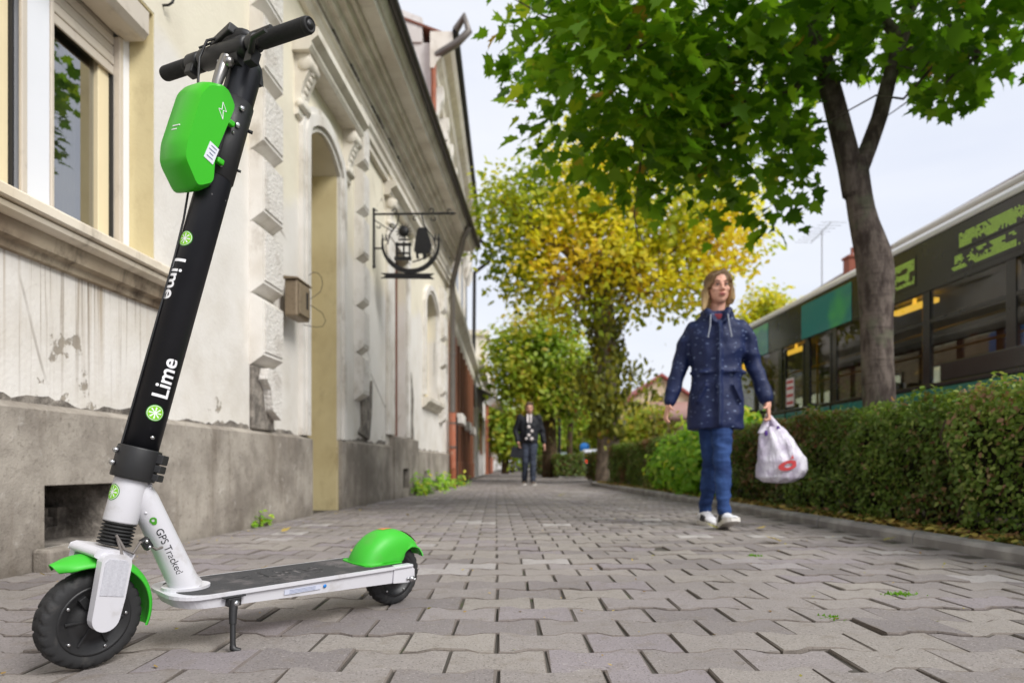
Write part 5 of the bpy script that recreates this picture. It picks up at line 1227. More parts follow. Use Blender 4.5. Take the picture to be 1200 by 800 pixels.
# ---- wheels
def wheel(tf, c, ro, hw, name, motor):
    """c: hub centre in tf's frame, axle along y; returns an empty with tyre / rim / hub parts"""
    t = empty(name); t.parent = sco
    n, prof = 168, []
    for k in range(15):
        a = -1+2*k/14; y = hw*math.sin(a*math.pi/2*.98); prof.append((ro - .021*(abs(a)**3.2), y))
    prof = [(ro*.70, -hw*.86)] + prof + [(ro*.70, hw*.86)]
    rs = []
    for k in range(n):
        an = 2*math.pi*k/n; ring = []
        for r, y in prof:
            q = (an*26/(2*math.pi) + abs(y)*34*(1 if y > 0 else 1)) % 1.0
            g = .0036 if (q < .24 and abs(y) > .003 and r > ro-.012) else 0
            if abs(abs(y)-.0045) < .0016: g = max(g, .0026)
            rr = r-g; ring.append((c[0]+rr*math.cos(an), c[1]+y, c[2]+rr*math.sin(an)))
        rs.append(ring)
    rs.append(rs[0]); m = MB(tf); m.rings(rs, False, False, True); loc_build(m, 'tyre', m_tyrez, t)
    m = MB(tf); ri = ro*.715
    for s in (-1, 1):
        m.lathe([(0, .0), (ri*.45, 0), (ri*.52, -.004), (ri*.74, -.005), (ri*.80, -.001), (ri*.90, -.001), (ri*.94, .0015), (ri, .002), (ri*1.02, -.004)] if motor else
                [(0, .002), (ri*.3, .002), (ri*.34, -.008), (ri*.80, -.010), (ri*.86, -.001), (ri, .001), (ri*1.02, -.004)], (c[0], c[1]+s*hw*.88, c[2]), (0, s, 0), 40)
    loc_build(m, 'rim', m_bpl, t)
    m = MB(tf)
    for k in range(5):
        a = R(20+72*k); x, z = c[0]+ri*.86*math.cos(a), c[2]+ri*.86*math.sin(a)
        for s in (1, -1): m.lathe([(.0034, -.001), (.0034, .0016), (.0022, .0022), (0, .0022)], (x, c[1]+s*hw*.88, z), (0, s, 0), 8)
    loc_build(m, 'rim_screws', m_steel, t)
    if motor:
        m = MB(tf)
        for k in range(6):
            a = R(50+60*k); m.obox((c[0]+ri*.50*math.cos(a), c[1]+hw*.88-.002, c[2]+ri*.50*math.sin(a)), (math.cos(a), 0, math.sin(a)), (0, 1, 0), (-math.sin(a), 0, math.cos(a)), (.020, .0035, .0022))
        m.obox((c[0]+.03, c[1]+hw*.9, c[2]+.034), (.7, 0, .7), (0, 1, 0), (-.7, 0, .7), (.012, .006, .007)); loc_build(m, 'motor_ribs', m_bpl, t, bev=.001)
    return t
m_tyrez = basic('scooter_tyre', (.022, .022, .023), .75, var=.25, vs=12, bump=.25, bs=220, bd=.001, dirt=(.5, (.09, .083, .075)))
HX, HZ = .0064, .1011
wheel(S, (HX, 0, HZ-.004), .0955, .0215, 'front_wheel', True)
I = lambda x, y, z: (x, y, z)
wheel(I, (-WB_, 0, .0859), .0859, .023, 'rear_wheel', False)

# ---- fork
fk = empty('fork'); fk.parent = sco
arm = []
for a in range(0, 181, 15): arm.append((.010-.026*math.cos(R(180+a))*-1*-1, .110-.026*math.sin(R(a))))
arm = [(.010+.026*math.cos(R(a)), .110+.026*math.sin(R(a))) for a in range(180, 361, 15)]
arm += [(.040, .150), (.047, .215), (.044, .227), (.036, .231), (.002, .231), (-.007, .227), (-.011, .215), (-.016, .150)]
for s in (1, -1):
    m = MB(S); m.prism(arm, lambda u, v, d: (u, s*d, v), .0405, .058); loc_build(m, 'fork_arm', m_swhite, fk, bev=.006, seg=3)
m = MB(S); m.prism([(-.020, .224), (-.022, .233), (.0, .238), (.044, .238), (.054, .233), (.056, .222), (.048, .218), (-.008, .218)], lambda u, v, d: (u, d, v), -.050, .042); loc_build(m, 'fork_bridge', m_swhite, fk, bev=.006, seg=3)
m = MB(S); m.prism([(-.011, .153), (.035, .153), (.041, .214), (.036, .222), (.001, .222), (-.005, .215)], lambda u, v, d: (u, d, v), .0575, .0592); loc_build(m, 'reflector', m_refl, fk)
# ---- front mudguard: two-sided shell round the wheel
def shell(tf, c, th0, th1, n, section, name, mat, thick=.003):
    outr, inr = [], []
    for k in range(n+1):
        th = th0+(th1-th0)*k/n; sec = section(th)
        e = Vector((math.cos(R(th)), 0, math.sin(R(th))))
        outr.append([tuple(Vector(c)+e*r+Vector((0, y, 0))) for r, y in sec]); inr.append([tuple(Vector(c)+e*(r-thick)+Vector((0, y*.965, 0))) for r, y in sec])
    rs = [o+i[::-1] for o, i in zip(outr, inr)]
    m = MB(tf); m.rings(rs, True, True, True); return loc_build(m, name, mat)
def fsec(th):
    Rr = float(np.interp(th, [43, 50, 70, 90, 120, 150, 186], [.136, .131, .125, .123, .119, .117, .116])); wd = float(np.interp(th, [43, 52, 70, 120, 186], [.014, .034, .041, .036, .030]))
    return [(Rr-.016*abs(q)**2.4, wd*q) for q in np.linspace(-1, 1, 13)]
shell(S, (HX, 0, HZ), 43, 186, 40, fsec, 'front_mudguard', m_green)
# ---- bellows, head tube, clamp, stem
m = MB(S); pr = []
for k in range(8):
    z0 = .242+k*.0068; pr += [(.0245, z0), (.0300+.0006*(7-k)*.3, z0+.0022), (.0300+.0006*(7-k)*.3, z0+.0040), (.0245, z0+.0062)]
m.lathe(pr, (0, 0, 0), (0, 0, 1), 40); loc_build(m, 'bellows', m_grip)
m = MB(S); m.lathe([(.0, .288), (.0305, .288), (.0312, .291), (.0312, .372), (.0305, .376), (0, .376)], n=40); loc_build(m, 'head_tube', m_swhite)
cl = empty('folding_clamp'); cl.parent = sco
m = MB(S); m.lathe([(.031, .3755), (.0395, .3755), (.0405, .378), (.0405, .436), (.0395, .439), (.033, .439)], n=44); loc_build(m, 'collar', m_bpl, cl)
m = MB(S)
for z0, z1 in ((.380, .394), (.397, .412), (.4145, .434)): m.obox((-.026, .030, (z0+z1)/2), (-.55, .85, 0), (.85, .55, 0), (0, 0, 1), (.0125, .013, (z1-z0)/2))
loc_build(m, 'hinge_block', m_bpl, cl, bev=.002)
m = MB(S)
for z in (.400, .425):
    m.lathe([(.0055, 0), (.0055, .004), (.004, .0065), (0, .007)], (.0418, -.006, z), (1, 0, 0), 10)
m.lathe([(.0045, 0), (.0045, .003), (.002, .0055), (0, .005)], (.0365*math.sin(R(8)), .0365*math.cos(R(8)), .463), (math.sin(R(8)), math.cos(R(8)), 0), 6)
loc_build(m, 'clamp_bolts', m_steel, cl)
m = MB(S); m.lathe([(.0, .43), (.0330, .43), (.0330, 1.262), (.0320, 1.277), (.029, 1.287), (.018, 1.292), (0, 1.293)], n=48)
stem = loc_build(m, 'stem', m_black)
m = MB(S); m.lathe([(.0331, 1.022), (.0352, 1.024), (.0352, 1.196), (.0331, 1.198)], n=48); loc_build(m, 'bracket_sleeve', m_bpl, stem); 
m = MB(S)
az = lambda r, p, z: (r*math.sin(R(p)), r*math.cos(R(p)), z)
for p, z, r in ((12, 1.175, .0062), (12, 1.137, .0062)):
    m.lathe([(r, 0), (r, .004), (r*.6, .006), (0, .0055)], az(.0350, p, z), az(1, p, 0), 6)
for p, z in ((18, 1.118), (26, 1.040)): m.lathe([(.0032, 0), (.003, .003), (0, .004)], az(.0350, p, z), az(1, p, 0), 8)
loc_build(m, 'sleeve_bolts', m_steel, stem)
m = MB(S); m.lathe([(.0, 0), (.004, 0), (.004, .012), (0, .012)], (-.028, .016, 1.152), (-.8, .6, 0), 8); m.lathe([(.0, 0), (.003, 0), (.003, .01), (0, .01)], (-.028, .016, 1.06), (-.8, .6, 0), 8); loc_build(m, 'sleeve_studs', m_bpl, stem)
# ---- battery box
bt = empty('battery_box'); bt.parent = sco
def rounded(P_, r, n=4):
    out = []; N = len(P_)
    for i in range(N):
        p, a, b = (np.array(q) for q in (P_[i], P_[i-1], P_[(i+1) % N])); da, db = a-p, b-p; la, lb = np.linalg.norm(da), np.linalg.norm(db)
        k = min(r, la*.48, lb*.48); s0, s1 = p+da/la*k, p+db/lb*k
        out += [tuple((1-t)**2*s0 + 2*t*(1-t)*p + t*t*s1) for t in np.linspace(0, 1, n)]
    return out
BP = rounded([(.026, 1.172), (.055, 1.195), (.094, 1.176), (.109, 1.145), (.113, 1.03), (.104, .992), (.060, .954), (.028, .98), (.036, 1.03)], .011)
def inset(P_, d):
    c = np.mean(P_, 0); return [tuple(np.array(p)+(c-np.array(p))/np.linalg.norm(c-np.array(p))*d) for p in P_]
m = MB(S); rs = []
for y, d in ((-.032, .010), (-.024, .001), (.016, .0), (.038, .004), (.050, .012)): rs.append([(u, y, v) for u, v in inset(BP, d)])
m.rings(rs, True, True, True); loc_build(m, 'case', m_gbat, bt, bev=.003, seg=3)
m = MB(S); m.box((.022, -.018, .99), (.045, .030, 1.168)); loc_build(m, 'mounting_rail', m_bpl, bt, bev=.003)
for z in (1.128, 1.042): m = MB(S); m.box((.018, .034, z-.006), (.034, .046, z+.006)); loc_build(m, 'tab', m_gbat, bt, bev=.003)
# printed lightning outline, pale label and small lettering on the box
yb_ = .0507
m = MB(S); bolt = [(.073, 1.150), (.055, 1.143), (.060, 1.128), (.0530, 1.130), (.0610, 1.1150), (.0740, 1.1230), (.0695, 1.136), (.0760, 1.1345)]
bolt = [(.050, 1.146), (.064, 1.138), (.058, 1.134), (.070, 1.122), (.056, 1.128), (.052, 1.124), (.050, 1.136), (.056, 1.138)]
bolt = [(.058, 1.150), (.046, 1.137), (.053, 1.135), (.049, 1.118), (.063, 1.133), (.056, 1.135)]
for a, c2 in zip(bolt, bolt[1:]+bolt[:1]):
    m.tube([(a[0], yb_-.0006, a[1]), (c2[0], yb_-.0006, c2[1])], .0009, 5)
loc_build(m, 'lightning_mark', m_lw, bt)
m = MB(S); lab = [(.062, 1.062), (.040, 1.058), (.044, 1.022), (.066, 1.026)]
m.prism(lab, lambda u, v, d: (u, d, v), yb_-.003, yb_+.0004); lo = loc_build(m, 'label', m_label, bt)
m = MB(S)
for q, (u0, u1) in enumerate(((.0, .013), (.0, .015), (.002, .011), (.0, .014))):
    v = 1.054-.0075*q; m.prism([(.0445+.0010*q+u0, v), (.0445+.0010*q+u1, v+.0022), (.0445+.0010*q+u1, v+.0005), (.0445+.0010*q+u0, v-.0017)], lambda x_, z_v, d: (x_, d, z_v), yb_+.0005, yb_+.0010)
loc_build(m, 'label_print', m_lprint, lo)
m = MB(S)
for z, w_ in ((1.066, .022), (1.058, .016)): m.box((.1105, .000, z), (.1125, w_, z+.0022))
loc_build(m, 'small_lettering', m_lw, bt)
# ---- bars
HB = (.034, 1.303)
SB = lambda x, y, z: S(x, y, z+.040*y-.006)
bar = empty('handlebar'); bar.parent = sco
m = MB(SB); m.cyl((HB[0], -.21, HB[1]), (HB[0], .20, HB[1]), .0115); loc_build(m, 'tube', m_bpl, bar)
m = MB(SB); m.lathe([(.0, -.105), (.019, -.105), (.0215, -.100), (.0215, .030), (.018, .042), (0, .042)], (HB[0], 0, HB[1]), (0, 1, 0), 28)
m.prism([(-.034, 1.262), (-.020, 1.293), (.020, 1.322), (.044, 1.318), (.052, 1.298), (.036, 1.268)], lambda u, v, d: (u, d, v), -.024, .024); loc_build(m, 'bar_mount', m_bpl, bar, bev=.004)
m = MB(SB)
for y in (-.038, -.012): m.lathe([(.0048, 0), (.0048, .003), (.003, .0045), (0, .004)], (HB[0]+.004, y, HB[1]-.020), (.25, .25, -1), 8)
loc_build(m, 'mount_screws', m_steel, bar)
m = MB(SB); m.tube([(.046, -.002, 1.275), (.050, .0, 1.250), (.052, 0, 1.215), (.050, 0, 1.19)], [.012, .012, .010, .008], 12); m.ball((.047, .01, 1.262), .012, 10, 7); loc_build(m, 'folding_latch', basic('latch_steel', (.30, .29, .28), .35, .9), bar)
def grip(y0, y1):
    m = MB(SB); pr = [(0, 0), (.0135, 0), (.0158, .003), (.0162, .010)]; L_ = abs(y1-y0); k = .012
    while k < L_-.012: pr += [(.0162, k), (.0153, k+.0008), (.0153, k+.0020), (.0162, k+.0028)]; k += .0042
    pr += [(.0162, L_-.008), (.0150, L_-.003), (.0125, L_), (.0118, L_-.0012), (.0, L_-.0012)]
    m.lathe(pr, (HB[0], y0, HB[1]), (0, 1 if y1 > y0 else -1, 0), 30); return loc_build(m, 'grip', m_grip, bar)
gl_ = grip(.078, .222); grip(-.150, -.246)
m = MB(SB); m.lathe([(.0, 0), (.0195, 0), (.0205, .004), (.0205, .032), (.0185, .038), (0, .038)], (HB[0], -.148, HB[1]), (0, 1, 0), 28); m.obox((HB[0]+.004, -.128, HB[1]-.022), (1, 0, 0), (0, 1, 0), (0, 0, 1), (.012, .012, .012)); loc_build(m, 'throttle', m_bpl, bar, bev=.003)
m = MB(SB)   # brake housing and lever on the near side, switch pod behind it
m.obox((HB[0]+.004, -.028, HB[1]+.026), (.2, 1, .1), (1, -.2, 0), (0, 0, 1), (.040, .020, .010)); m.ball((HB[0]-.002, -.010, HB[1]+.026), (.024, .050, .020), 14, 8)
m.lathe([(.0, 0), (.0185, 0), (.0185, .020), (0, .020)], (HB[0], .050, HB[1]), (0, 1, 0), 24); loc_build(m, 'control_pod', m_bpl, bar, bev=.003)
m = MB(SB); m.tube([(HB[0]-.006, .030, HB[1]+.024), (HB[0]-.010, .055, HB[1]+.032), (HB[0]-.012, .085, HB[1]+.037)], [.011, .0095, .0088], 10); loc_build(m, 'thumb_lever', m_bpl, bar)
m = MB(SB); m.tube([(HB[0]-.004, .054, HB[1]-.018), (HB[0]+.012, .075, HB[1]-.032), (HB[0]+.036, .110, HB[1]-.030), (HB[0]+.040, .150, HB[1]-.028)], [.009, .007, .006, .005], 8, flat=.6)
m.obox((HB[0]-.004, .060, HB[1]-.030), (1, 0, 0), (0, 1, 0), (0, 0, 1), (.010, .012, .014)); loc_build(m, 'brake_lever', m_bpl, bar, bev=.002)
m = MB(SB); m.lathe([(.003, 0), (.003, .003), (0, .003)], (HB[0]+.010, .062, HB[1]-.012), (.3, .9, -.2), 8); loc_build(m, 'lever_pin', m_steel, bar)
m = MB(SB); m.lathe([(0, .0002), (.0085, .0002), (.0085, .0010), (0, .0010)], (HB[0], .2208, HB[1]), (0, 1, 0), 20); m.lathe([(0, .001), (.0045, .001), (.0045, .0015), (0, .0015)], (HB[0], .2208, HB[1]), (0, 1, 0), 16); loc_build(m, 'end_cap', m_bpl, bar)
cb = MB(SB)
cb.tube([(HB[0]+.01, -.040, HB[1]+.034), (HB[0]+.030, -.058, HB[1]+.012), (HB[0]+.034, -.060, HB[1]-.030), (.065, -.045, 1.215), (.060, -.03, 1.188)], .0028, 6)
cb.tube([(HB[0]-.010, .040, HB[1]+.020), (HB[0]-.012, .01, HB[1]+.034), (HB[0]+.012, -.060, HB[1]+.026), (HB[0]+.03, -.080, HB[1]+.0)], .0025, 6)
cb.tube([(.042, -.012, .985), (.036, -.010, .92), (.0335, -.009, .84), (.0335, -.009, .66), (.0335, -.009, .54), (.034, -.009, .445)], .0022, 6)
loc_build(cb, 'cable', m_bpl)

# ---- down tube and deck
T0_, T1_ = Vector((-.082, 0, .340)), Vector((-.183, 0, .130)); td = (T1_-T0_).normalized()
m = MB(); m.tube([Vector((-.062, 0, .372)), Vector((-.075, 0, .352)), T0_+td*.02, T0_.lerp(T1_, .5), T1_-td*.02, T1_], [.018, .024, .0275, .0285, .030, .034], 32)
dt = loc_build(m, 'down_tube', m_swhite)
m = MB()   # weld seam between head tube and down tube
for s in (1, -1):
    for k in range(12):
        f_ = k/11; z = .300+.068*f_; x0_ = U0-sn*z-.026; m.ball((x0_-.010+.004*f_, s*(.0225-.004*f_), z), .0034, 6, 5)
loc_build(m, 'weld_seam', m_swhite, dt)
m = MB(); m.prism([(-.183+.050*math.cos(a), .036*math.sin(a)) for a in np.linspace(0, 2*math.pi, 33)[:-1]], lambda u, v, d: (u, v, d), .126, .136); loc_build(m, 'tube_flange', m_swhite, bev=.003)
def deck_outline(hw, xf, xr, rr=.055, n=8):
    P_ = [(xf-rr+rr*math.sin(a), hw-rr+rr*math.cos(a)) for a in np.linspace(0, math.pi/2, n)]
    return P_[::1] and ([(xr, hw)] + P_ + [(x, -y) for x, y in P_[::-1]] + [(xr, -hw)])
dk = empty('deck'); dk.parent = sco
m = MB(); m.prism(deck_outline(.084, -.128, -.700), lambda u, v, d: (u, v, d), .1215, .1290)
for s in (1, -1): m.box((-.765, s*.0615 if s > 0 else -.084, .1215), (-.6995, .084 if s > 0 else -.0615, .1288))
loc_build(m, 'deck_rim', m_swhite, dk, bev=.002)
m = MB(); o1 = deck_outline(.078, -.132, -.700); zb = lambda x: .101-.020*(-x-.13)/.63
vt_ = [(u, v, .1214) for u, v in o1] + [(u-(.012 if u > -.2 else 0), v*.965, zb(u)) for u, v in o1]; n = len(o1)
m.add(vt_, [tuple(range(n))[::-1], tuple(range(n, 2*n))]); m.add(vt_, [(i, (i+1) % n, n+(i+1) % n, n+i) for i in range(n)], False); loc_build(m, 'deck_body', m_swhite, dk, bev=.003)
for s in (1, -1):
    m = MB(); pr = [(-.700, .121), (-.700, zb(-.7)), (-.752, .0795), (-.770, .080), (-.776, .0865), (-.774, .114), (-.766, .121)]
    m.prism(pr, lambda u, v, d: (u, s*d, v), .064, .0795); loc_build(m, 'dropout', m_swhite, dk, bev=.002)
m = MB()
for s in (1, -1): m.lathe([(.0085, 0), (.0085, .006), (.0045, .007), (.0045, .016), (.0035, .018), (0, .018)], (-WB_, s*.0796, .0885), (0, s, 0), 6)
for s in (1, -1): m.lathe([(.0045, 0), (.0045, .004), (0, .005)], (-WB_+.014, s*.0796, .0905), (0, s, 0), 6)
loc_build(m, 'axle_nut', m_steel, dk)
m = MB(); m.prism(deck_outline(.0765, -.150, -.700, .05), lambda u, v, d: (u, v, d), .1291, .1302); tp_ = loc_build(m, 'grip_tape', m_tape, dk)
text_obj('worn_lettering', 'Lime', .085, lambda u, v: (-.445-u, -.012-v, .1305), m_scuff, tp_, world=False)
m = MB()
for q in range(16):
    x, y = -.30-.3*random.random(), random.uniform(-.06, .06); a = random.uniform(-.5, .5); m.obox((x, y, .1304), (math.cos(a), math.sin(a), 0), (-math.sin(a), math.cos(a), 0), (0, 0, 1), (random.uniform(.004, .018), .0007, .0002))
tag(loc_build(m, 'scratches', m_scuff, tp_), kind='stuff')
m = MB(); m.box((-.470, .0781, .1015), (-.372, .0786, .1135)); o = loc_build(m, 'rating_label', basic('rating_grey', lin(196, 200, 216), .5), dk)
m = MB()
for q in range(3): m.box((-.455, .0787, .1035+.003*q), (-.385, .0789, .1045+.003*q))
loc_build(m, 'label_print', m_lprint, o)
m = MB(); m.lathe([(0, .0), (.0045, .0), (.0045, .001), (0, .001)], (-.482, .0780, .107), (0, 1, 0), 14); loc_build(m, 'blue_dot', m_blue, dk)
# ---- kickstand
ks = empty('kickstand'); ks.parent = sco
m = MB(); m.box((-.272, .070, .117), (-.222, .090, .1212)); m.box((-.262, .074, .098), (-.232, .089, .1168)); loc_build(m, 'bracket', m_bpl, ks, bev=.002)
m = MB(); m.tube([(-.246, .086, .112), (-.241, .093, .085), (-.2385, .099, .064)], [.0095, .0085, .0075], 14); m.tube([(-.2385, .099, .064), (-.234, .111, .022)], .0058, 12)
m.tube([(-.234, .111, .022), (-.2335, .113, .016), (-.2365, .118, .0128), (-.2440, .125, .0118)], [.0066, .0072, .007, .005], 10); loc_build(m, 'leg', m_bpl, ks)
m = MB(); m.lathe([(.0065, 0), (.0065, .003), (.003, .0045), (0, .004)], (-.247, .0945, .106), (0, 1, .2), 8); loc_build(m, 'pivot_bolt', m_steel, ks)
# ---- rear mudguard
RTH = [14, 25, 40, 57, 72, 84, 90, 107, 130, 152]; RO = [.146, .146, .145, .142, .137, .131, .128, .118, .110, .106]; RI = [.140, .108, .072, .055, .049, .052, .070, .088, .098, .1015]
def rsec(th):
    ro, ri = float(np.interp(th, RTH, RO)), float(np.interp(th, RTH, RI)); P_ = []
    wd = float(np.interp(th, [14, 60, 110, 152], [.052, .054, .048, .030]))
    ys = [0, .25, .5, .72, .88, .97, 1.0, 1.0, 1.0]; rr = [ro, ro-.001, ro-.004, ro-.010, ro-.020, ro-.034, max(ri, ro-.048), (max(ri, ro-.048)+ri)/2, ri]
    half = [(r, y*wd) for r, y in zip(rr, ys)]
    half = [(max(r, ri), y) for r, y in half]
    return [(r, -y) for r, y in half[::-1]] + half[1:]
rm_ = shell(I, (-WB_, 0, .0859), 14, 152, 46, rsec, 'rear_mudguard', m_green, .0025)
m = MB(); m.prism([(-.626, .046), (-.622, 0), (-.626, -.046), (-.638, -.0585), (-.745, -.0585), (-.745, -.052), (-.645, -.05), (-.645, .05), (-.745, .052), (-.745, .0585), (-.638, .0585)], lambda u, v, d: (u, v, d), .1303, .1332); loc_build(m, 'mudguard_flange', m_green, rm_)
def onr(th, y, lift):
    return lambda: None
def rpatch(t0, t1, y0, y1, name, mat, lift=.0008):
    m = MB(); rs = []
    for k in range(6):
        th = t0+(t1-t0)*k/5; sec = rsec(th); ro = float(np.interp(th, RTH, RO)); row = []
        for q in range(5):
            y = y0+(y1-y0)*q/4; h = sorted((yy, r) for r, yy in sec if abs(yy) < .053); r = float(np.interp(y, [a for a, b in h], [b for a, b in h]))+lift
            row.append((-WB_+r*math.cos(R(th)), y, .0859+r*math.sin(R(th))))
        rs.append(row)
    m.rings(rs, False, False, True); return loc_build(m, name, mat, rm_)
rpatch(70, 84, -.024, .004, 'orange_sticker', m_orng); rpatch(104, 128, -.018, .018, 'red_reflector', m_redr, .004)
# ---- brake hose clip on the down tube
m = MB(); m.tube([(-.028, .034, .262), (-.040, .044, .235), (-.055, .046, .225), (-.070, .040, .245), (-.084, .036, .241), (-.100, .042, .228), (-.114, .036, .230)], .0028, 8); m.tube([(-.030, .036, .255), (-.038, .046, .215), (-.030, .05, .200)], .0028, 8); loc_build(m, 'brake_hose', basic('hose_grey', lin(110, 104, 100), .5), dt)
m = MB(); m.obox((-.084, .034, .240), (.5, 0, .85), (0, 1, 0), (.85, 0, -.5), (.012, .008, .008)); loc_build(m, 'hose_clip', m_bpl, dt, bev=.002)
m = MB()
for q in (.006, -.006): m.ball((-.084+q*.5, .043, .240+q), .0042, 8, 6)
loc_build(m, 'clip_screws', m_steel, dt)

# ---- printed marks: fruit slice roundels and lettering wrapped on the tubes
def cyl_map(r, phi, z, sgn):      # text x runs along the tube (sgn +1: upwards)
    def fn(u, v, h=.0004):
        p = phi + sgn*math.degrees(v/r); return S((r+h)*math.sin(R(p)), (r+h)*math.cos(R(p)), z+sgn*u)
    return fn
text_obj('lettering', 'Lime', .043, cyl_map(.0331, 13, .584, 1), m_lw, stem, .004, world=False, bold=.018)
text_obj('lettering', 'Lime', .046, cyl_map(.0331, 84, .786, -1), m_lw, stem, .004, world=False, bold=.018)
def roundel(name, fn, r, par):
    m = MB()
    def disc(r0, r1, a0, a1, h, ci, n=28, k=4):
        m.cm = ci; rs = []
        for q in range(k+1):
            rr = r0+(r1-r0)*q/k; rs.append([fn(rr*math.cos(a0+(a1-a0)*i/n), rr*math.sin(a0+(a1-a0)*i/n), h) for i in range(n+1)])
        m.rings(rs, False, False, True)
    disc(0.0001, r, 0, 2*math.pi, .0004, 0); disc(.0001, r*.90, 0, 2*math.pi, .0007, 1); disc(r*.70, r*.84, 0, 2*math.pi, .0010, 2, k=1)
    for q in range(8):
        a = 2*math.pi*q/8; 
        m.cm = 2; cx0, cy0 = r*.13*math.cos(a+math.pi/8), r*.13*math.sin(a+math.pi/8); rs = []
        for w_ in range(4):
            rr = .001+(r*.54)*w_/3; rs.append([fn(cx0+rr*math.cos(a+.08+(math.pi/4-.16)*i/4), cy0+rr*math.sin(a+.08+(math.pi/4-.16)*i/4), .0010) for i in range(5)])
        m.rings(rs, False, False, True)
    return m.build(name, [m_lgd, m_lw, m_lg], par, world=False, fix=False)
roundel('fruit_roundel', cyl_map(.0331, 17, .512, 1), .0165, stem); roundel('fruit_roundel', cyl_map(.0331, 78, .872, 1), .0165, stem); 
def head_map(u, v, h=.0004):
    p = 88+math.degrees(v/.0312); z = .344+u; x, y = (.0312+h)*math.sin(R(p)), (.0312+h)*math.cos(R(p)); return S(x, y, z)
roundel('fruit_roundel', head_map, .0165, sco)
e1 = Vector((.51, .86, 0)); e1 = (e1-td*e1.dot(td)).normalized(); e2 = td.cross(e1)
if e2.x > 0: e2 = -e2
def dt_map(a0, psi0):
    def fn(u, v, h=.0005):
        a = a0+u; r = .0284+h+ (.0006 if a > .15 else 0); ps = psi0+v/r; return T0_+td*a + (e1*math.cos(ps)+e2*math.sin(ps))*r
    return fn
text_obj('gps_lettering', 'GPS Tracked', .0205, dt_map(.132, .22), m_ld, dt, .003, world=False)
pm = MB(); fm = dt_map(.057, .16); rs = []
for k in range(20):
    a = 2*math.pi*k/19; o_ = (.0068*math.cos(a)*(1.0 if math.cos(a) < .6 else 1.5), .0068*math.sin(a)); i_ = (.0030*math.cos(a), .0030*math.sin(a)); rs.append([fm(*i_), fm((i_[0]+o_[0])/2, (i_[1]+o_[1])/2), fm(*o_)])
pm.rings(rs, False, False); pm.build('pin_mark', m_lgd, dt, world=False, fix=False)
# ================================================================== PEOPLE (local: x to the photo's right, y away from the camera, z up)
m_skin = (lambda t: t.fin(t.mix(t.noise(30, 3, coord='obj'), lin(214, 158, 136), lin(228, 178, 156)), .5, spec=.3))(NT('skin'))
m_lip = basic('lips', lin(186, 104, 100), .45); m_eyew = basic('eye_white', lin(158, 146, 140), .3, var=.02); m_iris = basic('iris', (.03, .025, .02), .2); m_brow = basic('eyebrow', lin(96, 72, 56), .8)
def hair_mat(name, root, tip, z0, z1):
    t = NT(name); P = t.coord('obj'); x, y, z = t.xyz(P); st = t.noise(1, 5, P, .6, stretch=(160, 160, 9))
    c = t.mix(t.step(z, z0, z1), tip, root); c = t.mix(t.math('MULTIPLY', t.step(st, .4, .7), .45), c, mul(root, .5))
    return t.fin(c, .5, 0, t.bump(st, .7, .006), .4)
def coat_mat():
    t = NT('navy_coat'); P = t.coord('obj'); v = t.mapping(P, (22, 22, 46), (0, .6, 0)); vo = t.n('ShaderNodeTexVoronoi'); vo.inputs['Scale'].default_value = 1; t.l(v, vo.inputs['Vector'])
    spk = t.math('MULTIPLY', t.step(vo.outputs['Distance'], .27, .17), t.step(t.noise(60, 2, coord='obj'), .40, .52))
    c = t.mix(t.noise(5, 4, coord='obj'), lin(12, 22, 56), lin(24, 40, 86)); c = t.mix(t.math('MULTIPLY', spk, .6), c, lin(124, 140, 176))
    return t.fin(c, .62, 0, t.bump(t.noise(14, 4, coord='obj'), .35, .02), .4)
def denim_mat(name, a, b):
    t = NT(name); P = t.coord('obj'); c = t.mix(t.step(t.noise(7, 4, coord='obj'), .35, .7), a, b); c = t.mix(t.math('MULTIPLY', t.noise(300, 2, coord='obj'), .3), c, mul(b, 1.5))
    return t.fin(c, .8, 0, t.bump(t.noise(1, 4, P, .6, stretch=(10, 10, 34)), .5, .012), .2)
m_coat = coat_mat(); m_jean = denim_mat('blue_denim', lin(26, 42, 82), lin(52, 78, 128)); m_shoe = basic('white_leather', lin(230, 230, 234), .5, var=.04); m_sole = basic('sole_rubber', lin(214, 210, 204), .7, var=.06, dirt=(.4, lin(150, 140, 128)))
m_stripe = basic('black_stripe', (.02, .02, .022), .5); m_burg = basic('burgundy_knit', lin(112, 30, 46), .85, bump=.4, bs=200); m_cord = basic('drawstring', lin(150, 156, 170), .7); m_zip = basic('zip_metal', lin(52, 66, 100), .4, .4)

def finger(base, d1, bend_ax, L, r, curl):
    """three bones, each bent a further `curl` degrees about bend_ax"""
    out = []; p = Vector(base); d = Vector(d1).normalized(); q = Quaternion(Vector(bend_ax).normalized(), R(curl))
    for k, f in enumerate((.45, .32, .23)):
        e = p+d*L*f; out.append(('c', p, r*(1-.10*k), e, r*(.93-.10*k))); p = e; d = q @ d
    return out
def hand(wrist, d, palm_n, thumb, curl, s=1.0, r0=.024):
    """d: along the hand, palm_n: where the palm faces, thumb: side on which the thumb leaves"""
    d, n, t = Vector(d).normalized(), Vector(palm_n).normalized(), Vector(thumb).normalized(); w = Vector(wrist); out = []
    rot = Matrix((t, n, d)).transposed()
    out.append(('c', w, r0*s, w+d*.035*s, .023*s)); out.append(('e', w+d*.052*s, (.040*s, .016*s, .048*s), rot))
    ax = d.cross(n)
    for k, (o, L) in enumerate(((.030, .072), (.010, .080), (-.010, .075), (-.029, .060))):
        out += finger(w+d*.088*s+t*o*s, d+t*o*2.2, ax, L*s, .0090*s, curl*(1+.1*k))
    out += finger(w+d*.030*s+t*.030*s, d*.75+t*.75+n*.25, ax, .062*s, .0102*s, curl*.45)
    return out
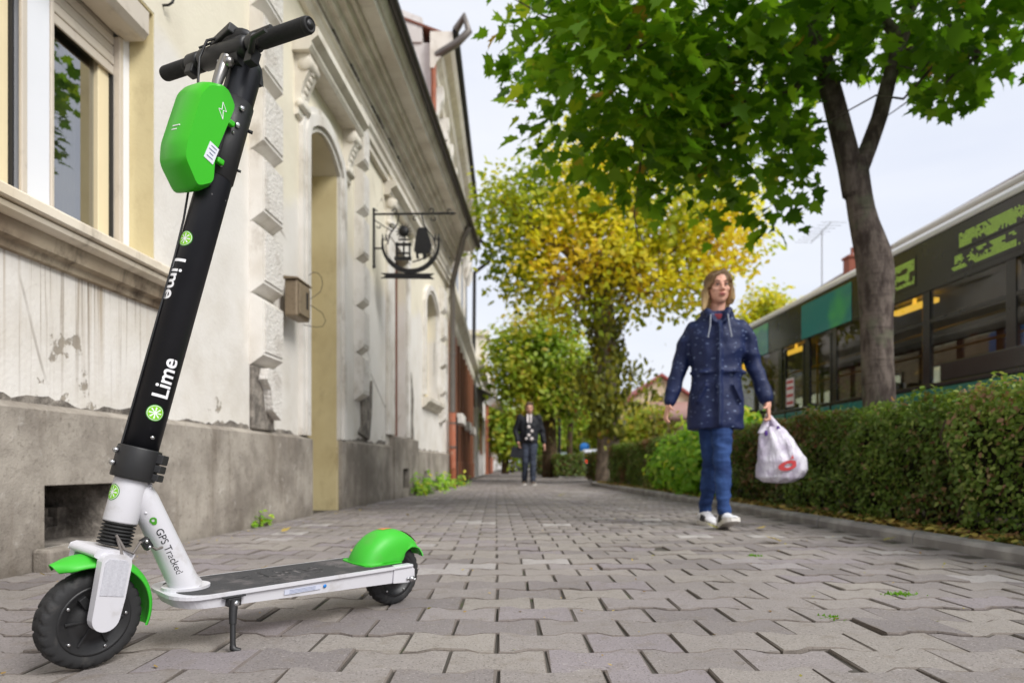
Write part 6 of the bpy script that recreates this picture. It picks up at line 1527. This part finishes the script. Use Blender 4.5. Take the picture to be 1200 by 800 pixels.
def limbchain(pts): return [('c', a[0], a[1], b[0], b[1]) for a, b in zip(pts, pts[1:])]
def head_shapes(c, rot, s=1.0, male=False):
    """c: centre of the head (eye level); rot: 3x3; head faces local -y"""
    V = lambda x, y, z: Vector(c)+rot @ (Vector((x, y, z))*s)
    E = lambda p, r: ('e', V(*p), tuple(q*s for q in r), rot)
    C = lambda p, a, q, b: ('c', V(*p), a*s, V(*q), b*s)
    j = 1.08 if male else 1
    out = [E((0, .012, .035), (.074, .094, .082)), E((0, -.012, -.03), (.064*j, .076, .085)), E((0, -.048, -.088), (.030*j, .030, .028)), E((0, -.030, -.070), (.050*j, .048, .040)),
           C((-.030, -.078, .022), .014, (.030, -.078, .022), .014), C((0, -.086, .008), .0095, (0, -.104, -.030), .0125), E((-.012, -.094, -.034), (.010, .011, .008)), E((.012, -.094, -.034), (.010, .011, .008)),
           E((-.040, -.058, -.020), (.022, .022, .020)), E((.040, -.058, -.020), (.022, .022, .020)), C((-.018, -.086, -.060), .0075, (.018, -.086, -.060), .0075), C((-.014, -.083, -.069), .008, (.014, -.083, -.069), .008),
           E((-.072, .012, -.008), (.011, .018, .030)), E((.072, .012, -.008), (.011, .018, .030))]
    return out, V
def face_parts(p, V, rot, s=1.0):
    m = MB()
    for q in (-1, 1):
        t = MB(); t.ball((0, 0, 0), (.0125*s, .006*s, .0048*s), 12, 8); m.add([rot @ Vector(v) + V(q*.031, -.0835, .000) for v in t.v], t.f, True)
    m.build('eye', m_eyew, p, world=False)
    m = MB()
    for q in (-1, 1):
        t = MB(); t.ball((0, 0, 0), (.0058*s, .0036*s, .0050*s), 10, 6); m.add([rot @ Vector(v) + V(q*.031, -.0880, .0005) for v in t.v], t.f, True)
        m.tube([V(q*.016, -.0895, .0055), V(q*.031, -.0915, .0085), V(q*.046, -.083, .0045)], .0020*s, 6)
    m.build('iris', m_iris, p, world=False)
    m = MB()
    for q in (-1, 1): m.tube([V(q*.014, -.0925, .0230), V(q*.034, -.0935, .0285), V(q*.050, -.0790, .0215)], [.0030*s, .0034*s, .0016*s], 6)
    m.build('eyebrow', m_brow, p, world=False)
    m = MB(); m.tube([V(-.021, -.0890, -.0645), V(-.007, -.0975, -.0605), V(0, -.0965, -.0625), V(.007, -.0975, -.0605), V(.021, -.0890, -.0645)], [.002*s, .0042*s, .0035*s, .0042*s, .002*s], 8)
    m.tube([V(-.017, -.0890, -.0685), V(0, -.0960, -.0715), V(.017, -.0890, -.0685)], [.002*s, .0048*s, .002*s], 8); m.build('lips', m_lip, p, world=False)
def shoe(name, p, rot, parent, mat, sole, s=1.0, stripes=True, side=1):
    """toe towards local -y, heel at +y, sole at z=0; p: ankle point on the ground plane of the shoe"""
    T = lambda x, y, z: tuple(Vector(p)+rot @ (Vector((x, y, z))*s))
    t = empty(name); t.parent = parent
    ys = [.072, .062, .035, .0, -.045, -.090, -.130, -.160, -.176]; wd = [.020, .030, .034, .034, .037, .045, .046, .036, .016]; hh = [.070, .084, .092, .092, .080, .060, .048, .040, .026]
    m = MB(T); rs = []
    for y, w_, h in zip(ys, wd, hh):
        rs.append([(w_*math.cos(a)*(1 if math.sin(a) < .3 else .86), y, .018+max(0, math.sin(a)*.5+.5)**.8*(h-.018)) for a in np.linspace(-math.pi/2, 1.5*math.pi, 17)[:-1]])
    m.rings(rs); m.build('upper', mat, t, world=False, sub=1)
    m = MB(T); pts = [(w_+.004, y) for y, w_ in zip(ys, wd)] + [(-w_-.004, y) for y, w_ in zip(ys, wd)][::-1]; m.prism(pts, lambda u, v, d: (u, v, d), .0, .026); m.build('sole', sole, t, world=False, bev=.004)
    if stripes:
        m = MB(T)
        for q in range(3):
            for sd_ in (1, -1):
                y = -.012-.026*q; m.obox((sd_*(.0375+.0012*q), y-.004, .050-.004*q), (0, 1, .55), (1, 0, 0), (0, -.55, 1), (.0048, .0030, .022))
        m.build('stripe', m_stripe, t, world=False)
        m = MB(T)
        for q in range(4): m.tube([(-.022, -.040-.016*q, .082-.0075*q), (0, -.042-.016*q, .090-.0085*q), (.022, -.040-.016*q, .082-.0075*q)], .003, 6)
        m.build('laces', mat, t, world=False)
    return t

# ------------------------------------------------------------------ the woman
W = empty('person', (1.32, 4.29, 0), 'woman with blond bob walking in speckled navy coat, blue jeans and white shoes', 'person'); W.rotation_euler = (0, 0, R(-9))
hc = Vector((.008, -.015, 1.530)); hrot = Matrix.Rotation(R(8), 3, 'Z') @ Matrix.Rotation(R(-3), 3, 'X')
hs_, HV = head_shapes(hc, hrot, .925)
LA = [Vector((-.165, .01, 1.315)), Vector((-.224, .045, 1.055)), Vector((-.296, .0, .805))]       # photo-left arm
RAm = [Vector((.165, .01, 1.325)), Vector((.230, .045, 1.06)), Vector((.302, -.03, .805))]
LL = [Vector((-.052, .02, .80)), Vector((-.030, .04, .44)), Vector((-.050, .20, .085))]            # rear leg
RL = [Vector((.030, .01, .80)), Vector((.014, -.11, .45)), Vector((.020, -.175, .105))]              # leading leg, heel down
body = hs_ + [('c', hc+Vector((0, .02, -.09)), .048, Vector((0, .02, 1.33)), .050), ('e', (0, .015, 1.22), (.14, .085, .11)), ('e', (0, .015, 1.02), (.135, .095, .20)), ('e', (0, .015, .86), (.155, .10, .12))]
body += limbchain([(LA[0]+Vector((.045, 0, -.07)), .030), (LA[1], .027), (LA[2], .025)]) + limbchain([(RAm[0]+Vector((-.045, 0, -.075)), .030), (RAm[1], .027), (RAm[2], .025)])
body += limbchain([(LL[0], .064), (LL[1], .044), (LL[2], .032)]) + limbchain([(RL[0], .064), (RL[1], .044), (RL[2], .032)])
body += hand(LA[2], (LA[2]-LA[1]), (.75, -.25, 0), (.25, -1, 0), 34, .92) + hand(RAm[2], (.12, -.1, -1), (-.9, -.2, 0), (-.3, -1, 0), 62, .98)
link('body', blend('body', body, .0055, 3, .5), m_skin, W, False)
face_parts(W, HV, hrot, .925)
# hair: cap, swept fringe, side falls to the shoulder
hm = hair_mat('blond_hair', lin(112, 86, 58), lin(206, 174, 124), 1.42, 1.60)
hv = lambda x, y, z: HV(x, y, z)
hair = [('e', hv(0, .026, .044), (.086, .094, .082), hrot), ('e', hv(0, .060, -.03), (.080, .060, .11), hrot)]
for s in (-1, 1):
    hair += [('c', hv(s*.062, -.030, .078), .018, hv(s*.088, -.012, -.010), .016), ('c', hv(s*.088, -.012, -.010), .018, hv(s*.094, -.004, -.105+(.035 if s > 0 else 0)), .018), ('c', hv(s*.082, .02, -.02), .030, hv(s*.088, .016, -.115+(.03 if s > 0 else 0)), .022), ('c', hv(s*.06, .055, -.05), .035, hv(s*.064, .055, -.115), .026)]
hair += [('c', hv(.022, -.052, .106), .016, hv(-.050, -.066, .070), .012), ('c', hv(-.050, -.066, .070), .013, hv(-.082, -.036, .0), .012), ('c', hv(-.088, -.02, -.06), .020, hv(-.110, -.016, -.150), .013), ('c', hv(.03, -.050, .104), .015, hv(.074, -.046, .045), .011)]
link('hair', wrinkle(blend('hair', hair, .005, 3, .5), .004, (55, 55, 7)), hm, W, False)
# coat
def ring(z, rx, ry, cx=0, cy=.015, n=24, p=2.4): return [(cx+rx*np.sign(math.cos(a))*abs(math.cos(a))**(2/p), cy+ry*np.sign(math.sin(a))*abs(math.sin(a))**(2/p), z) for a in np.linspace(0, 2*math.pi, n+1)[:-1]]
torso = [ring(.628, .178, .140, -.008), ring(.70, .176, .138, -.008), ring(.80, .170, .132, -.006), ring(.92, .160, .124, -.003), ring(1.02, .155, .119), ring(1.12, .172, .128), ring(1.22, .182, .128), ring(1.285, .172, .112), ring(1.335, .125, .092), ring(1.38, .075, .07)]
cs_ = [('r', torso)] + limbchain([(LA[0]+Vector((.025, 0, -.04)), .060), (LA[0].lerp(LA[1], .5), .056), (LA[1], .054), (LA[1].lerp(LA[2], .55), .050), (LA[1].lerp(LA[2], .93), .046)]) + limbchain([(RAm[0]+Vector((-.025, 0, -.045)), .060), (RAm[0].lerp(RAm[1], .5), .056), (RAm[1], .054), (RAm[1].lerp(RAm[2], .55), .050), (RAm[1].lerp(RAm[2], .93), .046)])
# collar and hood roll, storm flap, pocket welts, folds at the elbows
for k in range(13):
    a0, a1 = R(-60+k*23.0), R(-60+(k+1)*23.0); f_ = lambda a: Vector((.080*math.cos(a), .025+.082*math.sin(a), 1.375+.022*math.sin(a)))
    cs_.append(('c', f_(a0), .030, f_(a1), .030))
cs_ += [('c', (-.065, -.060, 1.375), .028, (-.034, -.108, 1.305), .014), ('c', (.065, -.060, 1.375), .028, (.034, -.108, 1.305), .014), ('c', (0, -.112, 1.29), .016, (-.004, -.128, .66), .018)]
for q in range(5):
    z = 1.0+.02*q
for A_arm in (LA, RAm):
    pass
for s in (-1, 1): cs_.append(('c', (s*.085, -.118, .90), .012, (s*.135, -.095, .80), .012))
cs_.append(('c', (-.165, -.02, .985), .014, (.165, -.02, .985), .014)) ; cs_.append(('c', (-.12, -.105, .985), .010, (.12, -.105, .985), .010))
link('coat', wrinkle(blend('coat', cs_, .0085, 4, .5), .009, (7, 7, 8), 3.0), m_coat, W, False)
m = MB(); m.tube([(0, -.128, 1.285), (-.001, -.142, 1.1), (-.003, -.148, .9), (-.004, -.150, .65)], .0035, 6); m.obox((0, -.136, 1.275), (1, 0, 0), (0, 1, 0), (0, 0, 1), (.006, .003, .016)); m.build('zip', m_zip, W, world=False)
m = MB()
for s in (-1, 1): m.tube([(s*.052, -.105, 1.345), (s*.058, -.128, 1.27), (s*.070, -.132, 1.205)], .0045, 6); m.ball((s*.070, -.132, 1.20), .006, 8, 6)
m.build('drawstring', m_cord, W, world=False)
link('jumper', blend('jumper', [('e', (0, .0, 1.325), (.062, .085, .055)), ('c', (-.03, -.06, 1.34), .02, (.03, -.06, 1.34), .02)], .006, 3), m_burg, W, False)
# jeans with knee folds
js = [('e', (-.01, .015, .80), (.150, .105, .10))]
for L in (LL, RL):
    js += limbchain([(L[0], .083), (L[0].lerp(L[1], .55), .071), (L[1], .056), (L[1].lerp(L[2], .4), .053), (L[1].lerp(L[2], .75), .045), (L[1].lerp(L[2], .97), .042)])
link('jeans', wrinkle(blend('jeans', js, .007, 4, .5), .0075, (9, 9, 17)), m_jean, W, False)
shoe('shoe', (-.052, .165, .0), Matrix.Rotation(R(18), 3, 'Z'), W, m_shoe, m_sole, 1.0)
shoe('shoe', (.022, -.165, .012), Matrix.Rotation(R(12), 3, 'Z') @ Matrix.Rotation(R(-17), 3, 'X'), W, m_shoe, m_sole, 1.0)
# carrier bag
m_bag = (lambda t: (t.fin(t.mix(t.step(t.noise(16, 5, coord='obj'), .35, .7), lin(232, 228, 238), lin(196, 186, 206)), .35, 0, t.bump(t.noise(1, 5, t.coord('obj'), .6, stretch=(26, 26, 7)), .9, .02)), t.m)[1])(NT('thin_plastic'))
bg_ = empty('carrier_bag', (1.32+.36, 4.29-.04, .30), 'white plastic carrier bag with red print hanging from the hand of the woman in navy', 'carrier bag')
def bring(z, cx, rx, ry, w=.0, ph=0, n=72): return [(cx+rx*math.cos(a)*(1+w*math.sin(5*a+ph)), -.04+ry*math.sin(a)*(1+w*math.sin(7*a+ph)), z) for a in np.linspace(0, 2*math.pi, n+1)[:-1]]
bgz = [bring(.285, .375, .045, .03), bring(.292, .365, .100, .06, .03), bring(.32, .37, .145, .085, .04, 1), bring(.37, .385, .160, .095, .05, 2), bring(.43, .385, .150, .098, .05, 2.6), bring(.50, .37, .125, .090, .07, 3), bring(.565, .355, .100, .075, .09, 3.5), bring(.615, .345, .080, .055, .10, 4), bring(.64, .34, .062, .045, .1, 4)]
m = MB(lambda x, y, z: (x-.36+(z-.64)*-.05, y+.04, z-.30)); fz = np.array([r_[0][2] for r_ in bgz]); fa = np.array(bgz); zz_ = np.linspace(fz[0], fz[-1], 60)
m.rings([[tuple(np.interp(z, fz, fa[:, i, q]) for q in range(3)) for i in range(fa.shape[1])] for z in zz_], True, True, True)
o = m.build('bag_body', m_bag, bg_, world=False); wrinkle(o.data, .010, (16, 16, 8), 2.0, lambda c: np.clip((.36-np.abs(c[:, 2]-.0))/.2, .2, 1))
m = MB(lambda x, y, z: (x-.36, y+.04, z-.30))
hp_ = Vector((.314, -.045, .727))
for x, y in ((.275, -.055), (.395, -.06)):
    rs = []
    for k in range(9):
        f_ = k/8; p = Vector((x, y, .60)).lerp(hp_, f_); wd = .028*(1-f_)+.009
        rs.append([(p.x+wd*math.cos(a), p.y+wd*.5*math.sin(a), p.z) for a in np.linspace(0, 2*math.pi, 11)[:-1]])
    m.rings(rs)
for x, y in ((.30, -.02), (.375, -.02)):
    rs = []
    for k in range(9):
        f_ = k/8; p = Vector((x, y, .60)).lerp(hp_+Vector((0, .015, 0)), f_); wd = .024*(1-f_)+.009
        rs.append([(p.x+wd*math.cos(a), p.y+wd*.5*math.sin(a), p.z) for a in np.linspace(0, 2*math.pi, 11)[:-1]])
    m.rings(rs)
m.build('handle', m_bag, bg_, world=False, sub=1)
m = MB()   # red print: tilted ring with a peak, laid on the front of the bag
def bagf(u, v):
    z = .405+v; k = np.interp(z, [.32, .37, .43, .50], [.085, .095, .098, .090]); x = .020+u
    return (x, -k*1.06*math.sqrt(max(.05, 1-(x/.16)**2))-.011, z-.30)
rt = R(14); rs = []
for k in range(29):
    a = 2*math.pi*k/28; row = []
    for f_ in (.42, 1.0):
        u, v = .066*f_*math.cos(a), .030*f_*math.sin(a); row.append(bagf(u*math.cos(rt)-v*math.sin(rt)+.02, u*math.sin(rt)+v*math.cos(rt)-.01))
    rs.append(row)
m.rings(rs, False, False)
m.add([bagf(.035, .03), bagf(.058, .034), bagf(.05, .058)], [(0, 1, 2)]); m.build('red_mark', m_red, bg_, world=False, fix=False)
m = MB(); m.ball((-.075, -.045, .30), (.012, .004, .02), 8, 6); m.ball((.0, -.05, .315), (.012, .005, .035), 8, 6); m.build('purple_package', basic('purple', lin(82, 50, 130), .5), bg_, world=False)

# ------------------------------------------------------------------ the man further back
Mn = empty('person', (.36, 13.9, 0), 'bearded man walking in dark open jacket, white dotted shirt and dark jeans', 'person')
hc = Vector((.0, -.02, 1.60)); hrot = Matrix.Rotation(R(4), 3, 'Z') @ Matrix.Rotation(R(8), 3, 'X')
hs_, HV = head_shapes(hc, hrot, 1.03, True)
LA = [Vector((-.19, .01, 1.40)), Vector((-.285, .05, 1.13)), Vector((-.235, -.06, .90))]; RAm = [Vector((.19, .01, 1.40)), Vector((.27, .06, 1.12)), Vector((.31, .02, .87))]
LL = [Vector((-.09, .02, .88)), Vector((-.085, -.03, .47)), Vector((-.10, .08, .09))]; RL = [Vector((.08, .01, .88)), Vector((.07, -.07, .47)), Vector((.075, -.10, .09))]
body = hs_ + [('c', hc+Vector((0, .02, -.09)), .056, Vector((0, .02, 1.42)), .062), ('e', (0, .015, 1.28), (.18, .11, .16)), ('e', (0, .015, 1.0), (.155, .11, .2))]
body += limbchain([(LA[0], .055), (LA[1], .042), (LA[2], .028)]) + limbchain([(RAm[0], .055), (RAm[1], .042), (RAm[2], .028)]) + limbchain([(LL[0], .085), (LL[1], .058), (LL[2], .038)]) + limbchain([(RL[0], .085), (RL[1], .058), (RL[2], .038)])
body += hand(LA[2], (.2, -.3, -1), (.9, -.2, 0), (.2, -1, 0), 55, 1.05) + hand(RAm[2], (RAm[2]-RAm[1]), (-.8, -.3, 0), (-.2, -1, 0), 25, 1.05)
link('body', blend('body', body, .008, 3, .5), m_skin, Mn, False); face_parts(Mn, HV, hrot, 1.03)
hm2 = hair_mat('brown_hair', lin(92, 72, 56), lin(120, 96, 74), 1.5, 1.7)
link('hair', blend('hair', [('e', HV(0, .022, .052), (.083, .096, .076), hrot), ('c', HV(-.05, -.06, .095), .024, HV(.05, -.06, .100), .026), ('c', HV(-.075, .0, .02), .018, HV(-.075, .01, -.02), .014), ('c', HV(.075, .0, .02), .018, HV(.075, .01, -.02), .014)], .009, 2), hm2, Mn, False)
link('beard', blend('beard', [('c', HV(-.055, -.045, -.055), .014, HV(-.025, -.075, -.10), .018), ('c', HV(.055, -.045, -.055), .014, HV(.025, -.075, -.10), .018), ('c', HV(-.02, -.078, -.105), .016, HV(.02, -.078, -.105), .016), ('c', HV(-.022, -.094, -.048), .006, HV(.022, -.094, -.048), .006)], .006, 2), hm2, Mn, False)
m_jack = basic('dark_jacket', lin(24, 26, 34), .75, var=.2, bump=.4, bs=16, bd=.01)
torso = [ring(.86, .185, .13), ring(.95, .19, .135), ring(1.1, .195, .135), ring(1.25, .215, .135), ring(1.36, .205, .115), ring(1.42, .14, .09), ring(1.45, .075, .07)]
cs_ = [('r', torso)]
for A_arm in (LA, RAm): cs_ += limbchain([(A_arm[0], .080), (A_arm[0].lerp(A_arm[1], .5), .072), (A_arm[1], .066), (A_arm[1].lerp(A_arm[2], .9), .052)])
cs_ += [('c', (-.07, -.03, 1.46), .022, (-.06, -.125, 1.22), .014), ('c', (.07, -.03, 1.46), .022, (.06, -.125, 1.22), .014)]
link('jacket', wrinkle(blend('jacket', cs_, .012, 3, .5), .012, (6, 6, 7)), m_jack, Mn, False)
m = MB()   # open front: pale collar and dotted shirt
m.prism([(-.050, 1.45), (.050, 1.45), (.058, 1.25), (.075, .92), (-.075, .92), (-.058, 1.25)], lambda u, v, d: (u, -.125-.012*(v < 1.4)-d-.004+(.055 if v > 1.4 else 0), v), 0, .012); m.build('shirt', m_jack, Mn, world=False)
m = MB()
for s in (-1, 1): m.prism([(s*.012, 1.46), (s*.052, 1.47), (s*.045, 1.30), (s*.020, 1.28)], lambda u, v, d: (u, -.150-d+(.06 if v > 1.4 else 0), v), 0, .008)
m.build('collar', m_paper, Mn, world=False)
m = MB()
for x, z, r in ((-.015, 1.20, .034), (.050, 1.115, .032), (-.012, 1.03, .032), (.045, .955, .034), (-.065, .96, .024)): m.lathe([(0, .0), (r, .0), (r, .003), (0, .003)], (x, -.155, z), (0, -1, 0), 16)
m.build('shirt_dots', m_paper, Mn, world=False)
js = [('e', (0, .015, .88), (.165, .115, .10))]
for L in (LL, RL): js += limbchain([(L[0], .10), (L[0].lerp(L[1], .6), .085), (L[1], .072), (L[1].lerp(L[2], .98), .060)])
link('jeans', wrinkle(blend('jeans', js, .010, 3, .5), .008, (8, 8, 15)), denim_mat('grey_denim', lin(44, 48, 60), lin(66, 72, 86)), Mn, False)
m_suede = basic('brown_shoe', lin(92, 80, 70), .7)
shoe('shoe', (-.10, .06, 0), Matrix.Rotation(R(-6), 3, 'Z'), Mn, m_suede, m_sole, 1.08, False); shoe('shoe', (.078, -.10, 0), Matrix.Rotation(R(6), 3, 'Z'), Mn, m_suede, m_sole, 1.08, False)
hb = empty('hand_bag', (.36-.26, 13.85, .60), 'black shoulder bag hanging from the hand of the bearded man', 'bag')
m = MB(); m.prism([(-.15, -.02), (.12, -.05), (.14, .12), (.06, .20), (-.10, .19)], lambda u, v, d: (u, d, v), -.05, .05); m.build('bag_body', m_jack, hb, world=False, bev=.03, seg=3)
m = MB(); m.tube([(-.09, -.02, .18), (.0, -.06, .25), (.06, -.02, .19)], .010, 8); m.build('handle', m_jack, hb, world=False)
